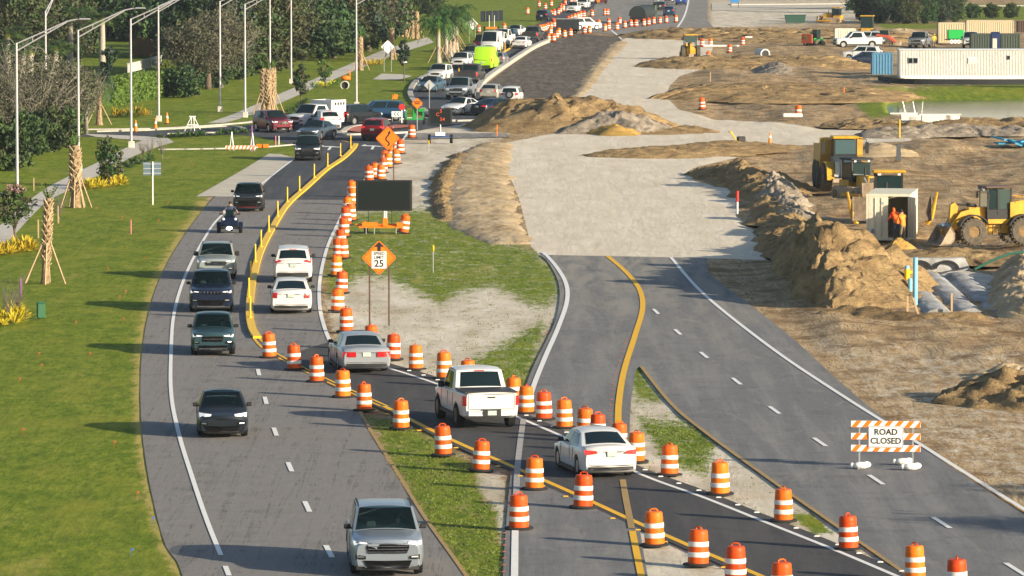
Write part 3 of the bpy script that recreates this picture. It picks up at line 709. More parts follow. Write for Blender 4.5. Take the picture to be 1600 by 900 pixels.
M_HEADO = pmat('headlamp_glass', (.55, .58, .6), .12, coat=.8)
M_TAIL = pmat('tail_lamp', (.45, .012, .015), .2, coat=.8, emit=(1, .03, .02), estr=.03)
M_TAILON = pmat('brake_lamp_lit', (.55, .02, .02), .2, coat=.8, emit=(1, .05, .03), estr=.5)
M_PLATE = pmat('licence_plate', (.42, .50, .46), .5, var=.3, vscale=30)
M_SEAM = pmat('panel_gap', (.10, .10, .10), .8)
M_INDIC = pmat('amber_lamp', (.8, .35, .03), .3, emit=(1, .4, .05), estr=.6)
def paint(name, c, metal=.0, rough=.28):
    return pmat('paint_' + name, c, rough, metal=metal * .6, spec=.35, coat=.15)
PAINT = dict(silver=paint('silver', (.32, .37, .43), .9), white=paint('white', (.60, .61, .615)), black=paint('black', (.010, .012, .016)), teal=paint('teal', (.030, .068, .085), .35),
             navy=paint('navy', (.010, .017, .04), .2), sage=paint('sage', (.30, .34, .34), .4), greyblue=paint('greyblue', (.055, .08, .11), .3), maroon=paint('maroon', (.15, .012, .03), .35),
             red=paint('red', (.17, .010, .018), .3), blue=paint('blue', (.010, .045, .105), .2), beige=paint('beige', (.38, .36, .31), .4), charcoal=paint('charcoal', (.05, .052, .056), .4),
             lime=paint('lime', (.36, .68, .02)), grey=paint('grey', (.22, .23, .25), .4), paleblue=paint('paleblue', (.05, .10, .16), .3), silverwarm=paint('silverwarm', (.36, .39, .43), .6),
             green=paint('green', (.02, .22, .06)), prius=paint('ink', (.016, .022, .03), .3))

def spec(**k):
    d = dict(L=4.6, W=1.85, H=1.68, wb=2.70, r=.36, clr=.20, zf=.96, zc=1.08, yc=1.18, ywt=1.85, yrt=4.15, yrb=4.50, zd=1.12, zr=1.10, bow=.16, tum=.19, fo=.92,
             grille=(.42, .66, .90), grn=4, low=(.62, .24, .44), hl=(.50, .90, .74, .92), tl=(.60, .90, .90, 1.10), plate=.78, rails=False, bed=False, van=False, rearwin=(.14, .90), dark_low=True, chrome=True, tl_shape='box', spare=False, nside=2)
    d.update(k); return d
SPECS = dict(
 suv=spec(),
 explorer=spec(L=5.05, W=2.0, H=1.76, wb=3.02, r=.39, zf=1.03, zc=1.14, yc=1.36, ywt=2.06, yrt=4.55, yrb=4.95, zd=1.16, fo=.95, bow=.2, grille=(.54, .66, .975), grn=4, low=(.66, .25, .46), hl=(.58, .92, .84, .99), rails=True),
 compact_suv=spec(L=4.4, W=1.80, H=1.60, wb=2.61, r=.35, zf=.92, zc=1.03, yc=1.12, ywt=1.88, yrt=3.70, yrb=4.28, zd=1.08, fo=.92, bow=.24, grille=(.42, .58, .78), grn=1, low=(.66, .22, .42), hl=(.50, .90, .72, .86)),
 jeep=spec(L=4.82, W=1.95, H=1.76, wb=2.91, r=.39, zf=1.04, zc=1.14, yc=1.35, ywt=1.98, yrt=4.35, yrb=4.72, zd=1.15, bow=.14, grille=(.50, .84, .98), grn=7, low=(.60, .30, .56), hl=(.56, .92, .84, .98)),
 truckette=spec(L=4.97, W=1.90, H=1.69, wb=3.0, r=.37, zf=1.0, zc=1.10, yc=1.22, ywt=1.85, yrt=3.35, yrb=3.72, zd=1.10, zr=1.08, bow=.18, grille=(.50, .70, .92), grn=4, low=(.66, .24, .46), hl=(.46, .93, .82, .94), rails=True, bed=True),
 boxy=spec(L=4.14, W=1.80, H=1.60, wb=2.57, r=.35, zf=.98, zc=1.06, yc=.95, ywt=1.5, yrt=3.75, yrb=4.05, zd=1.08, bow=.14, grille=(.46, .80, .92), grn=2, low=(.58, .30, .66), hl=(.54, .92, .82, .96)),
 crossover=spec(L=4.6, W=1.86, H=1.68, wb=2.66, r=.37, zf=.98, zc=1.07, yc=1.18, ywt=1.92, yrt=3.95, yrb=4.48, zd=1.12, tl=(.60, .92, .96, 1.14), rearwin=(.16, .88), tl_shape='wing', plate=.86),
 sedan=spec(L=4.88, W=1.84, H=1.445, wb=2.82, r=.335, clr=.16, zf=.76, zc=.94, yc=1.35, ywt=2.12, yrt=3.30, yrb=4.16, zd=1.0, zr=1.02, bow=.26, tum=.24, fo=.96, grille=(.46, .40, .62), grn=3, low=(.66, .20, .34), hl=(.50, .90, .60, .74), tl=(.50, .90, .76, .92), plate=.80, rearwin=(.1, .94), tl_shape='wing'),
 accord=spec(L=4.85, W=1.85, H=1.465, wb=2.80, r=.335, clr=.16, zf=.76, zc=.94, yc=1.30, ywt=2.05, yrt=3.30, yrb=4.12, zd=1.02, zr=1.04, bow=.22, tum=.22, tl=(.66, .90, .72, .96), plate=.83, rearwin=(.1, .93), grille=(.46, .46, .64), hl=(.50, .90, .60, .74), low=(.6, .2, .34)),
 marquis=spec(L=5.38, W=1.98, H=1.45, wb=2.91, r=.345, clr=.18, zf=.82, zc=.96, yc=1.55, ywt=2.25, yrt=3.62, yrb=4.28, zd=1.0, zr=.98, bow=.12, tum=.26, tl=(.42, .93, .66, .86), plate=.76, rearwin=(.09, .93), grille=(.40, .56, .76), hl=(.5, .9, .62, .76), low=(.6, .25, .38), tl_shape='long'),
 prius=spec(L=4.50, W=1.75, H=1.48, wb=2.70, r=.325, clr=.15, zf=.78, zc=.98, yc=.95, ywt=1.95, yrt=3.2, yrb=4.30, zd=1.06, zr=1.06, bow=.3, tum=.22, grille=(.30, .66, .74), grn=1, low=(.66, .24, .42), hl=(.48, .92, .66, .86), chrome=False),
 hatch=spec(L=4.3, W=1.78, H=1.46, wb=2.62, r=.32, clr=.16, zf=.78, zc=.97, yc=1.1, ywt=1.9, yrt=3.45, yrb=4.15, zd=1.0, zr=1.0, tl=(.66, .92, .78, 1.0), bow=.2, tum=.22, grille=(.42, .5, .66), hl=(.5, .9, .62, .78), low=(.62, .2, .36)),
 pickup=spec(L=5.85, W=2.03, H=1.98, wb=3.58, r=.43, clr=.40, zf=1.16, zc=1.24, yc=1.50, ywt=2.15, yrt=3.45, yrb=3.82, zd=1.26, zr=1.30, bow=.12, tum=.16, grille=(.56, .82, 1.10), grn=3, low=(.64, .44, .64), hl=(.60, .93, .86, 1.06), tl=(.86, .985, .86, 1.20), plate=.62, bed=True, rearwin=(.16, .9)),
 van=spec(L=5.6, W=2.05, H=2.5, wb=3.3, r=.35, clr=.24, zf=1.05, zc=1.30, yc=.95, ywt=1.9, yrt=5.35, yrb=5.5, zd=1.25, zr=1.25, bow=.2, tum=.14, grille=(.5, .6, .95), grn=3, low=(.66, .3, .5), hl=(.58, .92, .86, 1.12), tl=(.86, .97, .95, 1.45), plate=.85, van=True, rearwin=(.3, .78)),
)
WHEELS = {}
def wheel_meshes(r, w, dark):
    k = (round(r, 3), w, dark)
    if k not in WHEELS:
        t = MB(); t.lathe([(r * .6, -w / 2 + .01), (r * .9, -w / 2), (r * .985, -w / 2 + .03), (r, 0), (r * .985, w / 2 - .03), (r * .9, w / 2), (r * .6, w / 2 - .01)], 24, 'X', close=True)
        q = MB(); q.lathe([(r * .64, w / 2 - .012), (r * .60, w / 2 - .05), (r * .2, w / 2 - .06), (r * .12, w / 2 - .02), (.0001, w / 2 - .015)], 20, 'X')
        for i in range(5):
            M = Matrix.Rotation(2 * math.pi * i / 5, 4, 'X')
            q.box((w / 2 - .03, 0, r * .37), (.03, r * .17, r * .5), M)
        WHEELS[k] = (t.mesh('tyre', M_TYRE), q.mesh('rim', M_RIMD if dark else M_RIM))
    return WHEELS[k]

def vehicle(name, label, cat, sp, col_, at, yaw, group=None, lit=True, brake=False, dark_rim=False, lod=0, anchor=None, extra=None, lift=0.0, driver=None):
    s = dict(SPECS[sp]) if isinstance(sp, str) else sp
    L, W, H, wb, r, clr = s['L'], s['W'], s['H'], s['wb'], s['r'], s['clr']
    body_m = PAINT[col_] if isinstance(col_, str) else col_
    hw = W / 2; yF_, yR_ = L / 2, -L / 2
    ax = (yF_ - s['fo'], yF_ - s['fo'] - wb)
    zf, zc, zd, zr = s['zf'], s['zc'], s['zd'], s['zr']
    facing = math.cos(yaw) < 0
    a_ax = ax[0] if facing else ax[1]
    if anchor == 'mid': a_ax = 0
    base = G(*at)
    off = Matrix.Rotation(yaw, 3, 'Z') @ Vector((0, a_ax, 0))
    root = thing(name, label, cat, base - off + Vector((0, 0, .018)), yaw, group)
    Y = lambda d: yF_ - d                                    # distance behind the nose
    def bow(x, y):
        k = min(1, abs(x) / hw) ** 2.4
        e = sstep(L / 2 - 1.0, L / 2, abs(y))
        return y - math.copysign(s['bow'] * k * float(e), y)
    # ---------------- lower body
    cab_end = s['yrb']
    def ztop(d):
        if s['bed']: return float(np.interp(d, [0, .05, .16, .5, s['yc'], cab_end, L], [zf - .12, zf - .03, zf, zf + .03, zc, zd, zr]))
        return float(np.interp(d, [0, .05, .16, .5, s['yc'], cab_end, L - .14, L - .05, L], [zf - .14, zf - .03, zf, zf + .035, zc, zd, zr, zr - .06, zr - .16]))
    def zlow(d):
        y = Y(d); z = float(np.interp(d, [0, .1, .4, L - .5, L - .1, L], [clr + .10, clr, clr - .02, clr - .02, clr + .04, clr + .14]))
        for a in ax:
            q = abs(y - a); ra = r * 1.17
            if q < ra: z = max(z, r + math.sqrt(ra * ra - q * q))
        return z
    def wfac(d): return float(np.interp(d, [0, .05, .18, .5, L - .5, L - .15, L - .04, L], [.84, .90, .955, 1, 1, .97, .93, .88]))
    ds = {0, .05, .16, .3, .5, s['yc'], cab_end, L - .5, L - .14, L - .05, L}
    for a in ax:
        for k in (-1.171, -1.165, -.95, -.6, 0, .6, .95, 1.165, 1.171): ds.add(yF_ - a + k * r)
    ds |= set(np.linspace(.6, L - .6, 12))
    ds = sorted(d for d in ds if 0 <= d <= L)
    rings = []
    for d in ds:
        zl, zt, w = zlow(d), ztop(d), hw * wfac(d)
        sh = clr + .10
        pr = [(0, zl), (w * .80, zl), (w * .965, max(zl, sh)), (w, max(zl, sh + (zt - sh) * .35)), (w * .992, max(zl, sh + (zt - sh) * .70)), (w * .955, zt - .05), (w * .90, zt - .005), (w * .45, zt + .025), (0, zt + .035)]
        ring = pr + [(-x, z) for x, z in pr[-2:0:-1]]
        rings.append([(x, bow(x, Y(d)), z) for x, z in ring])
    mb = MB(); n = len(rings[0])
    vs = sum(rings, [])
    fs = [(k * n + i, k * n + (i + 1) % n, (k + 1) * n + (i + 1) % n, (k + 1) * n + i) for k in range(len(rings) - 1) for i in range(n)]
    mb.add(vs, fs, True); mb.add(rings[0], [tuple(range(n))], False); mb.add(rings[-1], [tuple(range(n - 1, -1, -1))], False)
    # ---------------- cabin
    tum = s['tum']
    wbF, wbR = hw * .93, hw * (.90 if not s['van'] else .93)
    wt = hw - tum
    if s['van']: wt = hw * .86
    zB = lambda d: ztop(d) - .02
    cf, ct, rt, rb = s['yc'], s['ywt'], s['yrt'], min(s['yrb'], L - .06)
    zTf, zTr = H - .05, H - (.07 if s['bed'] else .10)
    if s['van']: zTr = H - .02
    A, B = (-wbF, Y(cf), zB(cf)), (wbF, Y(cf), zB(cf))
    Ct, Dt = (wt * .96, Y(ct), zTf), (-wt * .96, Y(ct), zTf)
    Er, Fr = (wt * .94, Y(rt), zTr), (-wt * .94, Y(rt), zTr)
    Gr, Hr = (wbR, Y(rb), zB(rb)), (-wbR, Y(rb), zB(rb))
    def bil(a, b, c, d, u, v, o=0.0, bul=0.0):
        a, b, c, d = map(Vector, (a, b, c, d))
        p = (a * (1 - u) + b * u) * (1 - v) + (d * (1 - u) + c * u) * v
        nn = (b - a).cross(d - a).normalized()
        return p + nn * (o + bul * (4 * u * (1 - u)) ** .8)
    FR = lambda u, v, o=0.0: bil(A, B, Ct, Dt, 1 - u, v, -o, -.10)
    FRr = lambda u, v, o=0.0: bil(Gr, Hr, Fr, Er, 1 - u, v, -o, -.07)
    SL = lambda u, v, o=0.0: bil(B, Gr, Er, Ct, u, v, -o, -.03)
    SRt = lambda u, v, o=0.0: bil(Hr, A, Dt, Fr, 1 - u, v, -o, -.03)
    def chk(fn, cx):                                           # make offsets point outward whatever the winding
        a = fn(.5, .5, .05) - fn(.5, .5, 0)
        return a.dot(Vector(fn(.5, .5, 0)) - Vector((0, Y((ct + rt) / 2), (zB(cf) + H) / 2))) > 0
    def fixo(fn):
        return fn if chk(fn, 0) else (lambda u, v, o=0.0, f=fn: f(u, v, -o))
    FRo, RRo, SLo, SRo = map(fixo, (FR, FRr, SL, SRt))
    for fn in (FRo, RRo, SLo, SRo):
        if fn is FRo and driver:                               # open under the windscreen: a frame, then seats and a driver inside
            for u0, u1, v0, v1 in ((0, .05, 0, 1), (.95, 1, 0, 1), (.05, .95, .96, 1), (.05, .95, 0, .04)): mb.grid(lambda u, v, f=fn: f(u0 + (u1 - u0) * u, v0 + (v1 - v0) * v), 4, 3)
        else: mb.grid(lambda u, v, f=fn: f(u, v), 8, 4)
    def roof(u, v):
        y = Y(ct) + (Y(rt) - Y(ct)) * v; w = wt * (.96 + (.94 - .96) * v)
        z = zTf + (zTr - zTf) * v + .055 * (1 - (2 * u - 1) ** 4) + .03 * math.sin(math.pi * v)
        # meet the curved windscreen and rear window edges
        e0 = FRo(u, 1); e1 = RRo(u if (RRo(0, 1).x > RRo(1, 1).x) == (FRo(0, 1).x > FRo(1, 1).x) else 1 - u, 1)
        x = e0.x + (e1.x - e0.x) * v; yy = e0.y + (e1.y - e0.y) * v
        zz_ = z if 0 < v < 1 else (zTf if v == 0 else zTr)
        return (x, yy, zz_)
    mb.grid(roof, 8, 6)
    # door seams and sills belong to the body's mesh
    mats = [body_m, M_BLKP, M_CHROME]
    mb.cur = 1
    if lod < 2:
        for sg in (-1, 1):
            for d in ([cf + .15, (ct + rt) / 2 + .05, rt - .1] if not s['bed'] else [cf + .12, (cf + rb) / 2 + .15, rb]):
                if d < L - .4:
                    xs = hw * .998
                    mb.box((sg * xs, Y(d), (clr + .25 + zB(d)) / 2), (.012, .018, zB(d) - clr - .35))
            mb.box((sg * (hw - .02), Y((yF_ - ax[0] + yF_ - ax[1]) / 2), clr + .02), (.06, wb - 2.4 * r, .10))
    mb.build('body', mats, root)
    # ---------------- glass
    def pane(nm, fn, u0, u1, v0, v1, mat=M_GLASS, off=.008, skew=(0, 0, 0, 0), nu=6, nv=3):
        q = MB()
        def f(u, v):
            a = u0 + skew[0] * (1 - v) + skew[1] * v; b = u1 + skew[2] * (1 - v) + skew[3] * v
            return fn(a + (b - a) * u, v0 + (v1 - v0) * v, off)
        q.grid(f, nu, nv); return q.build(nm, mat, root)
    pane('windscreen', FRo, .045, .955, .03, .97, M_SCREEN if driver else M_GLASS)
    if driver:
        zs = H - 1.10
        q = MB(); q.box((0, Y(cf + .38), zs + .05), (hw * 1.6, .5, .12)); q.build('dashboard', M_BLKP, root)
        for sg in (-1, 1):
            q = MB(); q.box((sg * .38, Y(ct + .42), zs + .12), (.5, .16, .62), bev=.05); q.box((sg * .38, Y(ct + .42), zs + .52), (.27, .10, .20), bev=.04); q.build('seat', M_SEAT, root)
        q = MB(); q.lathe([(.17, -.014), (.19, 0), (.17, .014)], 16, 'Y', (-.38, Y(cf + .68), zs + .16), close=True); q.build('steering_wheel', M_BLKP, root)
        root['driver_at'] = (-.38, Y(ct + .24), zs + .02)
    if s['van'] and not s.get('rearglass', True): pass
    else: pane('rear_window', RRo, .09, .91, *s['rearwin'])
    for fn in (SLo, SRo):
        if s['van']:
            pane('side_window', fn, .04, .22, .1, .6, skew=(0, .10, 0, 0))
        elif s['bed'] and sp != 'truckette':
            pane('side_window', fn, .10, .80, .06, .90, skew=(0, .0, 0, .0))
        else:
            pane('side_window', fn, .08, .46, .06, .90); pane('side_window', fn, .50, .86, .06, .90)
    # ---------------- nose and tail fittings: slabs that follow the curved ends
    def yfront(x, z):
        y = yF_ - max(0, (z - (zf - .14))) * .55 - max(0, abs(x) / hw - .86) * .9
        return bow(x, y)
    def yrear(x, z):
        y = yR_ + max(0, abs(x) / hw - .89) * .9
        zz0 = ztop(L - .02)
        y += max(0, z - zz0) * .35
        return bow(x, y)
    def slab(nm, poly, front, mat, off=.014, th=.12, q=None):
        fn = yfront if front else yrear
        sg = 1 if front else -1
        own = q is None
        q = q or MB(); m_ = len(poly)
        # subdivide long edges so the slab bends with the nose
        pts = []
        for i in range(m_):
            a, b = poly[i], poly[(i + 1) % m_]; k = max(1, int(abs(b[0] - a[0]) / .18))
            pts += [(a[0] + (b[0] - a[0]) * t / k, a[1] + (b[1] - a[1]) * t / k) for t in range(k)]
        fr = [(x, fn(x, z) + sg * off, z) for x, z in pts]; bk = [(x, fn(x, z) - sg * th, z) for x, z in pts]
        m_ = len(pts); cx = sum(p[0] for p in pts) / m_; cz = sum(p[1] for p in pts) / m_
        q.add(fr + bk + [(cx, fn(cx, cz) + sg * off, cz)], [(i, (i + 1) % m_, 2 * m_) for i in range(m_)] + [(i, m_ + i, m_ + (i + 1) % m_, (i + 1) % m_) for i in range(m_)])
        return q.build(nm, mat, root) if own else q
    def rect(x0, x1, z0, z1): return [(x0, z0), (x1, z0), (x1, z1), (x0, z1)]
    see_front = facing or lod == 0; see_rear = (not facing) or lod == 0
    if see_front:
        gw, g0, g1 = s['grille']; gw *= hw / .92
        slab('grille', [(-gw * .9, g0), (gw * .9, g0), (gw, (g0 + g1) / 2), (gw * .97, g1), (-gw * .97, g1), (-gw, (g0 + g1) / 2)], True, M_GRL, .010)
        if s['chrome'] and lod < 2:
            q = MB()
            if s['grn'] >= 6:
                for i in range(s['grn']):
                    x = -gw + gw * 2 * (i + .5) / s['grn']; slab('', rect(x - .02, x + .02, g0 + .02, g1 - .02), True, None, .018, q=q)
            else:
                for i in range(s['grn']):
                    z = g0 + (g1 - g0) * (i + .5) / s['grn']; slab('', rect(-gw * .93, gw * .93, z - .007, z + .007), True, None, .022, q=q)
            q.build('grille_bar', body_m if s['grn'] >= 6 else M_CHROME, root)
        lw, l0, l1 = s['low']; lw *= hw
        slab('lower_intake', [(-lw * .86, l0), (lw * .86, l0), (lw, l1), (-lw, l1)], True, M_GRL, .012)
        slab('panel_seam', rect(-hw * .80, hw * .80, zf - .115, zf - .103), True, M_SEAM, .003, .05)
        if s['H'] > 1.55: slab('lower_trim', rect(-hw * .86, hw * .86, clr + .0, clr + .13), True, M_BLKP, .010)
        if s['dark_low']: slab('skid_plate', rect(-hw * .62, hw * .62, clr + .06, clr + .10), True, M_CHROME if s['chrome'] and sp != 'boxy' else (PAINT['red'] if sp == 'boxy' else M_BLKP), .016)
        x0, x1, z0, z1 = s['hl']
        for sg in (-1, 1):
            zm = z0 + (z1 - z0) * .38; slab('headlight', [(sg * hw * x0, zm + .02), (sg * hw * x1, zm - .02), (sg * hw * (x1 + .02), z1), (sg * hw * (x0 - .03), z1 - .045)], True, M_HEAD if lit else M_HEADO, .016, .16)
            if lod == 0: slab('fog_lamp_recess', [(sg * hw * .60, clr + .30), (sg * hw * .88, clr + .28), (sg * hw * .88, clr + .42), (sg * hw * .60, clr + .38)], True, M_GRL, .012)
            if lod == 0: slab('fog_lamp', rect(sg * hw * .64, sg * hw * .84, clr + .33, clr + .375), True, M_CHROME, .02)
    if see_rear:
        x0, x1, z0, z1 = s['tl']
        zt0 = ztop(L - .02)
        for sg in (-1, 1):
            if s['tl_shape'] == 'wing': pl = [(sg * hw * x0, z1 - .10), (sg * hw * x1, z0), (sg * hw * (x1 + .03), z1), (sg * hw * (x0 + .05), z1 - .02)]
            else: pl = rect(sg * hw * x0, sg * hw * x1, z0, z1)
            slab('tail_light', pl, False, M_TAILON if brake else M_TAIL, .016, .14)
        pz = s['plate']
        slab('licence_plate', rect(-.155, .155, pz - .08, pz + .08), False, M_PLATE, .10 if s['bed'] and sp == 'pickup' else .02, .05)
        if lod < 2:
            for z_ in (clr + (.26 if s['H'] < 1.5 else .34), zt0 - .035): slab('panel_seam', rect(-hw * .80, hw * .80, z_, z_ + .012), False, M_SEAM, .004, .05)
            if sp == 'pickup':
                slab('tailgate_handle', rect(-.13, .13, zt0 - .16, zt0 - .12), False, M_BLKP, .012, .05)
                for sg in (-1, 1): slab('panel_seam', rect(sg * hw * .80 - .007, sg * hw * .80 + .007, clr + .36, zt0 - .04), False, M_SEAM, .004, .05)
                slab('bumper_recess', rect(-.32, .32, pz - .11, pz + .12), False, M_BLKP, .084, .05)
            slab('rear_bumper', rect(-hw * .80, hw * .80, clr + .12, clr + (.22 if s['H'] < 1.5 else .30)), False, M_BLKP if not s['bed'] else (M_CHROME if col_ != 'white' else body_m), .02 if not s['bed'] else .08)
        if sp in ('suv', 'crossover', 'compact_suv', 'explorer', 'pickup'):
            q = MB(); e = RRo(.5, 1.0); q.box((0, e.y - .02, e.z - .035), (.34, .05, .035)); q.build('brake_light', M_TAILON if brake else M_TAIL, root)
    # ---------------- mirrors, rails, wheels
    for sg in (-1, 1):
        q = MB(); yy = Y(cf + .42)
        q.box((sg * (hw + .05), yy, zB(cf) + .10), (.19, .10, .14) if not s['bed'] else (.22, .12, .22), bev=.03); q.box((sg * (hw - .07), yy, zB(cf) + .05), (.12, .05, .04))
        q.build('mirror', M_BLKP if col_ not in ('silver_',) else body_m, root)
        if s['rails']:
            q = MB(); pts = []
            for t in np.linspace(0, 1, 8):
                y = Y(ct) + (Y(rt) - Y(ct)) * (.04 + .92 * t); pts.append((sg * (wt * .90), y, zTf + (zTr - zTf) * t + .035 + .055 * math.sin(math.pi * t) ** .4))
            q.tube(pts, .022, 6); q.build('roof_rail', M_BLKP, root)
    ww = .24 if r < .40 else .29
    tm, rm = wheel_meshes(r, ww, dark_rim)
    for a in ax:
        for sg in (-1, 1):
            w = obj('wheel', tm, root); w.location = (sg * (hw - ww / 2 - .015 + lift), a, r)
            if sg < 0: w.rotation_euler = (0, 0, math.pi)
            obj('rim', rm, w)
    # ---------------- pickup bed
    if s['bed'] and sp != 'truckette_':
        y0, y1 = Y(rb) - .04, Y(L) + .06; z = zr + .045
        q = MB()
        if extra == 'tonneau':
            q.box((0, (y0 + y1) / 2, z - .02), (hw * 1.84, y0 - y1 - .02, .05)); q.build('bed_cover', pmat('bed_cover_vinyl', (.025, .027, .03), .55), root)
        elif extra == 'stake':
            for sg in (-1, 1): q.box((sg * (hw - .02), (y0 + y1) / 2, z + .45), (.05, y0 - y1, .95))
            q.box((0, y0, z + .45), (W, .05, .95)); q.box((0, y1, z + .45), (W, .05, .95))
            q.cur = 1
            for i in range(4):
                yy = y0 - .5 - i * .38
                for sg in (-1, 1): q.box((sg * (hw + .008), yy, z + .62), (.02, .22, .22))
            q.build('service_bed', [body_m, M_BLKP], root)
        else:
            q.box((0, (y0 + y1) / 2, z - .01), (hw * 1.5, y0 - y1 - .1, .03)); q.build('bed_floor', M_BLKP, root)
    if extra == 'spare':
        w = obj('spare_wheel', tm, root); w.location = (.02, yR_ - .10, .92); w.rotation_euler = (0, 0, -math.pi / 2)
        obj('rim', wheel_meshes(r, ww, False)[1], w)
    if extra == 'decal':
        pass
    return root
# ------------------------------------------------------------------ traffic
Q1 = 'vehicles driving towards the camera'; Q2 = 'vehicles driving away from the camera'
H = heading
CARS = []
CARS.append(vehicle('silver_suv', 'silver three row suv with black roof rails, nearest to the camera', 'suv', 'explorer', 'silver', (604, 897), H((560, 760), (606, 900)), Q1, driver=True))
CARS.append(vehicle('dark_hatchback', 'near black sloping nosed hatchback alone behind the silver suv', 'hatchback', 'prius', 'prius', (348, 682), H((335, 600), (350, 690)), Q1, driver=True))
CARS.append(vehicle('teal_crossover', 'small teal crossover behind the dark blue square nosed suv', 'crossover', 'compact_suv', 'teal', (333, 554), H((336, 480), (333, 560)), Q1, driver=True))
CARS.append(vehicle('dark_blue_suv', 'dark navy suv with slatted upright grille, ahead of a sage green truck', 'suv', 'jeep', 'navy', (330, 487), H((340, 420), (329, 490)), Q1, dark_rim=True, driver=True))
CARS.append(vehicle('sage_truck', 'pale sage green small crew truck with roof rails close behind the navy suv', 'pickup', 'truckette', 'sage', (338, 436), H((352, 390), (337, 437)), Q1, driver=True))
CARS.append(vehicle('black_boxy_car', 'black boxy car with red lower trim behind the three wheeled motorcycle', 'car', 'boxy', 'black', (388, 330), H((408, 300), (388, 330)), Q1, dark_rim=True, driver=True))
vehicle('black_suv', 'black suv leaving the roundabout beside the first yellow posts', 'suv', 'suv', 'black', (481, 251), H((492, 232), (480, 252)), Q1)
vehicle('grey_blue_sedan', 'grey blue sedan turning out of the roundabout behind the black suv', 'sedan', 'sedan', 'greyblue', (485, 219), R(180 - 18), Q1)
vehicle('maroon_suv', 'maroon suv with lit lamps at the left of the roundabout', 'suv', 'suv', 'maroon', (436, 207), R(180 + 24), Q1)
t = vehicle('service_truck', 'white work truck with a tall white slatted service bed', 'pickup', 'pickup', 'white', (468, 203), R(180 - 34), Q1, lit=False, extra='stake')
vehicle('white_hatch_suv', 'white small suv with red tail lamps entering the roundabout', 'suv', 'compact_suv', 'white', (514, 205), R(14), Q2, brake=True)
vehicle('black_crossover', 'black crossover crossing the roundabout just left of the bright blue suv', 'suv', 'suv', 'black', (541, 196), R(-40), Q2)
vehicle('blue_suv', 'bright blue suv seen from its side in the roundabout', 'suv', 'suv', 'blue', (592, 189), R(98), Q1, anchor='mid', lit=False)
vehicle('red_suv', 'dark red suv waiting behind the orange curve sign', 'suv', 'crossover', 'red', (585, 220), R(-9), Q2, brake=True)
vehicle('motor_scooter_car', 'small dark car half hidden beside the white service truck', 'car', 'hatch', 'navy', (491, 198), R(180 - 25), Q1, lod=2)
vehicle('white_sedan', 'white sedan facing left at the north entry of the roundabout', 'sedan', 'sedan', 'white', (709, 180), R(180 - 26), Q1)
vehicle('silver_pickup', 'silver pickup with chrome grille north of the roundabout', 'pickup', 'pickup', 'silver', (715, 156), R(180 - 10), Q1)
vehicle('navy_sedan', 'navy sedan turning right below the dark milled ground', 'sedan', 'sedan', 'navy', (757, 181), R(-38), Q2)
vehicle('beige_hatchback', 'beige hatchback beside the end of the white concrete barrier', 'hatchback', 'hatch', 'beige', (765, 157), R(-10), Q2)
vehicle('white_jeep', 'white off roader with a spare wheel on its back door', 'suv', 'boxy', 'white', (797, 164), R(-6), Q2, extra='spare')
vehicle('blue_sedan', 'pale blue sedan half hidden by the back of a diamond sign', 'sedan', 'sedan', 'paleblue', (668, 144), R(180 - 14), Q1)
vehicle('white_suv', 'white suv behind the pale blue sedan north of the roundabout', 'suv', 'suv', 'white', (683, 127), R(180 - 12), Q1, lit=False)
vehicle('charcoal_pickup', 'charcoal pickup driving away just in front of the lime green van', 'pickup', 'pickup', 'charcoal', (733, 132), R(-8), Q2)
vehicle('white_suv', 'white suv left of the lime green van', 'suv', 'crossover', 'white', (718, 107), R(180 - 10), Q1, lit=False)
vehicle('silver_suv', 'silver suv half hidden directly behind the lime green van', 'suv', 'suv', 'silver', (735, 96), R(180 - 10), Q1, lod=1, lit=False)
vehicle('green_van', 'tall lime green cargo van in the dark northern lane', 'van', dict(SPECS['van'], rearglass=False), 'lime', (757, 110), R(-9), Q2, brake=False)
vehicle('grey_hatchback', 'grey hatchback just right of the lime green van', 'hatchback', 'hatch', 'grey', (777, 103), R(-9), Q2, lod=1)
vehicle('maroon_van', 'maroon van with wide mirrors behind the lime green van', 'van', dict(SPECS['suv'], H=1.95, W=2.0), 'maroon', (752, 80), R(180 - 9), Q1, lod=1, lit=False)
vehicle('white_van', 'white panel van between the maroon van and the white pickups', 'van', 'van', 'white', (764, 83), R(180 - 9), Q1, lod=1, lit=False)
vehicle('white_pickup', 'white pickup nearest the row of amber posts in the north queue', 'pickup', 'pickup', 'white', (774, 76), R(180 - 12), Q1, lod=1, lit=False)
vehicle('white_pickup', 'white pickup second in line, ahead of the blue suv in the north queue', 'pickup', 'pickup', 'white', (781, 71), R(180 - 12), Q1, lod=1, lit=False)
vehicle('blue_suv', 'dark blue suv queued between a white pickup and a white sedan', 'suv', 'suv', 'blue', (791, 66), R(180 - 12), Q1, lod=1, lit=False)
vehicle('white_sedan', 'white sedan at the back of the queue beside the charcoal truck', 'sedan', 'sedan', 'white', (803, 57), R(180 - 12), Q1, lod=1, lit=False)
vehicle('white_sedan', 'white sedan driving away between the amber posts and the barrier', 'sedan', 'sedan', 'white', (813, 76), R(-10), Q2, lod=1)
vehicle('charcoal_pickup', 'dark charcoal pickup driving away beside the first orange drums of the far row', 'pickup', 'pickup', 'charcoal', (830, 66), R(-10), Q2, lod=1)
vehicle('dark_blue_suv', 'dark blue suv far up the road left of the drum row', 'suv', 'suv', 'navy', (848, 33), R(-12), Q2, lod=1)
vehicle('white_suv', 'white suv coming past the black box trailer far up the road', 'suv', 'suv', 'white', (894, 20), R(180 - 10), Q1, lod=1, lit=False)
vehicle('white_suv', 'second white suv far up the road, behind the one by the trailer', 'suv', 'crossover', 'white', (909, 14), R(180 - 10), Q1, lod=1, lit=False)
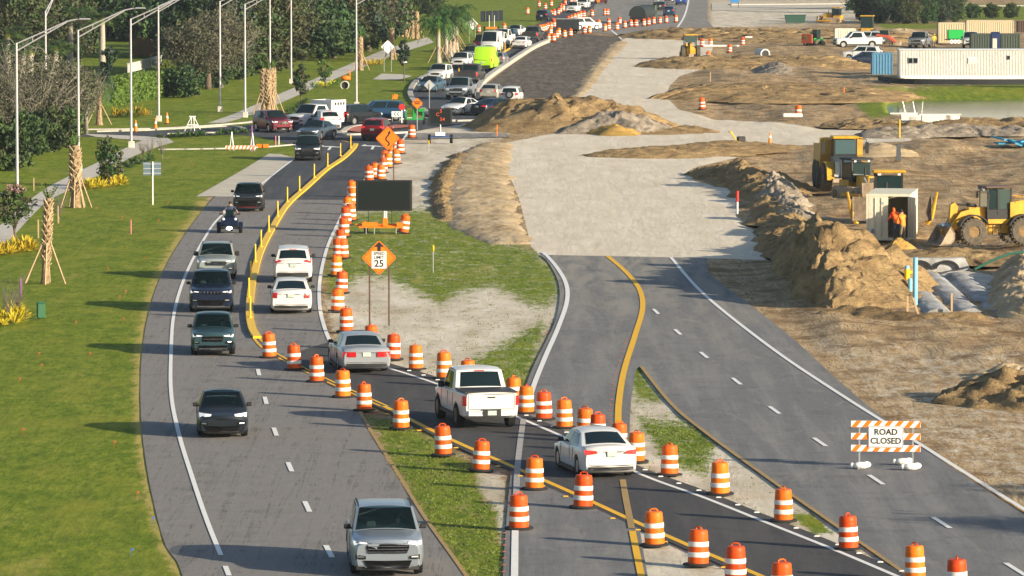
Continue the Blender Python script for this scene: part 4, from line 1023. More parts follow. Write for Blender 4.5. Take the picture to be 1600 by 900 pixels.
vehicle('white_suv', 'third white suv in the far line, at the top edge of the photo', 'suv', 'suv', 'white', (918, 5), R(180 - 10), Q1, lod=1, lit=False)
vehicle('blue_sedan', 'blue sedan beyond the row of drums in front of the far junction', 'sedan', 'hatch', 'blue', (1045, 25), R(-4), Q2, lod=1)
vehicle('dark_sedan', 'dark green black sedan left of the far blue sedan', 'sedan', 'hatch', 'charcoal', (1032, 17), R(-4), Q2, lod=1)
vehicle('grey_suv', 'grey suv at the top edge behind the dark far sedan', 'suv', 'suv', 'grey', (1029, 8), R(-4), Q2, lod=1)
vehicle('bright_blue_car', 'bright blue car at the top edge near the white lane line', 'car', 'suv', paint('bright_blue', (.02, .06, .30), .3), (1064, 8), R(-3), Q2, lod=1)
vehicle('white_car', 'white car at the top edge between the grey suv and the bright blue car', 'car', 'suv', 'white', (1043, 4), R(-3), Q2, lod=1)
vehicle('white_crossover', 'white crossover driving away, ahead of a white sedan and left of the drums', 'suv', 'crossover', 'white', (458, 441), H((455, 490), (460, 440)), Q2)
vehicle('white_sedan', 'plain white sedan following the white crossover beside the yellow separator', 'sedan', 'accord', 'white', (455, 489), H((456, 520), (457, 450)), Q2)
vehicle('silver_sedan', 'silver old full size sedan with long red tail lamps below the speed sign', 'sedan', 'marquis', 'silverwarm', (566, 580), H((580, 598), (522, 556)), Q2)
tr = vehicle('white_pickup', 'big white pickup with black tyres and a black bed cover in the crossover lane', 'pickup', 'pickup', 'white', (757, 668), H((800, 694), (690, 640)), Q2, dark_rim=True, extra='tonneau', lift=.05)
vehicle('white_sedan', 'glossy white sedan with a dark rear window between orange drums, right turn lamp lit', 'sedan', 'sedan', 'white', (944, 744), H((1000, 770), (880, 718)), Q2, brake=True)
# ================================================================== traffic drums, signs, lamps
_o = NT('drum_orange'); _oi = _o.n('ObjectInfo'); _tc = _o.n('TexCoord')
_c = _o.ramp(_o.noise(_tc.outputs['Object'], 4, 5, .7), (.3, (.62, .085, .006)), (.6, (.80, .135, .010)))
_c = _o.mix(_o.rng(_o.noise(_tc.outputs['Object'], 14, 4, .75), .56, .74, 0, .45), _c, (.30, .10, .04))
_h = _o.n('HueSaturation'); _o.l(_c, _h.inputs['Color']); _o.l(_o.math('MULTIPLY_ADD', _oi.outputs['Random'], .02, .49), _h.inputs['Hue']); _o.l(_o.math('MULTIPLY_ADD', _oi.outputs['Random'], .35, .78), _h.inputs['Value']); _o.l(_h.outputs[0], _o.b.inputs['Base Color']); _o.b.inputs['Roughness'].default_value = .5
M_OR = _o.m
M_ORF = pmat('sign_orange', (.90, .20, .01), .5)
M_BAND = pmat('white_reflective_band', (.72, .71, .68), .45, var=.16, vscale=7)
M_RUB = pmat('black_rubber', (.022, .022, .022), .85)
M_STEEL = pmat('galvanised_steel', (.50, .51, .53), .42, metal=.55, var=.08, vscale=3)
M_ALU = pmat('sign_back_aluminium', (.55, .57, .58), .45, metal=.5)
M_RUST = pmat('brown_steel_post', (.085, .055, .04), .7, var=.3, vscale=6)
M_SIGNW = pmat('sign_white', (.80, .81, .80), .5)
M_BLK = pmat('sign_black', (.015, .015, .017), .6)
M_WOOD = pmat('bare_timber', (.45, .32, .19), .85, var=.2, vscale=6, bump=.2, bscale=20)
M_YPOST = pmat('yellow_plastic', (.85, .52, .015), .5, var=.06, vscale=8)
M_REDP = pmat('red_plastic', (.55, .03, .02), .5)
def drum():
    t = thing('traffic_drum', 'x', 'traffic drum')
    b = MB(); b.lathe([(.285, .055), (.285, .29), (.272, .30), (.272, .62), (.258, .63), (.258, .83), (.25, .84), (.25, .93), (.22, .975), (.12, .985), (.0001, .985)], 22)
    b.build('drum_shell', M_OR, t)
    for z0, z1, r in ((.24, .375, .290), (.525, .66, .277)):
        q = MB(); q.lathe([(r - .004, z0), (r + .004, z0 + .004), (r + .004, z1 - .004), (r - .004, z1)], 22); q.build('reflective_band', M_BAND, t)
    q = MB(); q.lathe([(.27, 0), (.42, .002), (.43, .035), (.40, .06), (.27, .07)], 20); q.build('rubber_base', M_RUB, t)
    q = MB(); q.tube([(-.11, 0, .97), (-.10, 0, 1.03), (-.05, 0, 1.055), (.05, 0, 1.055), (.10, 0, 1.03), (.11, 0, .97)], .022, 6); q.build('handle', M_OR, t)
    return t
DRUM = drum()
ORD = 'first second third fourth fifth sixth seventh eighth ninth tenth eleventh twelfth thirteenth fourteenth fifteenth sixteenth seventeenth eighteenth nineteenth twentieth'.split()
def drums(pts, tmpl, group, lab=None):
    for i, p in enumerate(pts):
        l = (lab[i] if lab and lab[i] else tmpl.format(o=ORD[i] if i < 20 else ''))
        o = place(DRUM, G(p[0], p[1], 0) + Vector((0, 0, .012)), random.uniform(-.5, .5), l, group, random.uniform(.98, 1.04))
        if len(p) > 2: o.rotation_euler = (random.uniform(-.03, .03), p[2], 0)
        else: o.rotation_euler = (random.uniform(-.04, .04), random.uniform(-.045, .045), random.uniform(-3, 3))
drums([(421, 559), (460, 578), (495, 597), (536, 621), (569, 642), (627, 670), (693, 712, -.04), (751, 736, .05), (835, 765), (811, 827), (911, 794), (1023, 853), (1091, 884), (1149, 911), (1222, 939)],
      'orange drum, {o} along the double yellow line from the yellow separator', 'drums along the double yellow line')
drums([(581, 547), (614, 562), (650, 578), (694, 592), (732, 605), (803, 634), (822, 646), (850, 656), (882, 669), (914, 684), (933, 692), (966, 707), (994, 722), (1046, 743), (1125, 773), (1224, 815), (1326, 859), (1430, 908), (1495, 931)],
      'orange drum, {o} along the white crossover lane line from the speed sign', 'drums along the white line of the crossover lane')
drums([(541, 519), (527, 487), (533, 458), (525, 431), (529, 404), (533, 388), (536, 404), (537, 370), (541, 352), (544, 335), (549, 345), (551, 320), (549, 308)],
      'orange drum with white bands, {o} counting up the verge from the speed limit sign', 'drums on the verge by the big message board')
drums([(577, 283), (595, 281), (586, 278), (598, 270), (606, 262), (612, 252), (601, 258), (619, 256), (625, 240), (618, 236)],
      'orange drum with white bands, {o} counting up the packed row behind the curve sign', 'drums behind the curve sign')
drums([(643, 216)], 'single orange drum on the pale strip left of the small message board', None)
drums([(630, 364, .16)], 'leaning orange drum at the right end of the orange trailer', None)
drums([(612, 178)], 'orange drum raised behind the arrow barricade by the roundabout', None)
drums([(770, 186), (789, 177)], 'x', 'drums by the dark milled ground', ['orange drum at the edge of the dirt just right of the navy sedan', 'short orange drum at the dirt edge below the white off roader'])
FD = 'small far orange drum in the packed row beside the northern lane'
drums([(840, 52), (844, 51), (848, 50), (852, 49), (856, 47), (861, 46), (866, 43), (860, 54), (865, 40), (861, 27), (866, 25), (872, 23), (876, 20), (880, 17), (883, 13), (883, 9), (892, 6), (896, 5), (900, 4), (877, 15), (888, 36), (893, 34), (898, 32), (903, 30), (907, 28), (912, 27)], FD, 'far drums packed beside the northern lane')
FE = 'small far orange drum in the cluster below the black box trailer'
drums([(857, 65), (865, 65), (870, 60), (873, 56), (882, 59), (891, 57)], FE, 'far drums below the black box trailer')
drums([(913, 53), (921, 52), (927, 43), (935, 42), (945, 49), (951, 47), (951, 40), (964, 47), (968, 38), (976, 44), (986, 42), (994, 42), (1006, 41), (1013, 40), (1021, 38), (1031, 37), (1041, 36), (1056, 35)],
      'small far orange drum, {o} from the white van in the row across the closed road', 'far drums in the row across the closed road')
drums([(925, 26), (945, 24), (949, 24)], 'small far orange drum on the green island, {o} from the left', 'far drums on the green island')
drums([(842, 11), (852, 15), (861, 10), (824, 22)], 'small far orange drum left of the dark blue suv, {o} in the scattered group', 'far drums scattered at the top of the road')
drums([(748, 51), (788, 48)], 'x', 'drums by the dark message boards', ['orange drum left of the low orange trailer under the dark boards', 'orange drum right of the low orange trailer under the dark boards'])
drums([(1097, 73), (1110, 73), (1160, 71), (1140, 83), (1107, 94)], 'x', 'drums behind the yellow backhoe',
      ['orange drum just right of the yellow backhoe cab', 'orange drum beside a dark hole right of the yellow backhoe', 'orange drum farthest right of those behind the yellow backhoe', 'orange drum in front of the white pipe right of the yellow backhoe', 'orange drum at the shadowed dirt edge below the yellow backhoe'])
drums([(1097, 171), (1247, 184)], 'x', 'drums on the lower dirt shelf', ['orange drum with a stake behind it at the left of the lower dirt shelf', 'orange drum above a pale slab at the right of the lower dirt shelf'])

# ---------------- yellow separator and its posts
mb = MB(); ln = gline([(556, 226), (551, 234), (535, 249), (510, 266), (480, 293), (450, 320), (430, 350), (408, 392), (397, 430), (392, 460), (390, 490), (394, 515), (402, 529)], 10)
ribbon(mb, ln, .34, .006, .10); tag(mb.build('lane_separator', M_YPOST), 'long curved yellow lane separator kerb carrying yellow posts', 'lane separator')
mb = MB(); ribbon(mb, gline([(706, 131), (730, 118), (742, 108)], 6), .3, .012, .08); tag(mb.build('lane_separator', M_YPOST), 'short yellow separator kerb beside the charcoal pickup by the lime van', 'lane separator')
mb = MB(); ribbon(mb, gline([(776, 88), (790, 80), (803, 72)], 6), .3, .012, .08); tag(mb.build('lane_separator', M_YPOST), 'far yellow separator kerb beside the white pickups in the queue', 'lane separator')
def post():
    t = thing('delineator_post', 'x', 'post')
    q = MB(); q.lathe([(.04, .0), (.04, .88), (.03, .90), (.0001, .90)], 10); q.build('tube', M_YPOST, t)
    q = MB(); q.lathe([(.10, 0), (.10, .04), (.05, .06), (.04, .06)], 10); q.build('foot', M_YPOST, t)
    return t
POST = post()
for i, p in enumerate([(548, 233), (532, 246), (512, 262), (491, 280), (468, 300), (449, 318), (434, 341), (420, 365), (408, 389), (399, 412), (392, 440), (389, 468), (391, 500)]):
    place(POST, G(*p) + Vector((0, 0, .105)), 0, 'yellow tube post, %s down the long separator from the roundabout' % ORD[i], 'yellow posts on the long separator', (1, 1, 1.0))
for i, p in enumerate([(797, 76), (789, 80), (782, 84), (774, 88), (738, 109), (717, 122), (717, 130), (704, 132), (803, 72)]):
    place(POST, G(*p) + Vector((0, 0, .09)), 0, 'small amber post, %s along the northern lane between the queues' % ORD[i], 'amber posts on the northern lane', 1.0)

# ---------------- signs (front faces look towards -Y)
def yz(M=None): return M
def face_text(body, size, mat, parent, loc, bold=.0, name='lettering', sx=1.0, rz=0):
    o = obj(name, text_mesh(body, size, mat, name, bold, .003, sx=sx), parent)
    o.location = loc; o.rotation_euler = (math.pi / 2, 0, rz); return o
def diamond(t, c, half, mat, back=False, rim=True, mname='sign_panel'):
    q = MB(); k = .06
    pts = [(half, 0), (0, half), (-half, 0), (0, -half)]
    out = []
    for i in range(4):
        a, b, z = Vector(pts[i - 1]), Vector(pts[i]), Vector(pts[(i + 1) % 4])
        out += [b + (a - b).normalized() * k, b + (z - b).normalized() * k]
    q.prism([(p.x + c[0], p.y + c[2]) for p in out], c[1] - .006, c[1] + .006, 'Y')
    o = q.build(mname, mat, t)
    if rim:
        q = MB(); rr = [(p[0] * .93, p[1] * .93) for p in pts]; r2 = [(p[0] * .895, p[1] * .895) for p in pts]
        for i in range(4):
            a, b, d, e = rr[i], rr[(i + 1) % 4], r2[(i + 1) % 4], r2[i]
            q.add([(p[0] + c[0], c[1] - .009, p[1] + c[2]) for p in (a, b, d, e)], [(0, 1, 2, 3)])
        q.build('border', M_BLK, o)
    return o
def posts(t, xs, h, r, mat, y=.03):
    for x in xs:
        q = MB(); q.box((x, y, h / 2), (r * 2, r * 2, h)); q.build('post', mat, t)
# speed limit ahead
b = G(592.5, 509); t = thing('warning_sign', 'orange diamond sign with a speed limit 25 panel and an up arrow, on two posts', 'road sign', b, -.03)
posts(t, (-.42, .42), 3.35, .035, M_RUST)
p_ = diamond(t, (0, -.02, 2.95), .76, M_ORF)
q = MB(); q.prism([(-.075, 3.22), (.075, 3.22), (.075, 3.42), (.20, 3.42), (0, 3.62), (-.20, 3.42), (-.075, 3.42)], -.032, -.027, 'Y'); q.build('arrow', M_BLK, t)
q = MB(); q.box((0, -.036, 2.86), (.64, .012, .74)); pl = q.build('speed_panel', M_SIGNW, t)
face_text('SPEED', .19, M_BLK, pl, (0, -.044, 3.13), .004, sx=.95); face_text('LIMIT', .19, M_BLK, pl, (0, -.044, 2.96), .004); face_text('25', .42, M_BLK, pl, (0, -.044, 2.69), .010)
# curve sign
b = G(606, 281); t = thing('warning_sign', 'orange diamond sign with a black winding arrow behind the big message board', 'road sign', b, -.05)
posts(t, (-.38, .38), 3.0, .035, M_RUST)
diamond(t, (0, -.02, 2.72), .80, M_ORF)
q = MB(); pts = [(.0, 2.22), (.10, 2.34), (.06, 2.46), (-.10, 2.58), (-.13, 2.70), (-.04, 2.84), (.06, 2.96), (.10, 3.06)]
for a, c in zip(pts, pts[1:]):
    d = Vector((c[0] - a[0], c[1] - a[1])).normalized(); n_ = Vector((-d.y, d.x)) * .045; e = d * .02
    q.add([(a[0] + n_.x - e.x, -.0325, a[1] + n_.y - e.y), (a[0] - n_.x - e.x, -.0325, a[1] - n_.y - e.y), (c[0] - n_.x + e.x, -.0325, c[1] - n_.y + e.y), (c[0] + n_.x + e.x, -.0325, c[1] + n_.y + e.y)], [(0, 1, 2, 3)])
q.add([(-.02, -.0325, 3.06), (.22, -.0325, 3.02), (.13, -.0325, 3.22)], [(0, 1, 2)])
q.build('winding_arrow', M_BLK, t, False)
# small orange sign by the green cart
b = G(652, 204); t = thing('warning_sign', 'small orange diamond sign on a thin post by the green cart', 'road sign', b)
posts(t, (0,), 1.9, .03, M_STEEL); diamond(t, (0, -.02, 2.15), .46, M_ORF)
face_text('ROUND', .13, M_BLK, t, (0, -.04, 2.26), .006); face_text('ABOUT', .13, M_BLK, t, (0, -.04, 2.12), .006)
# sign backs
for p, h_, s_, lab, cat in (((671, 176), 2.35, .48, 'back of a grey diamond sign in front of the pale blue sedan', 'road sign'), ((606, 112), 2.6, .72, 'white backed diamond sign on two posts beyond the lawn', 'road sign'), ((738, 66), 2.3, .76, 'far white backed diamond sign on two posts near the palms', 'road sign')):
    b = G(*p); t = thing('sign_back', lab, cat, b)
    posts(t, (0,) if s_ < .5 else (-.38, .38), h_ + .1, .03, M_STEEL, -.03); diamond(t, (0, .0, h_), s_, M_ALU if s_ < .5 else M_SIGNW, rim=False)
b = G(239, 320); t = thing('guide_sign', 'blue grey back of a rectangular sign on one white post in the lawn', 'road sign', b, .05)
posts(t, (0,), 2.6, .035, M_SIGNW, -.04); q = MB(); q.box((-.04, 0, 2.18), (1.06, .012, .80)); q.build('sign_panel', pmat('blue_grey_back', (.13, .19, .24), .5, metal=.2), t)
for z in (1.9, 2.18, 2.46): q = MB(); q.box((-.04, -.02, z), (1.06, .03, .04)); q.build('stiffener', M_ALU, t)
b = G(632, 128); t = thing('guide_sign', 'small white rectangular sign on a thin post below a dark column tree', 'road sign', b)
posts(t, (0,), 2.6, .025, M_RUST); q = MB(); q.box((0, -.02, 2.25), (.55, .012, .7)); q.build('sign_panel', M_SIGNW, t)
b = G(628, 192); t = thing('stop_paddle', 'round red sign on a white post left of the green cart', 'road sign', b)
posts(t, (0,), 1.1, .05, M_SIGNW); q = MB(); q.cyl((0, -.03, 1.3), (0, -.015, 1.3), .26, n=20); q.build('sign_disc', M_REDP, t)
b = G(619, 190); t = thing('arrow_barricade', 'white barricade panel with black chevrons at the roundabout edge', 'barricade', b)
q = MB(); q.box((.0, 0, .62), (.75, .04, .45)); q.build('panel', M_SIGNW, t)
for x in (-.2, .05): q = MB(); q.prism([(x, .62), (x + .15, .78), (x + .22, .78), (x + .08, .62), (x + .22, .46), (x + .15, .46)], -.028, -.022, 'Y'); q.build('chevron', M_BLK, t)
posts(t, (-.3, .3), .5, .025, M_STEEL)
b = G(618, 170); tag((lambda q: (q.prism([(-.25, .9), (.15, .85), (.25, 1.2), (-.1, 1.3)], -.01, .01, 'Y'), q.box((-.27, 0, .65), (.03, .03, 1.3)))[0] and q.build('warning_flag', M_ORF))(MB()), 'orange flag on a stick at the lawn edge behind the bright blue suv', 'flag').location = b
# ROAD CLOSED barricade
b = G(1384, 731); t = thing('road_closed_barricade', 'striped three rail barricade with a ROAD CLOSED sign', 'barricade', b, -.10)
for x in (-.86, .88):
    q = MB(); q.box((x, .02, .78), (.05, .05, 1.5)); q.build('upright', M_STEEL, t)
    q = MB(); q.box((x, .02, .03), (.06, 1.3, .05)); q.build('foot', M_STEEL, t)
for k, z in enumerate((1.43, 1.03, .64)):
    q = MB(); q.box((0, -.02, z), (2.26, .025, .21)); rl = q.build('rail', M_SIGNW, t)
    q = MB()
    for i in range(7):
        x0 = -1.13 + i * .345 + (.0 if k != 1 else .0); a = [(x0, z - .104), (x0 + .17, z - .104), (x0 + .34, z + .104), (x0 + .17, z + .104)]
        a = [(max(-1.129, min(1.129, p[0])), p[1]) for p in a]
        q.add([(p[0], -.0355, p[1]) for p in a], [(0, 1, 2, 3)])
    q.build('stripe', M_ORF, rl, False)
q = MB(); q.box((.0, -.05, 1.02), (1.14, .015, .70)); pl = q.build('sign_panel', M_SIGNW, t)
q = MB()
for x0, x1, z0, z1 in ((-.56, .56, .685, .697), (-.56, .56, 1.343, 1.355), (-.56, -.548, .697, 1.343), (.548, .56, .697, 1.343)): q.add([(x0, -.0605, z0), (x1, -.0605, z0), (x1, -.0605, z1), (x0, -.0605, z1)], [(0, 1, 2, 3)])
q.build('border', M_BLK, pl, False)
face_text('ROAD', .27, M_BLK, pl, (0, -.061, 1.17), .006); face_text('CLOSED', .27, M_BLK, pl, (0, -.061, .88), .006)
M_BAG = pmat('white_sandbag', (.75, .75, .74), .85, var=.1, vscale=8, bump=.3, bscale=10)
for p, lab in (((1345, 733), 'white sandbag on the left foot of the road closed barricade'), ((1411, 727), 'white sandbag behind the right foot of the road closed barricade'), ((1424, 735), 'white sandbag in front of the right foot of the road closed barricade')):
    q = MB(); c_ = random.uniform(-.1, .1)
    q.ball((0, 0, .13), (.34, .2, .14), 14, 8); q.ball((.22, .02, .16), (.2, .17, .13), 10, 7); q.ball((-.36, .0, .14), (.08, .07, .10), 8, 6)
    o = tag(q.build('sandbag', M_BAG), lab, 'sandbag', 'sandbags on the barricade feet'); o.location = G(*p) + Vector((0, 0, .01)); o.rotation_euler = (0, 0, c_); o.scale = (.8, .8, .85)
# ---------------- message boards
def msg_board(at, rz, w, h, z0, label, cat, tcol, trailer_w):
    t = thing('message_board', label, cat, G(*at), rz)
    q = MB(); q.box((0, 0, z0 + h / 2), (w, .16, h), bev=.03); fr = q.build('housing', M_BLKP, t)
    q = MB(); q.box((0, -.082, z0 + h / 2), (w - .28, .012, h - .14)); q.build('display', pmat('led_panel', (.010, .015, .016), .85, spec=.15, var=.25, vscale=12, stretch=(4, 1, .3)), fr)
    q = MB(); q.cyl((0, 0, .45), (0, 0, z0), .06); q.build('mast', M_STEEL, t)
    return t
t = msg_board((600, 364), -.02, 3.12, 1.70, 1.22, 'big blank black message board on an orange trailer', 'message board', None, 0)
q = MB(); q.box((-.35, -.1, .36), (2.0, 1.1, .10)); q.box((-1.0, -.6, .50), (.10, .06, .34)); q.box((-.75, -.55, .50), (.85, .25, .24)); q.box((.9, -.5, .46), (.34, .35, .30)); q.box((.25, -.45, .40), (1.6, .06, .1)); q.box((.1, -.58, .62), (.26, .26, .46)); q.box((-.28, .4, .42), (2.6, .08, .12))
q.build('trailer_frame', M_ORF, t)
for x in (-1.0, .95): q = MB(); q.lathe([(.14, -.09), (.29, -.10), (.31, 0), (.29, .1), (.14, .09)], 16, 'X', (x, .2, .31), close=True); q.build('wheel', M_TYRE, t)
for x in (-.95, .7, -.5): q = MB(); q.box((x, -.66, .16), (.05, .05, .36)); q.build('jack', M_STEEL, t)
q = MB(); q.cyl((.13, -.5, .85), (.13, -.5, 1.12), .06); q.ball((.13, -.5, 1.17), .07); q.build('beacon', M_SIGNW, t)
for x in (-.85, .42): q = MB(); q.box((x, 0, .80), (.03, .03, .85)); q.build('brace', M_BLKP, t)
t = msg_board((688, 224), 0, 1.78, 1.20, 1.42, 'small message board with dim red letters on a blue and white trailer', 'message board', None, 0)
M_LED = pmat('dim_led', (.25, .03, .01), .5, emit=(1, .12, .02), estr=.35)
for s_, x, z in (('S', .05, 2.42), ('C', -.20, 2.16), ('54', .16, 1.80)): face_text(s_, .36, M_LED, t, (x, -.095, z), .004)
q = MB(); q.box((0, -.1, .52), (1.5, .5, .10)); q.build('trailer_frame', pmat('trailer_blue', (.03, .08, .25), .4), t)
q = MB(); q.box((0, -.3, .72), (.72, .4, .26)); q.build('battery_box', M_SIGNW, t)
for x in (-.82, .82): q = MB(); q.lathe([(.16, -.1), (.32, -.11), (.34, 0), (.32, .11), (.16, .1)], 16, 'X', (x, .0, .34), close=True); q.build('wheel', M_TYRE, t)
b = G(768, 48); t = thing('message_board', 'row of dark portable sign boards on a low orange trailer far up the road', 'message board', b)
for x, w_ in ((-1.2, .62), (-.35, .85), (.55, .7), (1.25, .6)): q = MB(); q.box((x, abs(x) * .2, 2.0 + .05 * x), (w_, .12, 1.45)); q.build('board', pmat('dark_board', (.02, .027, .045), .5), t)
for x in (-.3, .4): q = MB(); q.box((x, -.1, 1.1), (.07, .07, 2.0)); q.build('mast', M_SIGNW, t)
q = MB(); q.box((0, 0, .38), (1.5, .8, .26)); q.build('trailer_frame', M_ORF, t)
for x in (-1.0, .95): q = MB(); q.lathe([(.12, -.1), (.3, -.1), (.3, .1), (.12, .1)], 14, 'X', (x, 0, .3), close=True); q.build('wheel', M_TYRE, t)
# green cart
b = G(648, 194); t = thing('utility_cart', 'green framed utility cart with a dark flat top by the roundabout', 'cart', b)
M_GRN = pmat('green_paint', (.02, .30, .05), .4, coat=.3)
q = MB(); q.box((0, 0, .42), (1.5, .9, .12)); q.build('chassis', M_GRN, t)
for x in (-.7, -.1, .7): q = MB(); q.box((x, -.1, .85), (.12, .12, .9)); q.build('frame_post', M_GRN, t)
q = MB(); q.box((.55, -.05, 1.15), (.5, .6, .25)); q.box((-.05, .1, .85), (.3, .3, .7)); q.build('engine_box', M_GRN, t)
q = MB(); q.box((0, 0, 1.42), (1.6, 1.1, .10)); q.build('flat_top', pmat('dark_panel', (.05, .04, .04), .5), t)
for x in (-.75, .75): q = MB(); q.lathe([(.14, -.1), (.28, -.1), (.28, .1), (.14, .1)], 14, 'X', (x, -.2, .28), close=True); q.build('wheel', M_TYRE, t)

# ---------------- street lamps
M_POLE = pmat('lamp_pole_grey', (.42, .41, .44), .5, metal=.2, var=.06, vscale=2)
def lamp():
    t = thing('street_lamp', 'x', 'street lamp')
    q = MB(); q.cyl((0, 0, .5), (0, 0, 9.5), .10, .07, 12); q.build('pole', M_POLE, t)
    q = MB(); q.box((0, 0, .25), (.46, .46, .5), bev=.04); q.build('base_box', M_CONC, t)
    q = MB(); q.tube([(0, 0, 9.45), (1.6, 0, 10.15), (3.1, 0, 10.82), (3.6, 0, 10.93), (4.0, 0, 10.95)], .045, 8); q.tube([(0, 0, 9.0), (1.6, 0, 9.92), (3.1, 0, 10.78)], .045, 8); q.box((1.0, 0, 9.73), (.04, .04, .36)); q.box((2.1, 0, 10.28), (.04, .04, .2)); q.build('arm', M_POLE, t)
    q = MB(); q.box((4.2, 0, 10.97), (.75, .30, .09), taper=(.9, .7), bev=.03); q.build('luminaire', M_POLE, t)
    return t
LAMP = lamp()
for p, rz, lab in (((27, 308), 0, 'nearest street lamp, at the left edge of the photo beside the sidewalk'), ((123, 267), 0, 'street lamp rising behind the thick palm trunk on the lawn'), ((205, 231), 0, 'street lamp with its base on the bend of the sidewalk'), ((248, 190), 0, 'street lamp with its base beside the orange cones and the hedge'),
                   ((344, 175), 0, 'street lamp at the foot of the green slope left of the north sidewalk'), ((383, 184), 0, 'street lamp at the near end of the north sidewalk, beside the slope'), ((422, 152), 0, 'street lamp rising behind the clump of tied palm trunks'), ((455, 131), 0, 'street lamp rising behind the dark oval shrub by the sidewalk'),
                   ((557, 168), 0, 'street lamp on the lawn directly behind the blue suv'), ((72, 207), R(80), 'street lamp half hidden by palms, its arm turned away')):
    place(LAMP, G(*p), rz, lab, 'tall grey street lamps')

# ---------------- cones, stakes, flags, small street things
def cone():
    t = thing('traffic_cone', 'x', 'traffic cone'); q = MB(); q.lathe([(.13, .03), (.03, .72), (.0001, .72)], 14); q.build('cone_body', M_ORF, t)
    q = MB(); q.box((0, 0, .02), (.38, .38, .035)); q.build('cone_foot', M_BLKP, t); q = MB(); q.lathe([(.094, .36), (.066, .50), (.062, .50), (.09, .36)], 14); q.build('collar', M_BAND, t); return t
CONE = cone()
for p, s_, lab in (((212, 206), 1.3, 'orange cone just right of a street lamp on the kerb'), ((243, 202), 1.25, 'orange cone left of the lamp base by the hedge'), ((261, 193), 1.25, 'orange cone right of the lamp base by the hedge'), ((1203, 224), 1.15, 'orange cone on the dirt strip beside the yellow compactor')): place(CONE, G(*p), 0, lab, 'orange cones', s_)
def stick(name, at, h, r, mat, lab, cat, group=None, tip=None, tipmat=None, lean=0):
    t = thing(name, lab, cat, G(*at), 0, group); t.rotation_euler = (0, lean, 0)
    q = MB(); q.box((0, 0, h / 2), (r * 2, r * 2, h)); q.build('stake', mat, t)
    if tip: q = MB(); q.cyl((0, 0, h - tip), (0, 0, h), r * 2.4, n=8); q.build('cap', tipmat, t)
    return t
M_PINK = pmat('pink_tape', (.7, .22, .28), .6); M_PURP = pmat('purple_tape', (.32, .12, .36), .6); M_CYAN = pmat('light_blue_pvc', (.20, .52, .70), .35)
stick('marker_post', (677, 426), 1.35, .018, M_ALU, 'thin post with a yellow cap on the grass below the tan sand bank', 'marker post', None, .30, M_YPOST)
stick('marker_post', (670, 241), 1.0, .016, M_ALU, 'thin post with a yellow cap near the small message board', 'marker post', None, .30, M_YPOST)
stick('survey_stake', (205, 366), .8, .025, M_PINK, 'pink taped stake standing alone in the left lawn', 'stake')
stick('survey_stake', (394, 237), 1.9, .035, M_PURP, 'purple taped stake beside the striped barrier board', 'stake', None)
stick('survey_stake', (431, 229), .8, .03, M_PINK, 'pale pink stake, left one of the pair on the island lawn', 'stake'); stick('survey_stake', (436, 226), .65, .03, M_SIGNW, 'white stake, right one of the pair on the island lawn', 'stake')
stick('survey_stake', (91, 349), 1.0, .03, M_WOOD, 'wooden stake in the lawn below the thick palm trunk', 'stake'); stick('survey_stake', (53, 298), .8, .03, M_WOOD, 'wooden stake beside the nearest street lamp on the far walk side', 'stake')
stick('survey_stake', (60, 372), 1.0, .035, M_WOOD, 'wooden stake beside the slim palm trunk on the lawn', 'stake')
stick('survey_stake', (1406, 215), 1.4, .04, M_YPOST, 'yellow painted stake behind the articulated dump truck', 'stake')
stick('survey_stake', (777, 213), .9, .03, M_ORF, 'orange stake at the left foot of the largest dirt heap', 'stake')
for k, p in enumerate(((1110, 130), (1319, 155))): stick('survey_stake', p, 1.1, .04, (M_WOOD, M_ORF)[k], ('pale stake in the dirt shelf right of the lime rock road', 'orange taped stake left of the grass bank by the pond')[k], 'stake')
stick('survey_stake', (1000, 172), .0 + .9, .03, M_WOOD, 'wooden stake on the lime rock behind the grey brown heap', 'stake')
t = thing('pipe_marker', 'red capped white pipe standing at the right edge of the lime rock', 'pipe', G(1152, 334)); q = MB(); q.cyl((0, 0, 0), (0, 0, .75), .06); q.build('riser', M_SIGNW, t); q = MB(); q.cyl((0, 0, .70), (0, 0, 1.25), .09); q.ball((0, 0, 1.25), .1); q.build('cap', M_REDP, t)
t = thing('cable_pedestal', 'small green utility pedestal standing in the left lawn', 'utility box', G(64, 498), .2); q = MB(); q.box((0, 0, .36), (.36, .30, .68), bev=.04); q.build('housing', pmat('pedestal_green', (.025, .12, .055), .5, bump=.3, bscale=30), t); q = MB(); q.box((0, 0, .72), (.38, .32, .06), bev=.02); q.build('lid', MATS['pedestal_green'], t)
M_FLAG = pmat('orange_flag', (.42, .10, .035), .7)
for i, p in enumerate([(168, 425), (196, 462), (192, 505), (178, 700), (186, 470), (225, 409), (60, 560), (35, 680), (205, 870), (238, 820), (64, 578), (214, 780), (262, 322), (180, 290), (234, 290), (300, 262), (150, 330), (190, 345), (247, 350), (118, 510), (30, 600), (140, 560)]):
    blue = i in (8, 9)
    q = MB(); q.box((0, 0, .12), (.010, .010, .24)); q.add([(0, .008, .24), (.07, .02, .235), (.07, 0, .18), (0, .008, .18)], [(0, 1, 2, 3)])
    o = q.build('marking_flag', pmat('blue_flag', (.04, .12, .45), .6) if blue else M_FLAG, None, False); o.location = G(*p)
    tag(o, 'tiny blue marking flag in the left lawn' if blue else 'tiny orange marking flag in the left lawn', 'flag', 'marking flags in the lawn')
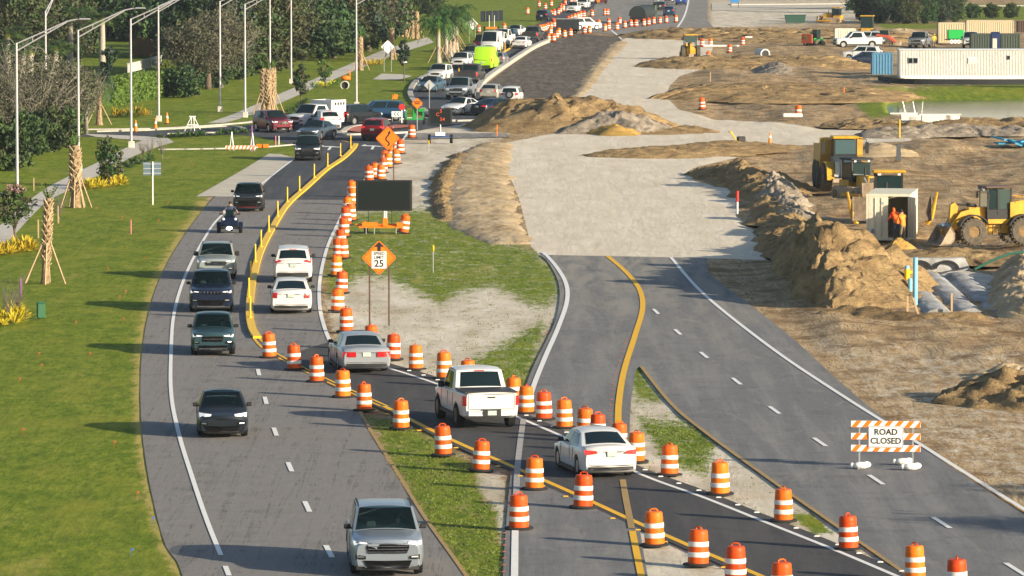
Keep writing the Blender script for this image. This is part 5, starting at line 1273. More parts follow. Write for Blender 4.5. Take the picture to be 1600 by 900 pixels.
# striped barrier boards and sawhorses near the roundabout
b = G(376, 235); t = thing('barrier_board', 'long red and white striped barrier board on sawhorse legs in the island lawn', 'barricade', b)
q = MB(); q.box((0, 0, .22), (2.2, .04, .26)); bo = q.build('board', M_SIGNW, t); q = MB()
for i in range(8): x = -1.08 + i * .275; q.add([(x, -.023, .092), (x + .13, -.023, .092), (x + .24, -.023, .348), (x + .11, -.023, .348)], [(0, 1, 2, 3)])
q.build('stripe', M_ORF, bo, False)
for x in (-.65, .85):
    q = MB()
    for sx in (-.15, .15): q.tube([(x + sx, .1, 0), (x, .1, 1.35)], .03, 5)
    q.build('leg', M_ALU, t)
for p, lab in (((301, 205), 'tall white sawhorse frame on the kerb island'),):
    t = thing('sawhorse', lab, 'sawhorse', G(*p))
    for x in (-.4, .4):
        q = MB(); q.tube([(x - .25, 0, 0), (x * .2, 0, 1.2)], .035, 5); q.tube([(x + .25, .2, 0), (x * .2, 0, 1.2)], .035, 5); q.build('leg', M_SIGNW, t)
    q = MB(); q.box((0, 0, 1.15), (.5, .06, .1)); q.box((0, 0, .5), (.8, .05, .08)); q.build('rail', M_SIGNW, t)
b = G(410, 231); t = thing('barrier_board', 'short orange barrier block lying at the island edge', 'barricade', b); q = MB(); q.box((-.25, 0, .15), (.4, .2, .26)); q.box((.25, 0, .15), (.4, .2, .26)); q.build('board', M_ORF, t); q = MB(); q.box((0, 0, .10), (.14, .16, .2)); q.build('joint', M_BLKP, t)
b = G(539, 138); t = thing('drain_end', 'concrete flared end of a drain pipe in the lawn', 'drain pipe', b)
q = MB(); q.lathe([(.42, -.5), (.42, .5), (.34, .5), (.34, -.5)], 20, 'Y', (0, 0, .3), close=True); q.build('pipe', M_CONC, t); q = MB(); q.cyl((0, -.30, .3), (0, -.25, .3), .34); q.build('opening', M_BLK, t)  # black disc painted in for the shade inside the pipe
b = G(540, 125); t = thing('orange_mesh', 'small heap of orange safety mesh on the lawn above the drain pipe', 'mesh', b); q = MB(); q.ball((0, 0, .2), (.5, .3, .25), 10, 6); q.box((.45, 0, .5), (.1, .1, 1.0)); q.build('mesh_roll', M_ORF, t)
b = G(1148, 12); t = thing('blue_sign', 'blue rectangular sign on two posts at the top edge of the photo', 'road sign', b)
posts(t, (-.6, .6), 2.2, .05, M_RUST); q = MB(); q.box((0, -.06, 1.5), (1.4, .03, 1.3)); q.build('sign_panel', pmat('sign_blue', (.03, .2, .5), .5), t)
# ================================================================== site containers, trailers, machines
M_YEL = pmat('machine_yellow', (.58, .30, .012), .5, coat=.1, var=.3, vscale=1.2, vcol=(.70, .40, .03))
M_DKG = pmat('machine_glass', (.012, .028, .03), .08, spec=.35)
M_DIRT = pmat('muddy_steel', (.36, .28, .20), .8, var=.3, vscale=3, bump=.3, bscale=8)
M_MTY = pmat('muddy_tyre', (.10, .085, .065), .95, var=.35, vscale=4, bump=.4, bscale=10)
M_CREAM = pmat('container_cream', (.68, .64, .50), .6, var=.08, vscale=1.2)
M_OFFW = pmat('trailer_white', (.84, .84, .80), .6, var=.05, vscale=.8)
def corrugated(q, x0, x1, y, z0, z1, n, d=.04, axis='X', sgn=-1):
    """zig-zag panel; along X at y, or along Y at x=y"""
    pts = []
    for i in range(n):
        a, w = x0 + (x1 - x0) * i / n, (x1 - x0) / n
        pts += [(a, 0), (a + w * .35, 0), (a + w * .5, d), (a + w * .85, d)]
    pts.append((x1, 0)); vs = []
    for z in (z0, z1):
        for a, o in pts: vs.append((a, y + sgn * o, z) if axis == 'X' else (y + sgn * o, a, z))
    m = len(pts); q.add(vs, [(i, i + 1, m + i + 1, m + i) for i in range(m - 1)])
def container(label, at, rz, L, W, Hh, mat, z=0, name='shipping_container', n=None, cat='container', roofmat=None):
    t = thing(name, label, cat, G(*at) + Vector((0, 0, z)), rz)
    q = MB(); n = n or int(L / .28)
    q.box((0, W / 2, Hh / 2), (L - .1, W - .1, Hh - .1)); corrugated(q, -L / 2, L / 2, .03, .12, Hh - .12, n); corrugated(q, -L / 2, L / 2, W - .03, .12, Hh - .12, n, sgn=1)
    for sx in (-1, 1): corrugated(q, 0, W, sx * (L / 2 - .03), .12, Hh - .12, int(W / .28), .04, 'Y', sx)
    q.build('side_panel', mat, t)
    q = MB()
    for x in (-1, 1):
        for y in (.05, W - .05): q.box((x * (L / 2 - .05), y, Hh / 2), (.14, .14, Hh))
    for y in (.04, W - .04):
        for z_ in (.07, Hh - .07): q.box((0, y, z_), (L - .2, .12, .13))
    q.build('frame', mat, t)
    q = MB(); q.box((0, W / 2, Hh + .01), (L - .1, W - .1, .06)); q.build('roof', roofmat or mat, t)
    return t
# open cream container with two doors, end towards the camera
b = G(1388, 375.5); t = thing('open_container', 'cream shipping container with its right door open and two workers in front', 'container', b, R(-8))
W_, L_, H_ = 2.36, 6.1, 2.5
q = MB()
for x in (-1, 1): corrugated(q, .1, L_ - .1, x * (W_ / 2 - .03), .15, H_ - .1, 20, .035, 'Y', -x); 
q.build('side_wall', M_CREAM, t)
q = MB(); q.box((0, L_ / 2, H_ - .03), (W_, L_, .06)); q.build('roof', M_CREAM, t)
q = MB(); q.box((0, L_ / 2, .09), (W_ - .06, L_, .12)); q.build('container_floor', M_WOOD, t)
q = MB(); q.box((0, L_ - .05, H_ / 2), (W_ - .06, .05, H_ - .1)); q.build('back_wall', M_CREAM, t)
q = MB()
for x in (-1, 1): q.box((x * (W_ / 2 - .05), -.01, H_ / 2), (.13, .13, H_))
q.box((0, -.01, H_ - .06), (W_ - .26, .12, .14)); q.box((0, -.01, .07), (W_ - .26, .12, .14)); q.build('door_frame', M_CREAM, t)
for sx, open_ in ((-1, False), (1, True)):
    q = MB(); q.box((.53, 0, H_ / 2), (1.03, .05, H_ - .26))
    for z in (.55, 1.0, 1.45, 1.9): q.box((.53, -.03, z), (.9, .02, .05))
    for x in (.35, .7): q.cyl((x, -.06, .2), (x, -.06, H_ - .2), .02, n=6)
    d = q.build('door', M_CREAM, t); d.location = (sx * (W_ / 2 - .12), -.03, 0)
    d.rotation_euler = (0, 0, 0) if sx < 0 else (0, 0, math.pi + R(118))
    if sx < 0:
        q = MB(); q.box((.22, -.05, .5), (.16, .03, .22)); q.box((.73, -.035, 2.0), (.12, .01, .16)); q.build('latch_plate', pmat('plate_blue', (.15, .25, .35), .5), d)
container('white cream equipment container left of the green dumpster', (1321, 67), 0, 2.6, 2.4, 1.75, M_CREAM)
container('blue corrugated container at the left end of the white office trailer', (1379, 119), 0, 2.1, 2.4, 2.35, pmat('container_blue', (.08, .22, .36), .5, var=.1, vscale=2))
container('tan container with a green trailer parked in front', (1487, 67), 0, 3.3, 3, 2.5, pmat('container_tan', (.50, .42, .28), .6, var=.06, vscale=2))
container('long tan container at the back of the yard', (1547, 56), 0, 6.2, 2.5, 2.0, MATS['container_tan'])
M_DKGRN = pmat('container_dark_green', (.05, .07, .055), .6, var=.12, vscale=2)
container('dark green container left of the blue portable toilet', (1533, 78), 0, 2.4, 2.4, 1.9, M_DKGRN); container('dark green container right of the blue portable toilet', (1579, 78), 0, 2.2, 2.4, 1.9, M_DKGRN)
container('dark brown container cut off by the right edge of the yard', (1600, 52), 0, 1.6, 2.4, 1.6, pmat('container_brown', (.07, .04, .03), .6))
t = thing('office_trailer', 'long white office trailer beyond the pond', 'trailer', G(1406, 125), 0)
L_ = 20.0
q = MB(); q.box((L_ / 2, 1.8, 1.62), (L_, 3.6, 2.75)); corrugated(q, 0.06, L_, .0, .25, 2.95, 130, .035); corrugated(q, .05, 3.55, 0, .25, 2.95, 22, .03, 'Y', -1); q.build('wall', M_OFFW, t)
q = MB(); q.box((L_ / 2, 1.8, 3.03), (L_ + .2, 3.8, .10)); q.build('roof', pmat('trailer_roof', (.55, .58, .60), .5), t)
q = MB(); corrugated(q, 0.05, L_, -.05, .02, .45, 160, .03); q.build('skirting', M_OFFW, t)
for x, w, h_, z, lab in ((1.3, 1.02, .62, 1.95, 0), (7.25, .85, .62, 1.95, 1), (10.9, .30, .46, 2.25, 0)):
    q = MB(); q.box((x, -.06, z), (w, .08, h_)); wd = q.build('window', M_SIGNW if lab else M_ALU, t)
    for k in (-.25, .25): q = MB(); q.box((x + k * w, -.105, z), (w * .42, .02, h_ * .8)); q.build('pane', M_GLASS if not lab else pmat('pale_blind', (.55, .58, .6), .4), wd)
q = MB(); ribbon(q, gline([(1372, 127), (1410, 131), (1500, 132), (1600, 132), (1800, 131)]), .04, -.02, .55); tag(q.build('silt_fence', pmat('black_silt_fabric', (.02, .022, .024), .8)), 'low black silt fence running below the white office trailer', 'fence')
t = thing('dumpster', 'green open dumpster in front of the yellow cabbed loader', 'dumpster', G(1354, 69)); q = MB(); q.prism([(-1.0, .1), (1.0, .1), (1.15, 1.15), (-1.15, 1.15)], 0, 2.0, 'Y'); q.build('bin', M_GRN, t); q = MB(); q.box((0, 1, 1.18), (2.4, 2.1, .08)); q.build('rim', M_GRN, t)
t = thing('dumpster', 'dark green long dumpster left of the far bulldozer', 'dumpster', G(1243, 37)); q = MB(); q.prism([(-1.3, .1), (1.3, .1), (1.5, 1.2), (-1.5, 1.2)], 0, 2.0, 'Y'); q.build('bin', pmat('dumpster_dark', (.02, .07, .05), .6), t); q = MB(); q.box((0, 1, 1.22), (3.1, 2.1, .07)); q.build('rim', MATS['dumpster_dark'], t)
t = thing('box_trailer', 'bright green equipment trailer on small wheels by the tan container', 'trailer', G(1493, 68)); q = MB(); q.box((0, 0, 1.15), (2.0, 1.6, 1.15), bev=.08); q.build('housing', pmat('bright_green', (.02, .42, .08), .4), t)
for x in (-.55, -.1, .35): q = MB(); q.lathe([(.1, -.1), (.26, -.1), (.26, .1), (.1, .1)], 12, 'Y', (x, -.7, .27), close=True); q.build('wheel', M_SIGNW, t)
q = MB(); q.box((-.2, 0, .5), (2.2, 1.2, .12)); q.build('chassis', M_BLKP, t)
t = thing('portable_toilet', 'dark blue portable toilet between two dark green containers', 'portable toilet', G(1555, 79)); q = MB(); q.box((0, 0, 1.05), (1.1, 1.1, 2.1), bev=.06); q.build('cabin', pmat('toilet_blue', (.015, .03, .10), .45), t); q = MB(); q.box((-.1, -.56, .85), (.5, .03, 1.2)); q.build('door', M_CREAM, t); q = MB(); q.box((0, 0, 2.16), (1.15, 1.15, .14), taper=(.7, .7)); q.build('roof', MATS['toilet_blue'], t)
for p, rz, m, lab, sp_ in (((1340, 75), R(100), 'white', 'white pickup parked nearest the cream container', 'pickup'), ((1347, 95), R(80), 'white', 'white suv parked just left of the blue container', 'suv'), ((1355, 70), R(80), 'white', 'white suv parked in front of the green dumpster', 'suv'), ((1352, 102), R(100), 'navy', 'dark blue car parked half behind the blue container', 'hatch')):
    vehicle('parked_' + sp_ if sp_ != 'hatch' else 'parked_car', lab, sp_ if sp_ != 'hatch' else 'car', sp_, m, p, rz, 'vehicles parked in the yard', lod=1, lit=False, anchor='mid')
vehicle('parked_pickup', 'grey pickup parked alone in the yard left of the yellow clad worker', 'pickup', 'pickup', 'grey', (1433, 76), R(165), 'vehicles parked in the yard', lod=1, lit=False)
vehicle('parked_truck', 'white truck parked beside the dark green container', 'truck', 'pickup', 'white', (1517, 76), R(176), 'vehicles parked in the yard', lod=1, lit=False)

def tyre(q, c, r, w, n=20, lugs=0):
    q.lathe([(r * .44, -w / 2), (r * .9, -w / 2), (r, -w * .38), (r, w * .38), (r * .9, w / 2), (r * .44, w / 2)], n, 'X', c, close=True)
    for i in range(lugs):
        a = 2 * math.pi * i / lugs; M = Matrix.Translation(c) @ Matrix.Rotation(a, 4, 'X')
        for s in (-1, 1): q.box((s * w * .24, 0, r * 1.0), (w * .42, r * .10, r * .10), M @ Matrix.Rotation(s * .35, 4, 'Z') if False else M)
def mwheel(t, c, r, w, side):
    q = MB(); tyre(q, (0, 0, 0), r, w, 26, 22); o = q.build('wheel', M_MTY, t); o.location = c
    q = MB(); q.lathe([(r * .46, side * w * .42), (r * .42, side * w * .25), (r * .28, side * w * .22), (r * .22, side * w * .34), (.0001, side * w * .34)], 20, 'X'); q.build('hub', pmat('hub_yellow', (.20, .125, .05), .7, var=.4, vscale=4), o)
    return o
# wheel loader seen from its left side: front (bucket) towards local +Y
t = thing('wheel_loader', 'yellow wheel loader with its muddy bucket lowered, right of the open container', 'wheel loader', G(1548, 381), R(90 + 14)); t.scale = (.92,) * 3
for y in (1.42, -1.60):
    for x in (-1.0, 1.0): mwheel(t, (x, y, .78), .78, .58, 1 if x > 0 else -1)
q = MB(); q.prism([(-3.5, 1.0), (-.9, 1.0), (-.9, 2.45), (-1.6, 2.55), (-3.2, 2.42), (-3.6, 2.1)], -.85, .85, 'X'); q.build('engine_hood', M_YEL, t)
q = MB(); q.box((0, -.35, .95), (1.1, 2.2, .6)); q.box((0, 1.2, 1.0), (.9, 1.6, .5)); q.box((0, .95, 1.65), (.7, 1.0, 1.0)); q.box((0, -.2, 1.35), (1.7, 1.3, .25)); q.build('chassis', M_YEL, t)
q = MB(); q.box((0, -.3, 1.55), (1.42, 1.5, .35))
for x in (-.68, .68):
    for y in (-1.0, -.2, .42): q.box((x, y, 2.5), (.08, .09, 1.6))
q.box((0, -.3, 1.85), (1.40, 1.4, .36)); q.build('cab', M_BLKP, t)
for x in (-.665, .665):
    for y, w_ in ((-.6, .66), (.11, .50)): q = MB(); q.box((x, y, 2.62), (.02, w_, 1.15)); q.build('cab_window', M_DKG if y > 0 else pmat('cab_glass_pale', (.05, .08, .075), .1, spec=.4), t)
q = MB(); q.box((0, .44, 2.55), (1.26, .02, 1.3)); q.build('cab_window', M_DKG, t)
q = MB(); q.box((0, -.3, 3.32), (1.6, 1.8, .13), bev=.05); q.build('cab_roof', pmat('cab_roof_brown', (.12, .08, .06), .6), t)
for x in (-.45, .45):
    q = MB(); q.prism([(.7, 1.5), (1.1, 2.15), (2.0, 1.9), (2.9, .75), (2.75, .5), (1.9, 1.25), (1.0, 1.3)], x - .09, x + .09, 'X'); q.build('lift_arm', M_YEL, t)
q = MB(); q.prism([(2.0, .95), (2.45, .8), (2.55, 1.5), (2.5, 2.3), (2.25, 2.45), (2.05, 2.2), (2.15, 1.5)], -.16, .16, 'X'); q.build('tilt_lever', M_YEL, t)
q = MB(); q.tube([(0, .9, 2.2), (0, 1.5, 2.3)], .10, 8); q.tube([(0, 1.4, 2.28), (0, 2.25, 2.35)], .05, 8); q.build('hydraulic_ram', M_BLKP, t)
q = MB(); arc = [(2.75 + .95 * math.cos(a) * .9, .62 - .60 * math.sin(a)) for a in np.linspace(R(-60), R(75), 8)]
pr = [(3.55, .02), (2.9, .04), (2.62, .30), (2.60, .75), (2.85, 1.12), (2.93, 1.07), (2.70, .72), (2.72, .36), (2.95, .12), (3.55, .07)]
q.prism(pr, -1.3, 1.3, 'X'); 
for x in (-1.3, 1.26): q.prism([(3.5, .03), (2.9, .04), (2.62, .30), (2.60, .75), (2.85, 1.12), (3.0, .9)], x, x + .04, 'X')
q.build('bucket', M_DIRT, t)
for y, x in ((1.42, -1.06), (1.42, 1.06), (-1.6, -1.06), (-1.6, 1.06)):
    q = MB(); pts = [(y + .98 * math.cos(a), .80 + .98 * math.sin(a)) for a in np.linspace(R(20), R(150), 10)]; pi_ = [(y + .90 * math.cos(a), .80 + .90 * math.sin(a)) for a in np.linspace(R(150), R(20), 10)]
    q.prism(pts + pi_, x - .3, x + .3, 'X'); q.build('mudguard', M_BLKP, t)
for x in (-.78, .78):
    q = MB(); q.tube([(x, .15, .6), (x, .15, 1.5)], .025, 5); q.tube([(x, -.35, .6), (x, -.35, 1.5)], .025, 5)
    for z in (.55, .8, 1.05): q.box((x, -.1, z), (.1, .5, .04))
    q.build('ladder', M_BLKP, t)
q = MB(); q.ball((0, 2.75, 1.12), (.5, .5, .14), 8, 5); q.box((.3, 2.7, 1.22), (.5, .4, .06), Matrix.Rotation(.3, 4, 'Y')); o = tag(q.build('debris_pile', pmat('blue_grey_scrap', (.2, .27, .34), .5)), 'scraps of pipe and wrap lying on the lowered loader bucket', 'debris'); o.location = t.location; o.rotation_euler = t.rotation_euler; o.scale = t.scale
for x in (-.5, .5):
    q = MB(); q.box((x, .62, 3.2), (.16, .1, .12)); q.build('work_lamp', M_HEADO, t)
q = MB(); q.tube([(.6, -2.4, 2.4), (.6, -2.4, 3.0)], .05, 8); q.build('exhaust_stack', M_BLKP, t)
for x in (-.86, .86):
    q = MB(); q.box((x, -2.4, 1.8), (.02, 1.2, .7)); q.build('grille_panel', M_GRL, t)
    q = MB(); q.tube([(x, -1.2, 2.4), (x, -1.2, 2.75), (x, -3.0, 2.7), (x, -3.0, 2.3)], .025, 6); q.build('hand_rail', M_YEL, t)
    q = MB(); q.tube([(x * .55, .9, 1.05), (x * .6, 2.0, 1.35)], .06, 8); q.build('hydraulic_ram', M_STEEL, t)
for x in (-.82, .82): q = MB(); q.tube([(x * .9, .35, 3.0), (x * 1.25, .5, 3.0)], .02, 5); q.box((x * 1.3, .5, 2.8), (.16, .06, .36)); q.build('mirror', M_BLKP, t)
q = MB(); q.box((0, -3.58, 1.5), (1.6, .14, .9)); q.build('counterweight', M_BLKP, t)
# articulated dump truck, front towards the camera
t = thing('dump_truck', 'yellow articulated dump truck facing the camera, farthest of the parked machines', 'dump truck', G(1318, 297), R(180 + 3))
s_ = .95; t.scale = (s_,) * 3
for y in (1.0, -2.6, -4.4):
    for x in (-1.25, 1.25): mwheel(t, (x, y, .9), .9, .62, 1 if x > 0 else -1)
q = MB(); q.prism([(-.55, 1.05), (2.7, .85), (2.8, 1.15), (2.55, 2.0), (.7, 2.3), (-.55, 2.3)], -.85, .85, 'X'); q.build('hood', pmat('hood_slate', (.05, .065, .08), .45), t)
for x in (-1.02, 1.02): q = MB(); q.prism([(.0, 1.55), (.4, 1.95), (1.6, 1.95), (2.5, 1.5), (2.75, .8), (2.5, .8), (2.1, 1.45), (1.6, 1.75), (.5, 1.75)], x - .36, x + .36, 'X'); q.build('mudguard', M_YEL, t)
q = MB(); q.prism([(2.835, .95), (2.845, 1.15), (2.59, 2.02), (2.56, 2.02), (2.5, .95)], -.50, .50, 'X'); q.build('radiator_grille', pmat('grille_slate', (.045, .055, .065), .5), t)
q = MB(); q.box((0, 2.75, .78), (2.0, .22, .26)); q.build('bumper', M_DIRT, t)
for x in (-.78, .78): q = MB(); q.box((x, 2.72, 1.12), (.26, .14, .16)); q.build('headlight', M_HEADO, t)
q = MB(); q.box((-.05, -.1, 2.2), (1.55, 1.5, .5)); 
for x in (-.78, .68):
    for y in (-.8, .62): q.box((x, y, 2.85), (.09, .09, 1.3))
q.box((-.05, -.85, 2.8), (1.5, .06, 1.2)); q.build('cab', M_BLKP, t)
q = MB(); q.box((-.05, .66, 2.9), (1.36, .03, .95)); q.build('windscreen', pmat('truck_screen', (.06, .11, .125), .1, spec=.4), t)
for x in (-.80, .71): q = MB(); q.box((x, -.08, 2.9), (.02, 1.3, .9)); q.build('cab_window', M_DKG, t)
q = MB(); q.box((-.05, -.05, 3.52), (1.75, 1.8, .18), bev=.05); q.build('cab_roof', M_YEL, t)
for x in (-1.45, 1.45): 
    q = MB(); q.tube([(x * .6, .75, 3.45), (x * .95, .9, 3.42), (x, .9, 3.2)], .03, 5); q.box((x, .9, 2.85), (.22, .08, .75)); q.build('mirror', M_BLKP, t)
q = MB(); q.prism([(-5.8, 2.0), (-5.4, 1.25), (-2.0, 1.25), (-1.3, 2.3), (-1.15, 3.45), (-1.6, 3.45), (-2.0, 3.05), (-5.6, 2.9)], -1.42, 1.42, 'X'); q.build('dump_body', pmat('dump_body_ochre', (.52, .32, .06), .55, var=.2, vscale=1.5), t)
q = MB(); q.box((0, -2.2, .95), (.9, 5.5, .45)); q.build('chassis', M_BLKP, t)
# bulldozer with open cab, blade towards camera-left
def dozer(label, at, rz, roof, sc, name='bulldozer', grp=None, bw=1.6, bz=0.0):
    t = thing(name, label, 'bulldozer', G(*at), rz, grp); t.scale = (sc,) * 3
    for x in (-.95, .95):
        q = MB(); pts = []
        for a in np.linspace(R(90), R(270), 8): pts.append((-1.25 + .42 * math.cos(a), .45 + .42 * math.sin(a)))
        for a in np.linspace(R(-90), R(90), 8): pts.append((1.25 + .42 * math.cos(a), .45 + .42 * math.sin(a)))
        q.prism(pts, x - .28, x + .28, 'X')
        for i in range(18):
            yy = -1.3 + i * .155; q.box((x, yy, .89), (.58, .05, .06)); q.box((x, yy, .02), (.58, .05, .06))
        tr = q.build('track', M_DIRT, t)
        for y in (-1.2, 1.2): q = MB(); q.cyl((x - .30, y, .45), (x + .30, y, .45), .28, n=14); q.build('sprocket', pmat('hub_yellow', (.20, .125, .05), .7), tr)
    q = MB(); q.box((0, .95, 1.15), (.95, 1.6, .95), taper=(.92, 1), bev=.06); q.box((0, -.9, .95), (1.5, 1.2, .7)); q.build('hood', M_YEL, t)
    q = MB(); q.box((0, 1.76, 1.15), (.7, .04, .75)); q.build('radiator_grille', M_BLKP, t)
    for x in (-.5, .5): q = MB(); q.box((x, .10, 2.52), (.16, .10, .12)); q.build('work_lamp', M_HEADO, t)
    for x in (-.55, .55): q = MB(); q.tube([(x, .1, 1.6), (x, 1.4, 1.68)], .02, 5); q.build('hand_rail', M_BLKP, t)
    q = MB(); q.box((0, -.5, 1.75), (.5, .5, .5)); q.box((0, -.72, 2.1), (.46, .12, .5)); q.build('seat', M_BLKP, t)
    q = MB(); q.cyl((.2, .9, 1.6), (.2, .9, 2.15), .06); q.build('exhaust_stack', M_BLKP, t)
    q = MB(); q.box((0, -.6, 1.35), (1.35, 1.3, .35))
    for x in (-.66, .66):
        for y in (-1.2, .02): q.box((x, y, 1.95), (.09, .09, 1.3))
    q.build('cab', M_BLKP, t)
    q = MB(); q.box((0, .06, 1.95), (1.2, .02, .9)); q.box((-.70, -.6, 1.95), (.02, 1.1, .9)); q.box((.70, -.6, 1.95), (.02, 1.1, .9)); q.box((0, -1.24, 1.95), (1.2, .02, .9)); q.build('cab_window', M_DKG, t)
    q = MB(); q.box((0, -.6, 2.65), (1.65, 1.6, .14), bev=.04); q.build('cab_roof', roof, t)
    q = MB(); pr = [(2.35, .08 + bz), (2.25, .5 + bz), (2.32, 1.25 + bz), (2.40, 1.25 + bz), (2.34, .5 + bz), (2.45, .06 + bz)]
    q.prism(pr, -bw, bw, 'X')
    for x in (-bw - .04, bw): q.prism([(2.20, .06 + bz), (2.55, .06 + bz), (2.45, 1.25 + bz), (2.25, 1.25 + bz)], x, x + .04, 'X'); q.build('blade', M_DIRT, t)
    for x in (-1.35, 1.35): q = MB(); q.box((x, 1.1, .42), (.14, 2.4, .22)); q.build('push_arm', M_YEL, t)
    for x in (-.6, .6): q = MB(); q.tube([(x, 1.5, 1.5), (x, 2.3, .8)], .06, 6); q.build('hydraulic_ram', M_STEEL, t)
    return t
dozer('yellow bulldozer with a dark glazed cab, between the dump truck and the yellow roofed bulldozer', (1345, 313), R(180 + 26), M_BLKP, .95, bw=1.25)
t = dozer('yellow roofed bulldozer with a wide muddy blade, half hidden behind the open container', (1389, 350), R(180), M_YEL, 1.12, bw=1.95, bz=.25)
for sx in (-1, 1):
    q = MB(); q.tube([(sx * 1.75, 2.2, .15), (sx * 1.98, 2.3, .45), (sx * 2.08, 2.35, .95), (sx * 2.25, 2.35, 1.75)], [.13, .12, .10, .06], 6); q.build('blade_arm', M_YEL, t)
dozer('small far yellow bulldozer at the top right beside the palms', (1302, 36), R(70), M_YEL, .85)
# backhoe tractor seen from the rear
t = thing('backhoe_loader', 'yellow backhoe tractor standing on the upper lime rock road', 'backhoe', G(1078, 92), R(4)); t.scale = (.9,) * 3
for x in (-.95, .95): mwheel(t, (x, -.7, .85), .85, .5, 1 if x > 0 else -1); mwheel(t, (x * .9, 1.6, .5), .5, .36, 1 if x > 0 else -1)
q = MB(); q.box((0, .2, 1.0), (1.1, 3.4, .7)); q.box((0, -1.1, 1.15), (.9, .4, .8)); q.build('chassis', M_YEL, t)
q = MB(); q.box((0, 1.5, 1.6), (.9, 1.6, .6), taper=(.9, .95)); q.build('hood', M_YEL, t)
q = MB(); 
for x in (-.72, .72):
    for y in (-.9, .6): q.box((x, y, 2.15), (.09, .09, 1.7))
q.box((0, -.2, 1.45), (1.4, 1.5, .3)); q.box((0, -.1, 1.75), (.5, .5, .6)); q.build('cab', M_BLKP, t)
q = MB(); q.box((0, -.15, 3.05), (1.7, 1.9, .16), bev=.05); q.build('cab_roof', M_YEL, t)
q = MB(); q.box((0, -.93, 2.5), (1.3, .02, .8)); q.build('cab_window', pmat('cab_glass_pale', (.22, .27, .25), .1), t)
q = MB(); q.prism([(-1.3, .9), (-1.1, 1.0), (-1.35, 1.9), (-1.7, 2.0), (-1.9, 1.1), (-1.75, .6), (-1.6, .65), (-1.7, 1.1), (-1.6, 1.75), (-1.5, 1.75)], -.16, .16, 'X'); q.build('digger_boom', M_YEL, t)
q = MB(); q.box((0, -1.55, .5), (.6, .5, .4)); q.build('digger_bucket', M_DIRT, t)
q = MB(); q.box((0, 2.7, .5), (2.1, .7, .7)); q.build('front_bucket', M_YEL, t)
for x in (-1.05, 1.05): q = MB(); q.box((x, -.9, 2.55), (.25, .06, .4)); q.build('mirror', M_BLKP, t)
# telehandler, tractor loader, skid steer
t = thing('telehandler', 'green telescopic handler with a red fork frame near a brush heap', 'telehandler', G(1272, 74), R(150)); 
for y in (.8, -.8):
    for x in (-.7, .7): mwheel(t, (x, y, .5), .5, .35, 1 if x > 0 else -1)
q = MB(); q.box((0, 0, .85), (1.2, 2.4, .6)); q.box((.35, -.6, 1.5), (.5, .8, .8)); q.build('chassis', M_GRN, t); q = MB(); q.box((-.35, .1, 1.6), (.65, 1.0, 1.2)); q.build('cab', M_DKG, t)
q = MB(); q.box((.2, .3, 1.55), (.3, 3.0, .3), Matrix.Rotation(-.18, 4, 'X')); q.build('boom', M_GRN, t); q = MB(); q.box((0, 1.9, 1.1), (1.4, .2, 1.1)); q.build('fork_frame', pmat('fork_red', (.5, .10, .05), .5), t)
t = thing('tractor_loader', 'dark cabbed loader with a yellow roof behind the green dumpster', 'loader', G(1355, 60), R(170)); 
for y in (.9, -1.1):
    for x in (-.85, .85): mwheel(t, (x, y, .6), .6, .4, 1 if x > 0 else -1)
q = MB(); q.box((0, -.2, 1.0), (1.3, 2.8, .7)); q.build('chassis', M_YEL, t); q = MB(); q.box((0, -.1, 2.1), (1.6, 1.6, 1.5), taper=(.9, .9)); q.build('cab', M_DKG, t); q = MB(); q.box((0, -.1, 2.92), (1.7, 1.7, .12)); q.build('cab_roof', M_YEL, t); q = MB(); q.box((0, 1.9, .5), (1.9, .7, .7)); q.build('bucket', M_DIRT, t)
t = thing('skid_steer', 'white and red skid steer loader at the left of the yard', 'skid steer', G(1383, 72), R(-100)); 
for y in (.5, -.5):
    for x in (-.7, .7): mwheel(t, (x, y, .38), .38, .3, 1 if x > 0 else -1)
q = MB(); q.box((0, -.3, .8), (1.0, 1.9, .7)); q.build('body', M_OFFW, t); q = MB(); q.box((0, -.1, 1.5), (.95, 1.1, .9)); q.build('cab', M_DKG, t); q = MB(); q.prism([(-1.1, 1.2), (-1.0, 1.5), (.4, 1.35), (1.4, .6), (1.25, .4), (.2, 1.1)], -.75, .75, 'X'); q.build('lift_arm', pmat('fork_red', (.5, .10, .05), .5), t); q = MB(); q.box((0, 1.6, .3), (1.6, .6, .5)); q.build('bucket', M_DIRT, t)
# plate compactor, precast blocks, pipes
t = thing('plate_compactor', 'small yellow and black plate compactor on the dirt strip', 'compactor', G(1156, 226), .3); q = MB(); q.box((0, 0, .12), (.9, .5, .18), bev=.05); q.build('plate', M_YPOST, t); q = MB(); q.box((.1, 0, .42), (.6, .4, .4), bev=.06); q.build('engine', M_BLKP, t); q = MB(); q.tube([(-.25, 0, .3), (-.6, 0, .8), (-.75, 0, .95)], .05, 6); q.box((-.75, 0, .95), (.15, .5, .08)); q.build('handle', M_YPOST, t)
M_PRE = pmat('precast_white', (.68, .66, .62), .8, var=.1, vscale=2)
t = thing('precast_block', 'long white precast concrete block by the pond', 'concrete block', G(1424, 196) + Vector((0, 0, .3))); q = MB(); q.box((0, 0, .30), (1.7, 1.2, .6)); q.box((-.6, .2, .66), (2.2, .3, .12)); q.build('block', M_PRE, t); q = MB(); q.box((.1, -.61, .3), (.5, .04, .3)); q.build('recess', M_CONC, t)
t = thing('precast_block', 'white precast box with a round end, right of the long block', 'concrete block', G(1470, 198) + Vector((0, 0, .3))); q = MB(); q.box((-.6, 0, .35), (1.9, 1.1, .55)); q.cyl((.9, 0, .05), (.9, 0, .62), .6, n=20); q.build('block', M_PRE, t); q = MB(); q.box((-.1, .1, .68), (3.4, 1.3, .10)); q.build('lid', M_PRE, t)
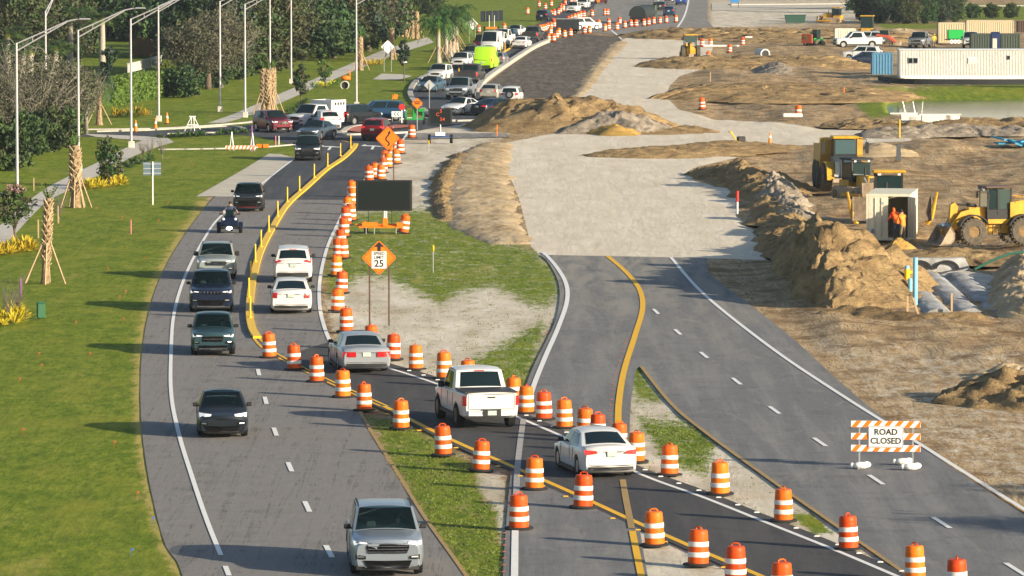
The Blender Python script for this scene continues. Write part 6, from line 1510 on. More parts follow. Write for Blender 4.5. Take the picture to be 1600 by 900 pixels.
for k, (x, l_) in enumerate(((1415, -.25), (1430, -.2), (1440, .1))):
    q = MB(); q.tube([(0, 0, 0), (l_, 0, 1.0)], .03, 5); o = tag(q.build('rebar_rod', M_ALU), ('thin leaning rod at the left end of the precast blocks', 'middle leaning rod behind the precast blocks', 'upright thin rod behind the precast blocks')[k], 'rod'); o.location = G(x, 183) + Vector((0, 0, .3))
t = thing('concrete_pipe', 'open ended concrete drain pipe lying in the dirt right of the backhoe', 'drain pipe', G(1191, 101) + Vector((0, 0, .7)), .3); q = MB(); q.lathe([(.55, -1.0), (.55, 1.0), (.42, 1.0), (.42, -1.0)], 18, 'Y', (0, 0, .5), close=True); q.build('pipe_wall', M_PRE, t); q = MB(); q.cyl((0, -.9, .5), (0, -.85, .5), .42); q.build('opening', M_BLK, t)  # the bore's inner shade is a black disc, not a real hollow
for p, L_, lab in (((1143, 81), 1.2, 'short white pipe lying below a drum behind the backhoe'), ((1127, 81), 4.2, 'long thin white pipe lying right of the yellow backhoe'), ((1170, 67), .9, 'white pipe stub on the upper dirt shelf')):
    q = MB(); q.cyl((-L_ / 2, 0, .15), (L_ / 2, 0, .15), .13, n=12); o = tag(q.build('plastic_pipe', M_PRE), lab, 'pipe'); o.location = G(*p) + Vector((0, 0, .55))
q = MB(); q.box((0, 0, .18), (1.6, 1.2, .3), bev=.05); tag(q.build('concrete_slab', M_PRE), 'pale grey slab lying below the right drum of the lower dirt shelf', 'slab').location = G(1238, 190) + Vector((0, 0, .35))
# arch chambers in the pit, with header pipe
M_CH = pmat('chamber_white', (.36, .35, .32), .95, spec=.1, var=.45, vscale=.9, vcol=(.52, .53, .54), bump=.8, bscale=2.5, stretch=(1, .4, 1))
def arch(t, x, y0, y1, r, name, mat, a0=0, a1=180, ribs=False):
    q = MB()
    def f(u, v):
        a = R(a0 + (a1 - a0) * u); k = 1 + (.05 * math.sin(v * (y1 - y0) * 5) if ribs else 0); return (x + r * math.cos(a) * k, y0 + (y1 - y0) * v, r * .36 * math.sin(a) * k)
    q.grid(f, 14, 60 if ribs else 2); return q.build(name, mat, t)
t0 = G(1508, 488)
for i, x in enumerate((-1.3, 0.0, 1.3)):
    t = thing('arch_chamber', 'long ribbed white arch chamber in the pit, %s of three' % ('leftmost', 'middle', 'rightmost')[i], 'arch pipe', (t0.x + x + .1 * i, t0.y - 2, 0), 0.0, 'arch chambers in the pit')
    arch(t, 0, 0, 26, .64, 'shell', M_CH, ribs=True)
    q = MB(); q.add([(0, -.01, 0)] + [(.6 * math.cos(R(a)), -.01, .30 * math.sin(R(a))) for a in range(0, 181, 15)], [(0, i_, i_ + 1) for i_ in range(1, 13)]); q.build('end_cap', M_CH, t, False)
t = thing('head_wall', 'pale wall with three dark arched openings behind the arch chambers', 'wall', (t0.x - .1, t0.y + 28, 0), 0)
q = MB(); q.box((0, .6, .25), (5.4, 1.0, .75), taper=(.86, .8)); q.build('wall_body', M_CH, t)
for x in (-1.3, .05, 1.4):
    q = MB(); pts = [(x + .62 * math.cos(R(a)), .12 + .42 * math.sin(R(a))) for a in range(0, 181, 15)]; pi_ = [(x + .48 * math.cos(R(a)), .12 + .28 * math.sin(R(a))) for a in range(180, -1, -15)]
    q.prism(pts + pi_, -.02, .08, 'Y'); q.build('arched_opening', M_BLK, t)  # black arch bands paint in the shade of the openings
px_s = sheet('pit_sand', gline([(1395, 486), (1420, 470), (1440, 440), (1500, 424), (1575, 440), (1570, 470), (1545, 499), (1440, 499), (1395, 486)], 5)[:-1], .03, pmat('pit_sand', (.58, .52, .43), .95, var=.25, vscale=.8, bump=.4, bscale=4))
for p, h_, r_, m, lab in (((1430, 480), 2.25, .11, M_CYAN, 'tallest light blue plastic pipe standing in the pit'), ((1422, 463), .85, .10, M_CYAN, 'short light blue plastic pipe beside the tallest one'), ((1417, 462), 1.30, .08, M_RUST, 'brown pipe with a yellow head left of the light blue pipes')):
    t = thing('stand_pipe', lab, 'pipe', G(*p), 0, 'pipes standing in the pit'); q = MB(); q.cyl((0, 0, 0), (0, 0, h_), r_, n=14); q.build('riser', m, t)
    if m is M_RUST: q = MB(); q.cyl((0, 0, .75), (0, 0, 1.25), .13, n=12); q.box((.15, 0, 1.1), (.2, .12, .14)); q.build('valve_head', M_YPOST, t); q = MB(); q.cyl((0, 0, 1.25), (0, 0, 1.4), .11, n=12); q.build('cap', M_CYAN, t)
for p, h_, ln_, lab in (((1418, 496), .95, 0, 'wooden stake in the dark earth edge below the brown pipe'), ((1436, 495), .9, -.3, 'leaning wooden stake right of the tallest blue pipe'), ((1487, 494), 1.0, 0, 'wooden stake in front of the arch chambers')):
    stick('timber_stake', p, h_, .045, M_WOOD, lab, 'stake', 'stakes at the pit edge', lean=ln_)
q = MB(); q.tube([G(1522, 421, .6), G(1540, 412, .8), G(1562, 402, 1.0), G(1580, 396, 1.05), G(1610, 393, 1.0)], .065, 8); tag(q.build('green_hose', pmat('hose_green', (.012, .075, .05), .6)), 'thick green hose running down into the pit from the right', 'hose')
for p, rz, lab in (((1490, 378), .3, 'white bent rod stuck in the dirt before the loader wheel'), ((1510, 380), .0, 'white straight rod in front of the loader wheel')): stick('white_rod', p, .7, .018, M_SIGNW, lab, 'rod', lean=rz * .6)
t = thing('tilted_plate', 'dark upright steel plate on the flat dirt right of the dump truck', 'steel plate', G(1404, 250)); q = MB(); q.box((0, 0, .55), (.36, .3, 1.15), taper=(.7, .7)); q.build('plate', pmat('slate_steel', (.07, .08, .09), .6), t); q = MB(); q.box((.3, .1, 1.1), (1.0, .2, .08)); q.build('top_bar', MATS['slate_steel'], t)
q = MB(); rt_ = random.Random(2)
for i in range(9): q.box((rt_.uniform(-1.2, 1.2), rt_.uniform(-1, 1), .12 + rt_.random() * .2), (rt_.uniform(.5, 1.3), rt_.uniform(.8, 1.8), .12), Matrix.Rotation(rt_.uniform(-.4, .4), 4, 'Y') @ Matrix.Rotation(rt_.uniform(-1, 1), 4, 'Z'))
tag(q.build('tarpaulin', pmat('tarp_blue', (.03, .25, .42), .5, bump=.6, bscale=3)), 'crumpled bright blue tarpaulin at the right edge above the flat dirt', 'tarpaulin').location = G(1588, 228)
# far box trailer with van, tarped truck
t = thing('box_trailer', 'black box trailer with a dark end, surrounded by drums far up the road', 'trailer', G(887, 53), R(0)); q = MB(); q.box((0, 1.2, 1.15), (3.1, 2.4, 1.6)); q.build('box_body', pmat('trailer_black', (.018, .022, .026), .45), t); q = MB(); q.box((0, 1.2, 2.0), (3.2, 2.5, .08)); q.build('roof', pmat('trailer_top_grey', (.25, .25, .25), .5), t)
for x in (-1, 1): q = MB(); q.lathe([(.1, -.1), (.33, -.1), (.33, .1), (.1, .1)], 12, 'Y', (x, .1, .33), close=True); q.build('wheel', M_TYRE, t)
vehicle('white_van', 'white van parked at the right end of the black box trailer', 'van', dict(SPECS['suv'], H=1.75), 'white', (914, 47), R(-62), None, lod=1, lit=False, anchor='mid')
t = thing('covered_truck', 'truck under a dark rounded tarpaulin behind the far row of drums', 'truck', G(996, 37), R(-12)); q = MB()
def f(u, v): a = R(-10 + 200 * u); return (1.25 * math.cos(a), v * 8.0, 1.3 + 1.25 * math.sin(a))
q.grid(f, 14, 3); q.add([(1.25 * math.cos(R(a)), -.02, 1.3 + 1.25 * math.sin(R(a))) for a in range(-10, 191, 10)], [tuple(range(21))]); q.build('tarp_cover', pmat('tarp_dark', (.018, .026, .028), .7), t); q = MB(); q.box((0, 4, .8), (2.2, 8, .5)); q.build('chassis', M_BLKP, t); q = MB(); q.box((0, 8.8, 1.5), (2.3, 1.4, 2.0), bev=.1); q.build('cab', pmat('cab_dark_green', (.03, .06, .04), .5), t)
for y in (.5, 1.7, 8.6):
    for x in (-1.0, 1.0): q = MB(); q.lathe([(.2, -.14), (.48, -.14), (.48, .14), (.2, .14)], 14, 'X', (x, y, .48), close=True); q.build('wheel', M_TYRE, t)
t = thing('red_truck', 'dark red box truck at the top edge behind the green island', 'truck', G(939, 6), 0); q = MB(); q.box((0, 1, 1.0), (2.2, 3, 1.6)); q.build('box_body', pmat('truck_darkred', (.09, .02, .02), .5), t); q = MB(); q.box((-.5, -.52, 1.0), (.6, .03, 1.4)); q.build('door', M_ORF, t); 
for x in (-.8, .8): q = MB(); q.lathe([(.15, -.1), (.4, -.1), (.4, .1), (.15, .1)], 12, 'X', (x, -.2, .4), close=True); q.build('wheel', M_TYRE, t)
# ================================================================== trees, palms, shrubs
def leafmat(name, c1, c2, trans=.25):
    a = NT(name)
    tc = a.n('TexCoord'); oi = a.n('ObjectInfo')
    n = a.noise(tc.outputs['Object'], .9, 4, .6)
    n2 = a.noise(tc.outputs['Object'], 6, 2, .6)
    c = a.ramp(n, (.35, c1), (.65, c2))
    c = a.mix(a.rng(n2, .4, .7, 0, .5), c, tuple(min(1, v * 1.35) for v in c2))
    hs = a.n('HueSaturation'); a.l(c, hs.inputs['Color']); a.l(a.math('MULTIPLY_ADD', oi.outputs['Random'], .05, .475), hs.inputs['Hue']); a.l(a.math('MULTIPLY_ADD', oi.outputs['Random'], .4, .8), hs.inputs['Value'])
    a.l(hs.outputs[0], a.b.inputs['Base Color']); a.b.inputs['Roughness'].default_value = .65
    return a.m
LF = dict(dark=leafmat('leaf_dark', (.014, .034, .014), (.036, .066, .026)), mid=leafmat('leaf_mid', (.028, .058, .017), (.060, .10, .030)), olive=leafmat('leaf_olive', (.038, .046, .022), (.07, .078, .034)),
          grey=leafmat('leaf_grey', (.06, .062, .045), (.105, .10, .07)), hedge=leafmat('leaf_hedge', (.05, .10, .015), (.11, .17, .025)), yellow=leafmat('leaf_yellow', (.30, .28, .015), (.55, .45, .03)),
          palm=leafmat('leaf_palm', (.035, .085, .015), (.085, .15, .03)), palmd=leafmat('leaf_palm_dark', (.012, .03, .012), (.03, .055, .02)), rust=leafmat('leaf_rust', (.15, .085, .03), (.26, .15, .06)), pink=leafmat('leaf_pink', (.18, .10, .10), (.34, .20, .22)), blue=leafmat('leaf_blue', (.02, .04, .03), (.045, .07, .05)))
M_BARK = pmat('bark', (.13, .10, .075), .9, var=.35, vscale=6, bump=.6, bscale=14)
M_BARKG = pmat('palm_grey_trunk', (.36, .33, .28), .85, var=.2, vscale=3, bump=.4, bscale=10, stretch=(1, 1, 3))
M_BOOT = pmat('palm_boot_trunk', (.20, .125, .07), .9, var=.6, vscale=5, vcol=(.48, .34, .20), bump=.8, bscale=12)
M_BOOTL = pmat('palm_leaf_boot', (.42, .29, .16), .9, var=.45, vscale=5, vcol=(.58, .44, .28))
M_SHAFT = pmat('palm_crownshaft', (.30, .33, .04), .6)
M_PALEW = pmat('weathered_white', (.5, .5, .47), .8, var=.15, vscale=.6)
M_TWIG = pmat('twig_grey', (.20, .18, .15), .9)
rg = random.Random(11)
def leafq(q, p, s, rnd, flat=.0):
    a, b = Vector((rnd.gauss(0, 1), rnd.gauss(0, 1), rnd.gauss(0, 1))).normalized(), Vector((rnd.gauss(0, 1), rnd.gauss(0, 1), rnd.gauss(0, 1)))
    b = (b - a * b.dot(a)).normalized(); k = s * rnd.uniform(.6, 1.3)
    a *= k; b *= k * .62
    q.add([p - a, p + b * .8, p + a, p - b * .8], [(0, 1, 2, 3)])
def crown(q, rnd, c, rad, nclump, per, ls, shell=.5, clr=.30):
    for i in range(nclump):
        v = Vector((rnd.gauss(0, 1), rnd.gauss(0, 1), rnd.gauss(0, 1))).normalized() * (shell + (1 - shell) * rnd.random()) * rnd.uniform(.75, 1.12)
        cc = Vector(c) + Vector((v.x * rad[0], v.y * rad[1], v.z * rad[2]))
        cr = min(rad) * clr * rnd.uniform(.6, 1.4); q.cur = rnd.randint(0, 1)
        for k in range(per):
            w = Vector((rnd.gauss(0, 1), rnd.gauss(0, 1), rnd.gauss(0, .75))).normalized() * cr * rnd.random() ** .4
            leafq(q, cc + w, ls, rnd)
    q.cur = 0
def broadleaf(name, label, cat, h, r, leaves, seed, trunk_h=None, dens=1.0, ls=.22, bark=None, shape=1.0, limbs=5, low=.25, skirt=False):
    rnd = random.Random(seed); t = thing(name, label, cat)
    q = MB(); th = h * (trunk_h or .35); ch = h - th * .6
    q.tube([(0, 0, -.3), (.05, 0, th * .5), (0, .05, th), (0, 0, h * .75)], [r * .10, r * .075, r * .06, r * .02], 8)
    cz = th * .7 + ch / 2
    for i in range(limbs):
        a = 2 * math.pi * (i + rnd.random() * .6) / limbs; e = Vector((math.cos(a) * r * .75, math.sin(a) * r * .75, cz + ch * rnd.uniform(-.15, .35)))
        q.tube([(0, 0, th * rnd.uniform(.6, 1.0)), tuple(e * .5 + Vector((0, 0, th * .5))), tuple(e)], [r * .05, r * .035, r * .012], 6)
    q.build('trunk', bark or M_BARK, t, False)
    q = MB(); crown(q, rnd, (0, 0, cz), (r, r, ch / 2 * shape), int(70 * dens), 36, ls)
    if skirt: crown(q, rnd, (0, 0, h * .16), (r * .9, r * .9, h * .17), int(42 * dens), 32, ls)
    q.build('crown', [LF[k] for k in leaves], t, False)
    return t
def bare_bush(name, label, cat, h, r, seed, leaf=True):
    rnd = random.Random(seed); t = thing(name, label, cat); q = MB()
    q.tube([(0, 0, -.2), (0, 0, h * .35)], [r * .07, r * .05], 7)
    tips = []
    for i in range(26):
        a = rnd.uniform(0, 6.28); rr = r * rnd.uniform(.3, 1.0); e = Vector((math.cos(a) * rr, math.sin(a) * rr, h * rnd.uniform(.45, 1.0)))
        q.tube([(0, 0, h * rnd.uniform(.12, .35)), tuple(e * .55 + Vector((0, 0, h * .12))), tuple(e)], [r * .022, r * .014, r * .005], 5)
        for k in range(9):
            s0 = e * rnd.uniform(.5, 1.0); d = Vector((rnd.gauss(0, 1), rnd.gauss(0, 1), rnd.gauss(.5, .8))).normalized() * r * rnd.uniform(.15, .4)
            q.tube([tuple(s0), tuple(s0 + d * .6 + Vector((0, 0, .1))), tuple(s0 + d)], [r * .008, r * .006, r * .003], 4); tips.append(s0 + d)
    q.build('trunk', M_TWIG, t, False)
    if leaf:
        q = MB()
        for p in tips:
            for k in range(16): q.cur = rnd.randint(0, 1); leafq(q, p + Vector((rnd.gauss(0, .28), rnd.gauss(0, .28), rnd.gauss(0, .25))), .085, rnd)
        q.build('crown', [LF['grey'], LF['olive']], t, False)
    return t
def frond(q, rnd, base, az, lift, L, leafw=.5, n=12, droop=1.0):
    pts = []
    for k in range(n + 1):
        s = k / n; rr = L * (s - .12 * s * s); z = L * (math.sin(lift) * s - droop * .62 * s * s)
        pts.append(Vector(base) + Vector((math.cos(az) * rr * math.cos(lift * .6), math.sin(az) * rr * math.cos(lift * .6), z)))
    side = Vector((-math.sin(az), math.cos(az), 0))
    for k in range(1, n):
        a, b = pts[k], pts[k + 1]; w = leafw * math.sin(math.pi * min(1, .15 + .85 * k / n)) ** .6
        for s in (-1, 1):
            tip = a + side * s * w + (b - a) * 1.2 + Vector((0, 0, -w * rnd.uniform(.35, .9)))
            q.cur = rnd.randint(0, 1); q.add([a, a + (b - a) * .55, tip], [(0, 1, 2)])
    q.cur = 0
    for k in range(n): q.add([pts[k] - side * .02, pts[k] + side * .02, pts[k + 1] + side * .012, pts[k + 1] - side * .012], [(0, 1, 2, 3)])
def palm(name, label, h, seed, r=.17, fl=2.6, nf=18, shaft=True, leaves=('palm', 'palmd'), trunk=None, props=False):
    rnd = random.Random(seed); t = thing(name, label, 'palm tree'); q = MB()
    q.lathe([(r * 1.5, -.3), (r * 1.25, .3), (r, h * .25), (r * .95, h * .7), (r * .85, h)], 12); q.build('trunk', trunk or M_BARKG, t)
    top = h
    if shaft: q = MB(); q.lathe([(r * .85, h), (r * .95, h + .3), (r * .5, h + 1.1), (.02, h + 1.4)], 10); q.build('crownshaft', M_SHAFT, t); top = h + 1.1
    q = MB()
    for i in range(nf): frond(q, rnd, (0, 0, top), 2 * math.pi * i / nf + rnd.uniform(-.2, .2), R(rnd.uniform(0, 78)), fl * rnd.uniform(.8, 1.1), .8, 14, rnd.uniform(.9, 1.6))
    q.build('crown', [LF[k] for k in leaves], t, False)
    if props: prop_sticks(t, r, rnd)
    return t
def prop_sticks(t, r, rnd, n=4, h=1.6, rad=1.0):
    for i in range(n):
        a = 2 * math.pi * i / n + rnd.uniform(-.3, .3)
        q = MB(); q.tube([(math.cos(a) * rad, math.sin(a) * rad, 0), (math.cos(a) * r, math.sin(a) * r, h)], .045, 5); q.build('prop', M_WOOD, t)
def sabal(label, h, r, seed, props=3, lean=0.0, tuft=True, group=None):
    """palm trunk stripped of its head: stubby leaf boots and a few green spikes on top"""
    rnd = random.Random(seed); t = thing('sabal_palm', label, 'palm tree', group=group); q = MB()
    q.lathe([(r * 1.15, -.3), (r * .85, h * .12), (r * .8, h * .35), (r * .9, h * .6), (r, h * .85), (r * .6, h)], 14)
    for i in range(int(h * 22)):
        z = h * .22 + h * .76 * (i / (h * 22)); a = i * 2.4; rr = r * (.86 + .12 * math.sin(3.0 * z / h))
        M = Matrix.Translation((math.cos(a) * rr, math.sin(a) * rr, z)) @ Matrix.Rotation(a, 4, 'Z') @ Matrix.Rotation(R(24 + rnd.uniform(-8, 26)), 4, 'Y')
        q.cur = 1; q.box((0, 0, 0), (.07, .20 * r / .25, .30), M, taper=(.6, .45))
    q.build('trunk', [M_BOOT, M_BOOTL], t, False)
    if tuft:
        q = MB()
        for i in range(14): frond(q, rnd, (0, 0, h * .97), rnd.uniform(0, 6.28), R(rnd.uniform(72, 88)), rnd.uniform(.5, 1.0), .10, 6, .1)
        q.build('crown', [LF['palm'], LF['hedge']], t, False)
    prop_sticks(t, r, rnd, props + 2, h * .48, 1.0)
    t.rotation_euler = (0, lean, 0)
    return t
def setl(o, at, rz=None, z=0):
    o.location = G(*at) + Vector((0, 0, z)); 
    if rz is not None: o.rotation_euler.z = rz
    return o
# ---- palms on the lawn
setl(sabal('thick shaggy palm trunk with wooden props on the lawn', 3.7, .34, 1, 5), (118, 324))
setl(sabal('slim leaning bare palm trunk nearest the left edge', 4.1, .20, 2, 3, .05), (70, 443))
for i, (x, y) in enumerate(((412, 178), (419, 181), (426, 177))): setl(sabal('bundled palm trunk, %s of the tied clump by the north sidewalk' % ('left', 'middle', 'right')[i], 3.9, .27, 5 + i, 3, group='tied palm trunks by the north sidewalk'), (x, y))
for i, (x, y, h_, lab) in enumerate(((612, 93, 3.6, 'orange brown palm trunk with props right of the white backed diamond sign'), (563, 110, 3.6, 'orange brown palm trunk behind the right tall lamp'), (628, 57, 3.2, 'left palm trunk of the farther orange brown pair'), (634, 58, 3.0, 'right palm trunk of the farther orange brown pair'), (644, 60, 3.6, 'left of two bare palm trunks with props by the walk'), (651, 61, 3.6, 'right of two bare palm trunks with props by the walk'))): setl(sabal(lab, h_, .26, 20 + i, 3), (x, y))
t = setl(palm('tied_palm', 'palm with its dark fronds tied up, leaning over the hedge', 3.6, 31, .22, 2.0, 16, False, ('palmd', 'blue'), M_BOOT, True), (155, 195))
q = MB(); rnd_ = random.Random(5); crown(q, rnd_, (.5, 0, 4.3), (.75, .7, .9), 26, 40, .16, .2); crown(q, rnd_, (.95, 0, 5.6), (.7, .6, .8), 22, 40, .16, .2); q.build('tied_fronds', [LF['palmd'], LF['blue']], t, False)
RP = palm('royal_palm', 'x', 8.0, 41, .26, 3.0, 26)
RN = palm('royal_palm', 'x', 3.6, 42, .26, 3.3, 30)
for i, (x, y, s_, lab) in enumerate(((685, 98, .92, 'tall green crowned royal palm, nearest of the row by the northern road'), (697, 95, .95, 'second royal palm of the row by the northern road'), (703, 90, .98, 'third royal palm of the row by the northern road'), (708, 85, 1.0, 'fourth royal palm of the row by the northern road'), (713, 80, 1.0, 'farthest royal palm of the row by the northern road'))):
    o = place(RN, G(x, y), i * 1.3, lab, 'royal palms by the northern road', (s_, s_, s_))
    prop_sticks(o, .3, random.Random(i), 5, 1.9, 1.4)
for i, (x, y, sz, lab) in enumerate(((547, 75, 1.5, 'tallest pale palm trunk rising out of the frame behind the slope'), (613, 33, 1.4, 'pale palm trunk at the top edge, left of a pair'), (637, 27, 1.4, 'pale palm trunk at the top edge, right of a pair'), (510, 60, 1.3, 'slim palm trunk in the wood behind the long slope'), (48, 150, .85, 'palm with yellow green shaft left of a half hidden lamp'), (36, 140, .85, 'palm with a green shaft nearest the left edge'), (87, 148, .9, 'palm with yellow green shaft right of a half hidden lamp'), (12, 130, 1.0, 'broad palm crown at the left edge of the wood'), (160, 120, 1.2, 'large dark palm crown above the tied palm'), (110, 110, 1.2, 'large palm crown in the wood above the second lamp'))):
    place(RP, G(x, y), i * 1.7, lab, 'palms along the wood', (1.0, 1.0, sz) if i < 4 else (1.25, 1.25, .56 * sz))
# ---- the wood on the left: seven kinds, each tree placed by itself
KINDS = [broadleaf('evergreen_tree', 'x', 'tree', 13, 5.0, ('dark', 'mid'), 51, .12, 2.6, .30, skirt=True), broadleaf('evergreen_tree', 'x', 'tree', 15, 4.2, ('dark', 'blue'), 52, .12, 2.6, .30, skirt=True),
         broadleaf('oak_tree', 'x', 'tree', 10, 5.2, ('olive', 'mid'), 53, .15, 2.6, .25, skirt=True), broadleaf('oak_tree', 'x', 'tree', 9, 4.6, ('grey', 'olive'), 54, .15, 2.4, .22, skirt=True), broadleaf('wood_tree', 'x', 'tree', 12, 4.5, ('mid', 'dark'), 55, .12, 2.4, .30, skirt=True)]
KN = ['deep green evergreen', 'blue green evergreen', 'olive green oak', 'grey green oak', 'fresh green tree']
place_words = lambda x: ('left of the first lamp' if x < 25 else 'above the first lamp' if x < 90 else 'above the second lamp' if x < 165 else 'above the third lamp' if x < 225 else 'above the hedge lamp' if x < 300 else 'above the slope lamp' if x < 365 else 'above the tied palm clump' if x < 440 else 'above the oval shrub' if x < 500 else 'above the lawn lamp' if x < 580 else 'beside the far palm pair')
rows = [('farthest row', 30, list(range(-30, 700, 34))), ('back row', 58, list(range(-15, 600, 40))), ('middle row', 88, [-20, 20, 60, 100, 300, 340, 378, 415, 470, 520, 556]), ('front row', 112, [-5, 40, 85, 330, 375, 425])]
seen_l = set(); rg = random.Random(3)
for rn, y0, xs in rows:
    for x in xs:
        if rn == 'farthest row' and x > 560: k = 4
        else: k = rg.choice([0, 0, 1, 1, 2, 3, 4] if y0 < 80 else [0, 1, 1, 2, 2])
        y = y0 + rg.uniform(-6, 6); s_ = rg.uniform(.8, 1.15)
        if rn == 'farthest row' and x > 560: s_ *= .45
        lab = '%s %s of the wood, %s' % (KN[k] + ' in the', rn, place_words(x))
        j = 2
        while lab in seen_l: lab = '%s %s of the wood, %s %s' % (KN[k] + ' in the', rn, ('second', 'third', 'fourth', 'fifth')[j - 2], place_words(x)); j += 1
        seen_l.add(lab)
        place(KINDS[k], G(x + rg.uniform(-8, 8), y) + Vector((0, 0, .4)), rg.uniform(0, 6), lab, 'trees of the wood on the left', (s_, s_, s_ * rg.uniform(.85, 1.1)))
OAKS = [broadleaf('live_oak', 'x', 'tree', 6.2, 3.2, ('grey', 'olive'), 61, .22, 2.6, .13, low=.2), bare_bush('bare_tree', 'x', 'tree', 6.5, 3.2, 62), bare_bush('bare_tree', 'x', 'tree', 6.0, 3.4, 63)]
for i, (k, x, y, s_, lab) in enumerate(((1, 15, 232, 1.0, 'grey twiggy tree at the left edge beside the first lamp'), (2, 62, 226, 1.05, 'grey twiggy tree with a pale trunk behind the first lamp arm'), (0, 95, 220, .95, 'grey green oak between the first two lamps'), (1, 135, 212, .8, 'grey twiggy tree right of the second lamp'), (0, 303, 150, 1.1, 'round grey green oak on the slope right of the hedge'), (0, 325, 140, 1.15, 'broad olive oak on the slope behind the fourth lamp'), (1, 345, 138, 1.2, 'pale twiggy tree on the slope left of the fifth lamp'), (0, 350, 128, 1.1, 'grey oak at the top of the green slope'), (2, 30, 205, 1.1, 'large bare grey tree at the back of the left bank'), (0, 575, 80, 1.5, 'dense grey oak behind the tallest right lamp'), (2, 450, 95, 1.2, 'thin grey tree at the back of the north sidewalk'))):
    place(OAKS[k], G(x, y) + Vector((0, 0, .3)), i * 1.1, lab, 'grey trees on the left bank', s_)
# round dark shrubs under them
BUSH = broadleaf('dark_shrub', 'x', 'shrub', 2.2, 1.3, ('dark', 'mid'), 71, .05, 1.0, .13, limbs=3, skirt=True)
for i, (x, y, s_, lab) in enumerate(((10, 268, 1.5, 'dark shrub mass at the left edge beside the first lamp pole'), (45, 246, 1.4, 'dark shrub right of the first lamp pole'), (80, 238, 1.4, 'dark shrub below the twiggy oak with the pale trunk'), (98, 228, 1.2, 'dark shrub left of the second lamp pole'), (262, 152, 1.1, 'dark shrub at the trunk of the slope oak'), (288, 153, 1.3, 'dark shrub right of the slope oak trunk'), (330, 138, 1.5, 'dark shrub below the pale twiggy tree'), (368, 125, 1.6, 'dark shrub between the two lamps on the slope'), (408, 108, 1.5, 'dark shrub left of the tied clump at the wood edge'), (482, 84, 1.9, 'large round dark shrub on the grass slope'), (430, 100, 1.4, 'dark shrub behind the tied palm clump'), (530, 72, 1.3, 'dark shrub at the foot of the tallest palm trunk'))):
    place(BUSH, G(x, y) + Vector((0, 0, .1)), i * .9, lab, 'dark shrubs along the wood edge', s_)
UNDER = [(x, y, s_) for y, s_ in ((66, 2.6), (92, 2.3)) for x in range(-20, 620, 26) if not (110 < x < 262 and y > 70) and not (x > 540 and y > 80)]
for i, (x, y, s_) in enumerate(UNDER):
    place(BUSH, G(x + rg.uniform(-6, 6), y + rg.uniform(-4, 4)) + Vector((0, 0, .4)), i * .9, 'dark undergrowth bush at the foot of the wood on the left', 'undergrowth bushes in the wood', s_ * rg.uniform(.85, 1.2))
# single small trees and shrubs
setl(broadleaf('pine_sapling', 'dark feathery pine sapling above the yellow shrubs by the sidewalk', 'tree', 3.0, .95, ('mid', 'olive'), 81, .2, .6, .14), (170, 292))
setl(broadleaf('column_shrub', 'dark oval shrub beside the north sidewalk', 'shrub', 3.3, .7, ('olive', 'dark'), 82, .15, .6, .14, shape=1.1), (470, 158))
setl(broadleaf('small_tree', 'small dark tree with an oval crown on a thin trunk by the far walk', 'tree', 4.0, .65, ('dark', 'blue'), 83, .55, .5, .14), (631, 128))
setl(broadleaf('small_tree', 'small light green tree in the lawn left of the drain pipe', 'tree', 3.0, .8, ('mid', 'hedge'), 84, .3, .3, .12), (508, 137))
setl(broadleaf('flowering_tree', 'small pink tipped tree above the yellow shrubs at the left edge', 'tree', 3.0, 1.0, ('mid', 'olive'), 85, .25, .45, .12), (22, 375))
q = MB(); crown(q, random.Random(9), (22 * 0, 0, 2.7), (.9, .6, .35), 16, 18, .09, .6); o = tag(q.build('flower_spray', [LF['pink'], LF['pink']], None, False), None); o.parent = [x for x in col.objects if x.name == 'flowering_tree'][0]
for i, (x, y, h_, lab) in enumerate(((28, 503, 2.3, 'thin bare sapling with a purple ribbon among the nearest yellow shrubs'), (12, 508, 2.0, 'thin bare sapling at the left edge among the nearest yellow shrubs'), (224, 250, 1.5, 'left of three bare saplings beside the sidewalk bend'), (235, 248, 1.5, 'middle of three bare saplings beside the sidewalk bend'), (254, 250, 1.7, 'right of three bare saplings beside the sidewalk bend'), (92, 348, 1.8, 'thin bare sapling in front of the thick palm trunk'))):
    t = setl(bare_bush('sapling', lab, 'sapling', h_, .45, 90 + i, False), (x, y)); 
    if i == 0: q = MB(); q.box((.15, -.02, 1.5), (.05, .05, .8)); q.build('ribbon', M_PURP, t)
def shrubbed(name, label, px, leaves, seed, h, n, ls=.16, spiky=True, cat='shrub', group=None):
    rnd = random.Random(seed); c0 = G(*px[0]); t = thing(name, label, cat, c0, 0, group); q = MB()
    a, b = G(*px[0]) - c0, G(*px[1]) - c0
    for i in range(n):
        s = rnd.random(); p = a.lerp(b, s) + Vector((rnd.uniform(-.35, .35), rnd.uniform(-1.6, 1.6), 0)); hh = h * rnd.uniform(.55, 1.1)
        q.cur = rnd.randint(0, 1)
        for k in range(26):
            az, el = rnd.uniform(0, 6.28), rnd.uniform(.3, 1.45); L = hh * rnd.uniform(.5, 1.0)
            d = Vector((math.cos(az) * math.cos(el), math.sin(az) * math.cos(el), math.sin(el))) * L; sd_ = Vector((-math.sin(az), math.cos(az), 0)) * ls * .32
            p0 = p + d * .25; q.add([p0, p0 + d * .5 + sd_, p0 + d + Vector((0, 0, -L * .22)), p0 + d * .5 - sd_], [(0, 1, 2, 3)])
    q.build('foliage', [LF[k] for k in leaves], t, False)
    q = MB(); 
    for i in range(5): p = a.lerp(b, i / 4); q.tube([p, p + Vector((.05, 0, h * .5))], .025, 5)
    q.build('stems', M_TWIG, t, False)
    return t
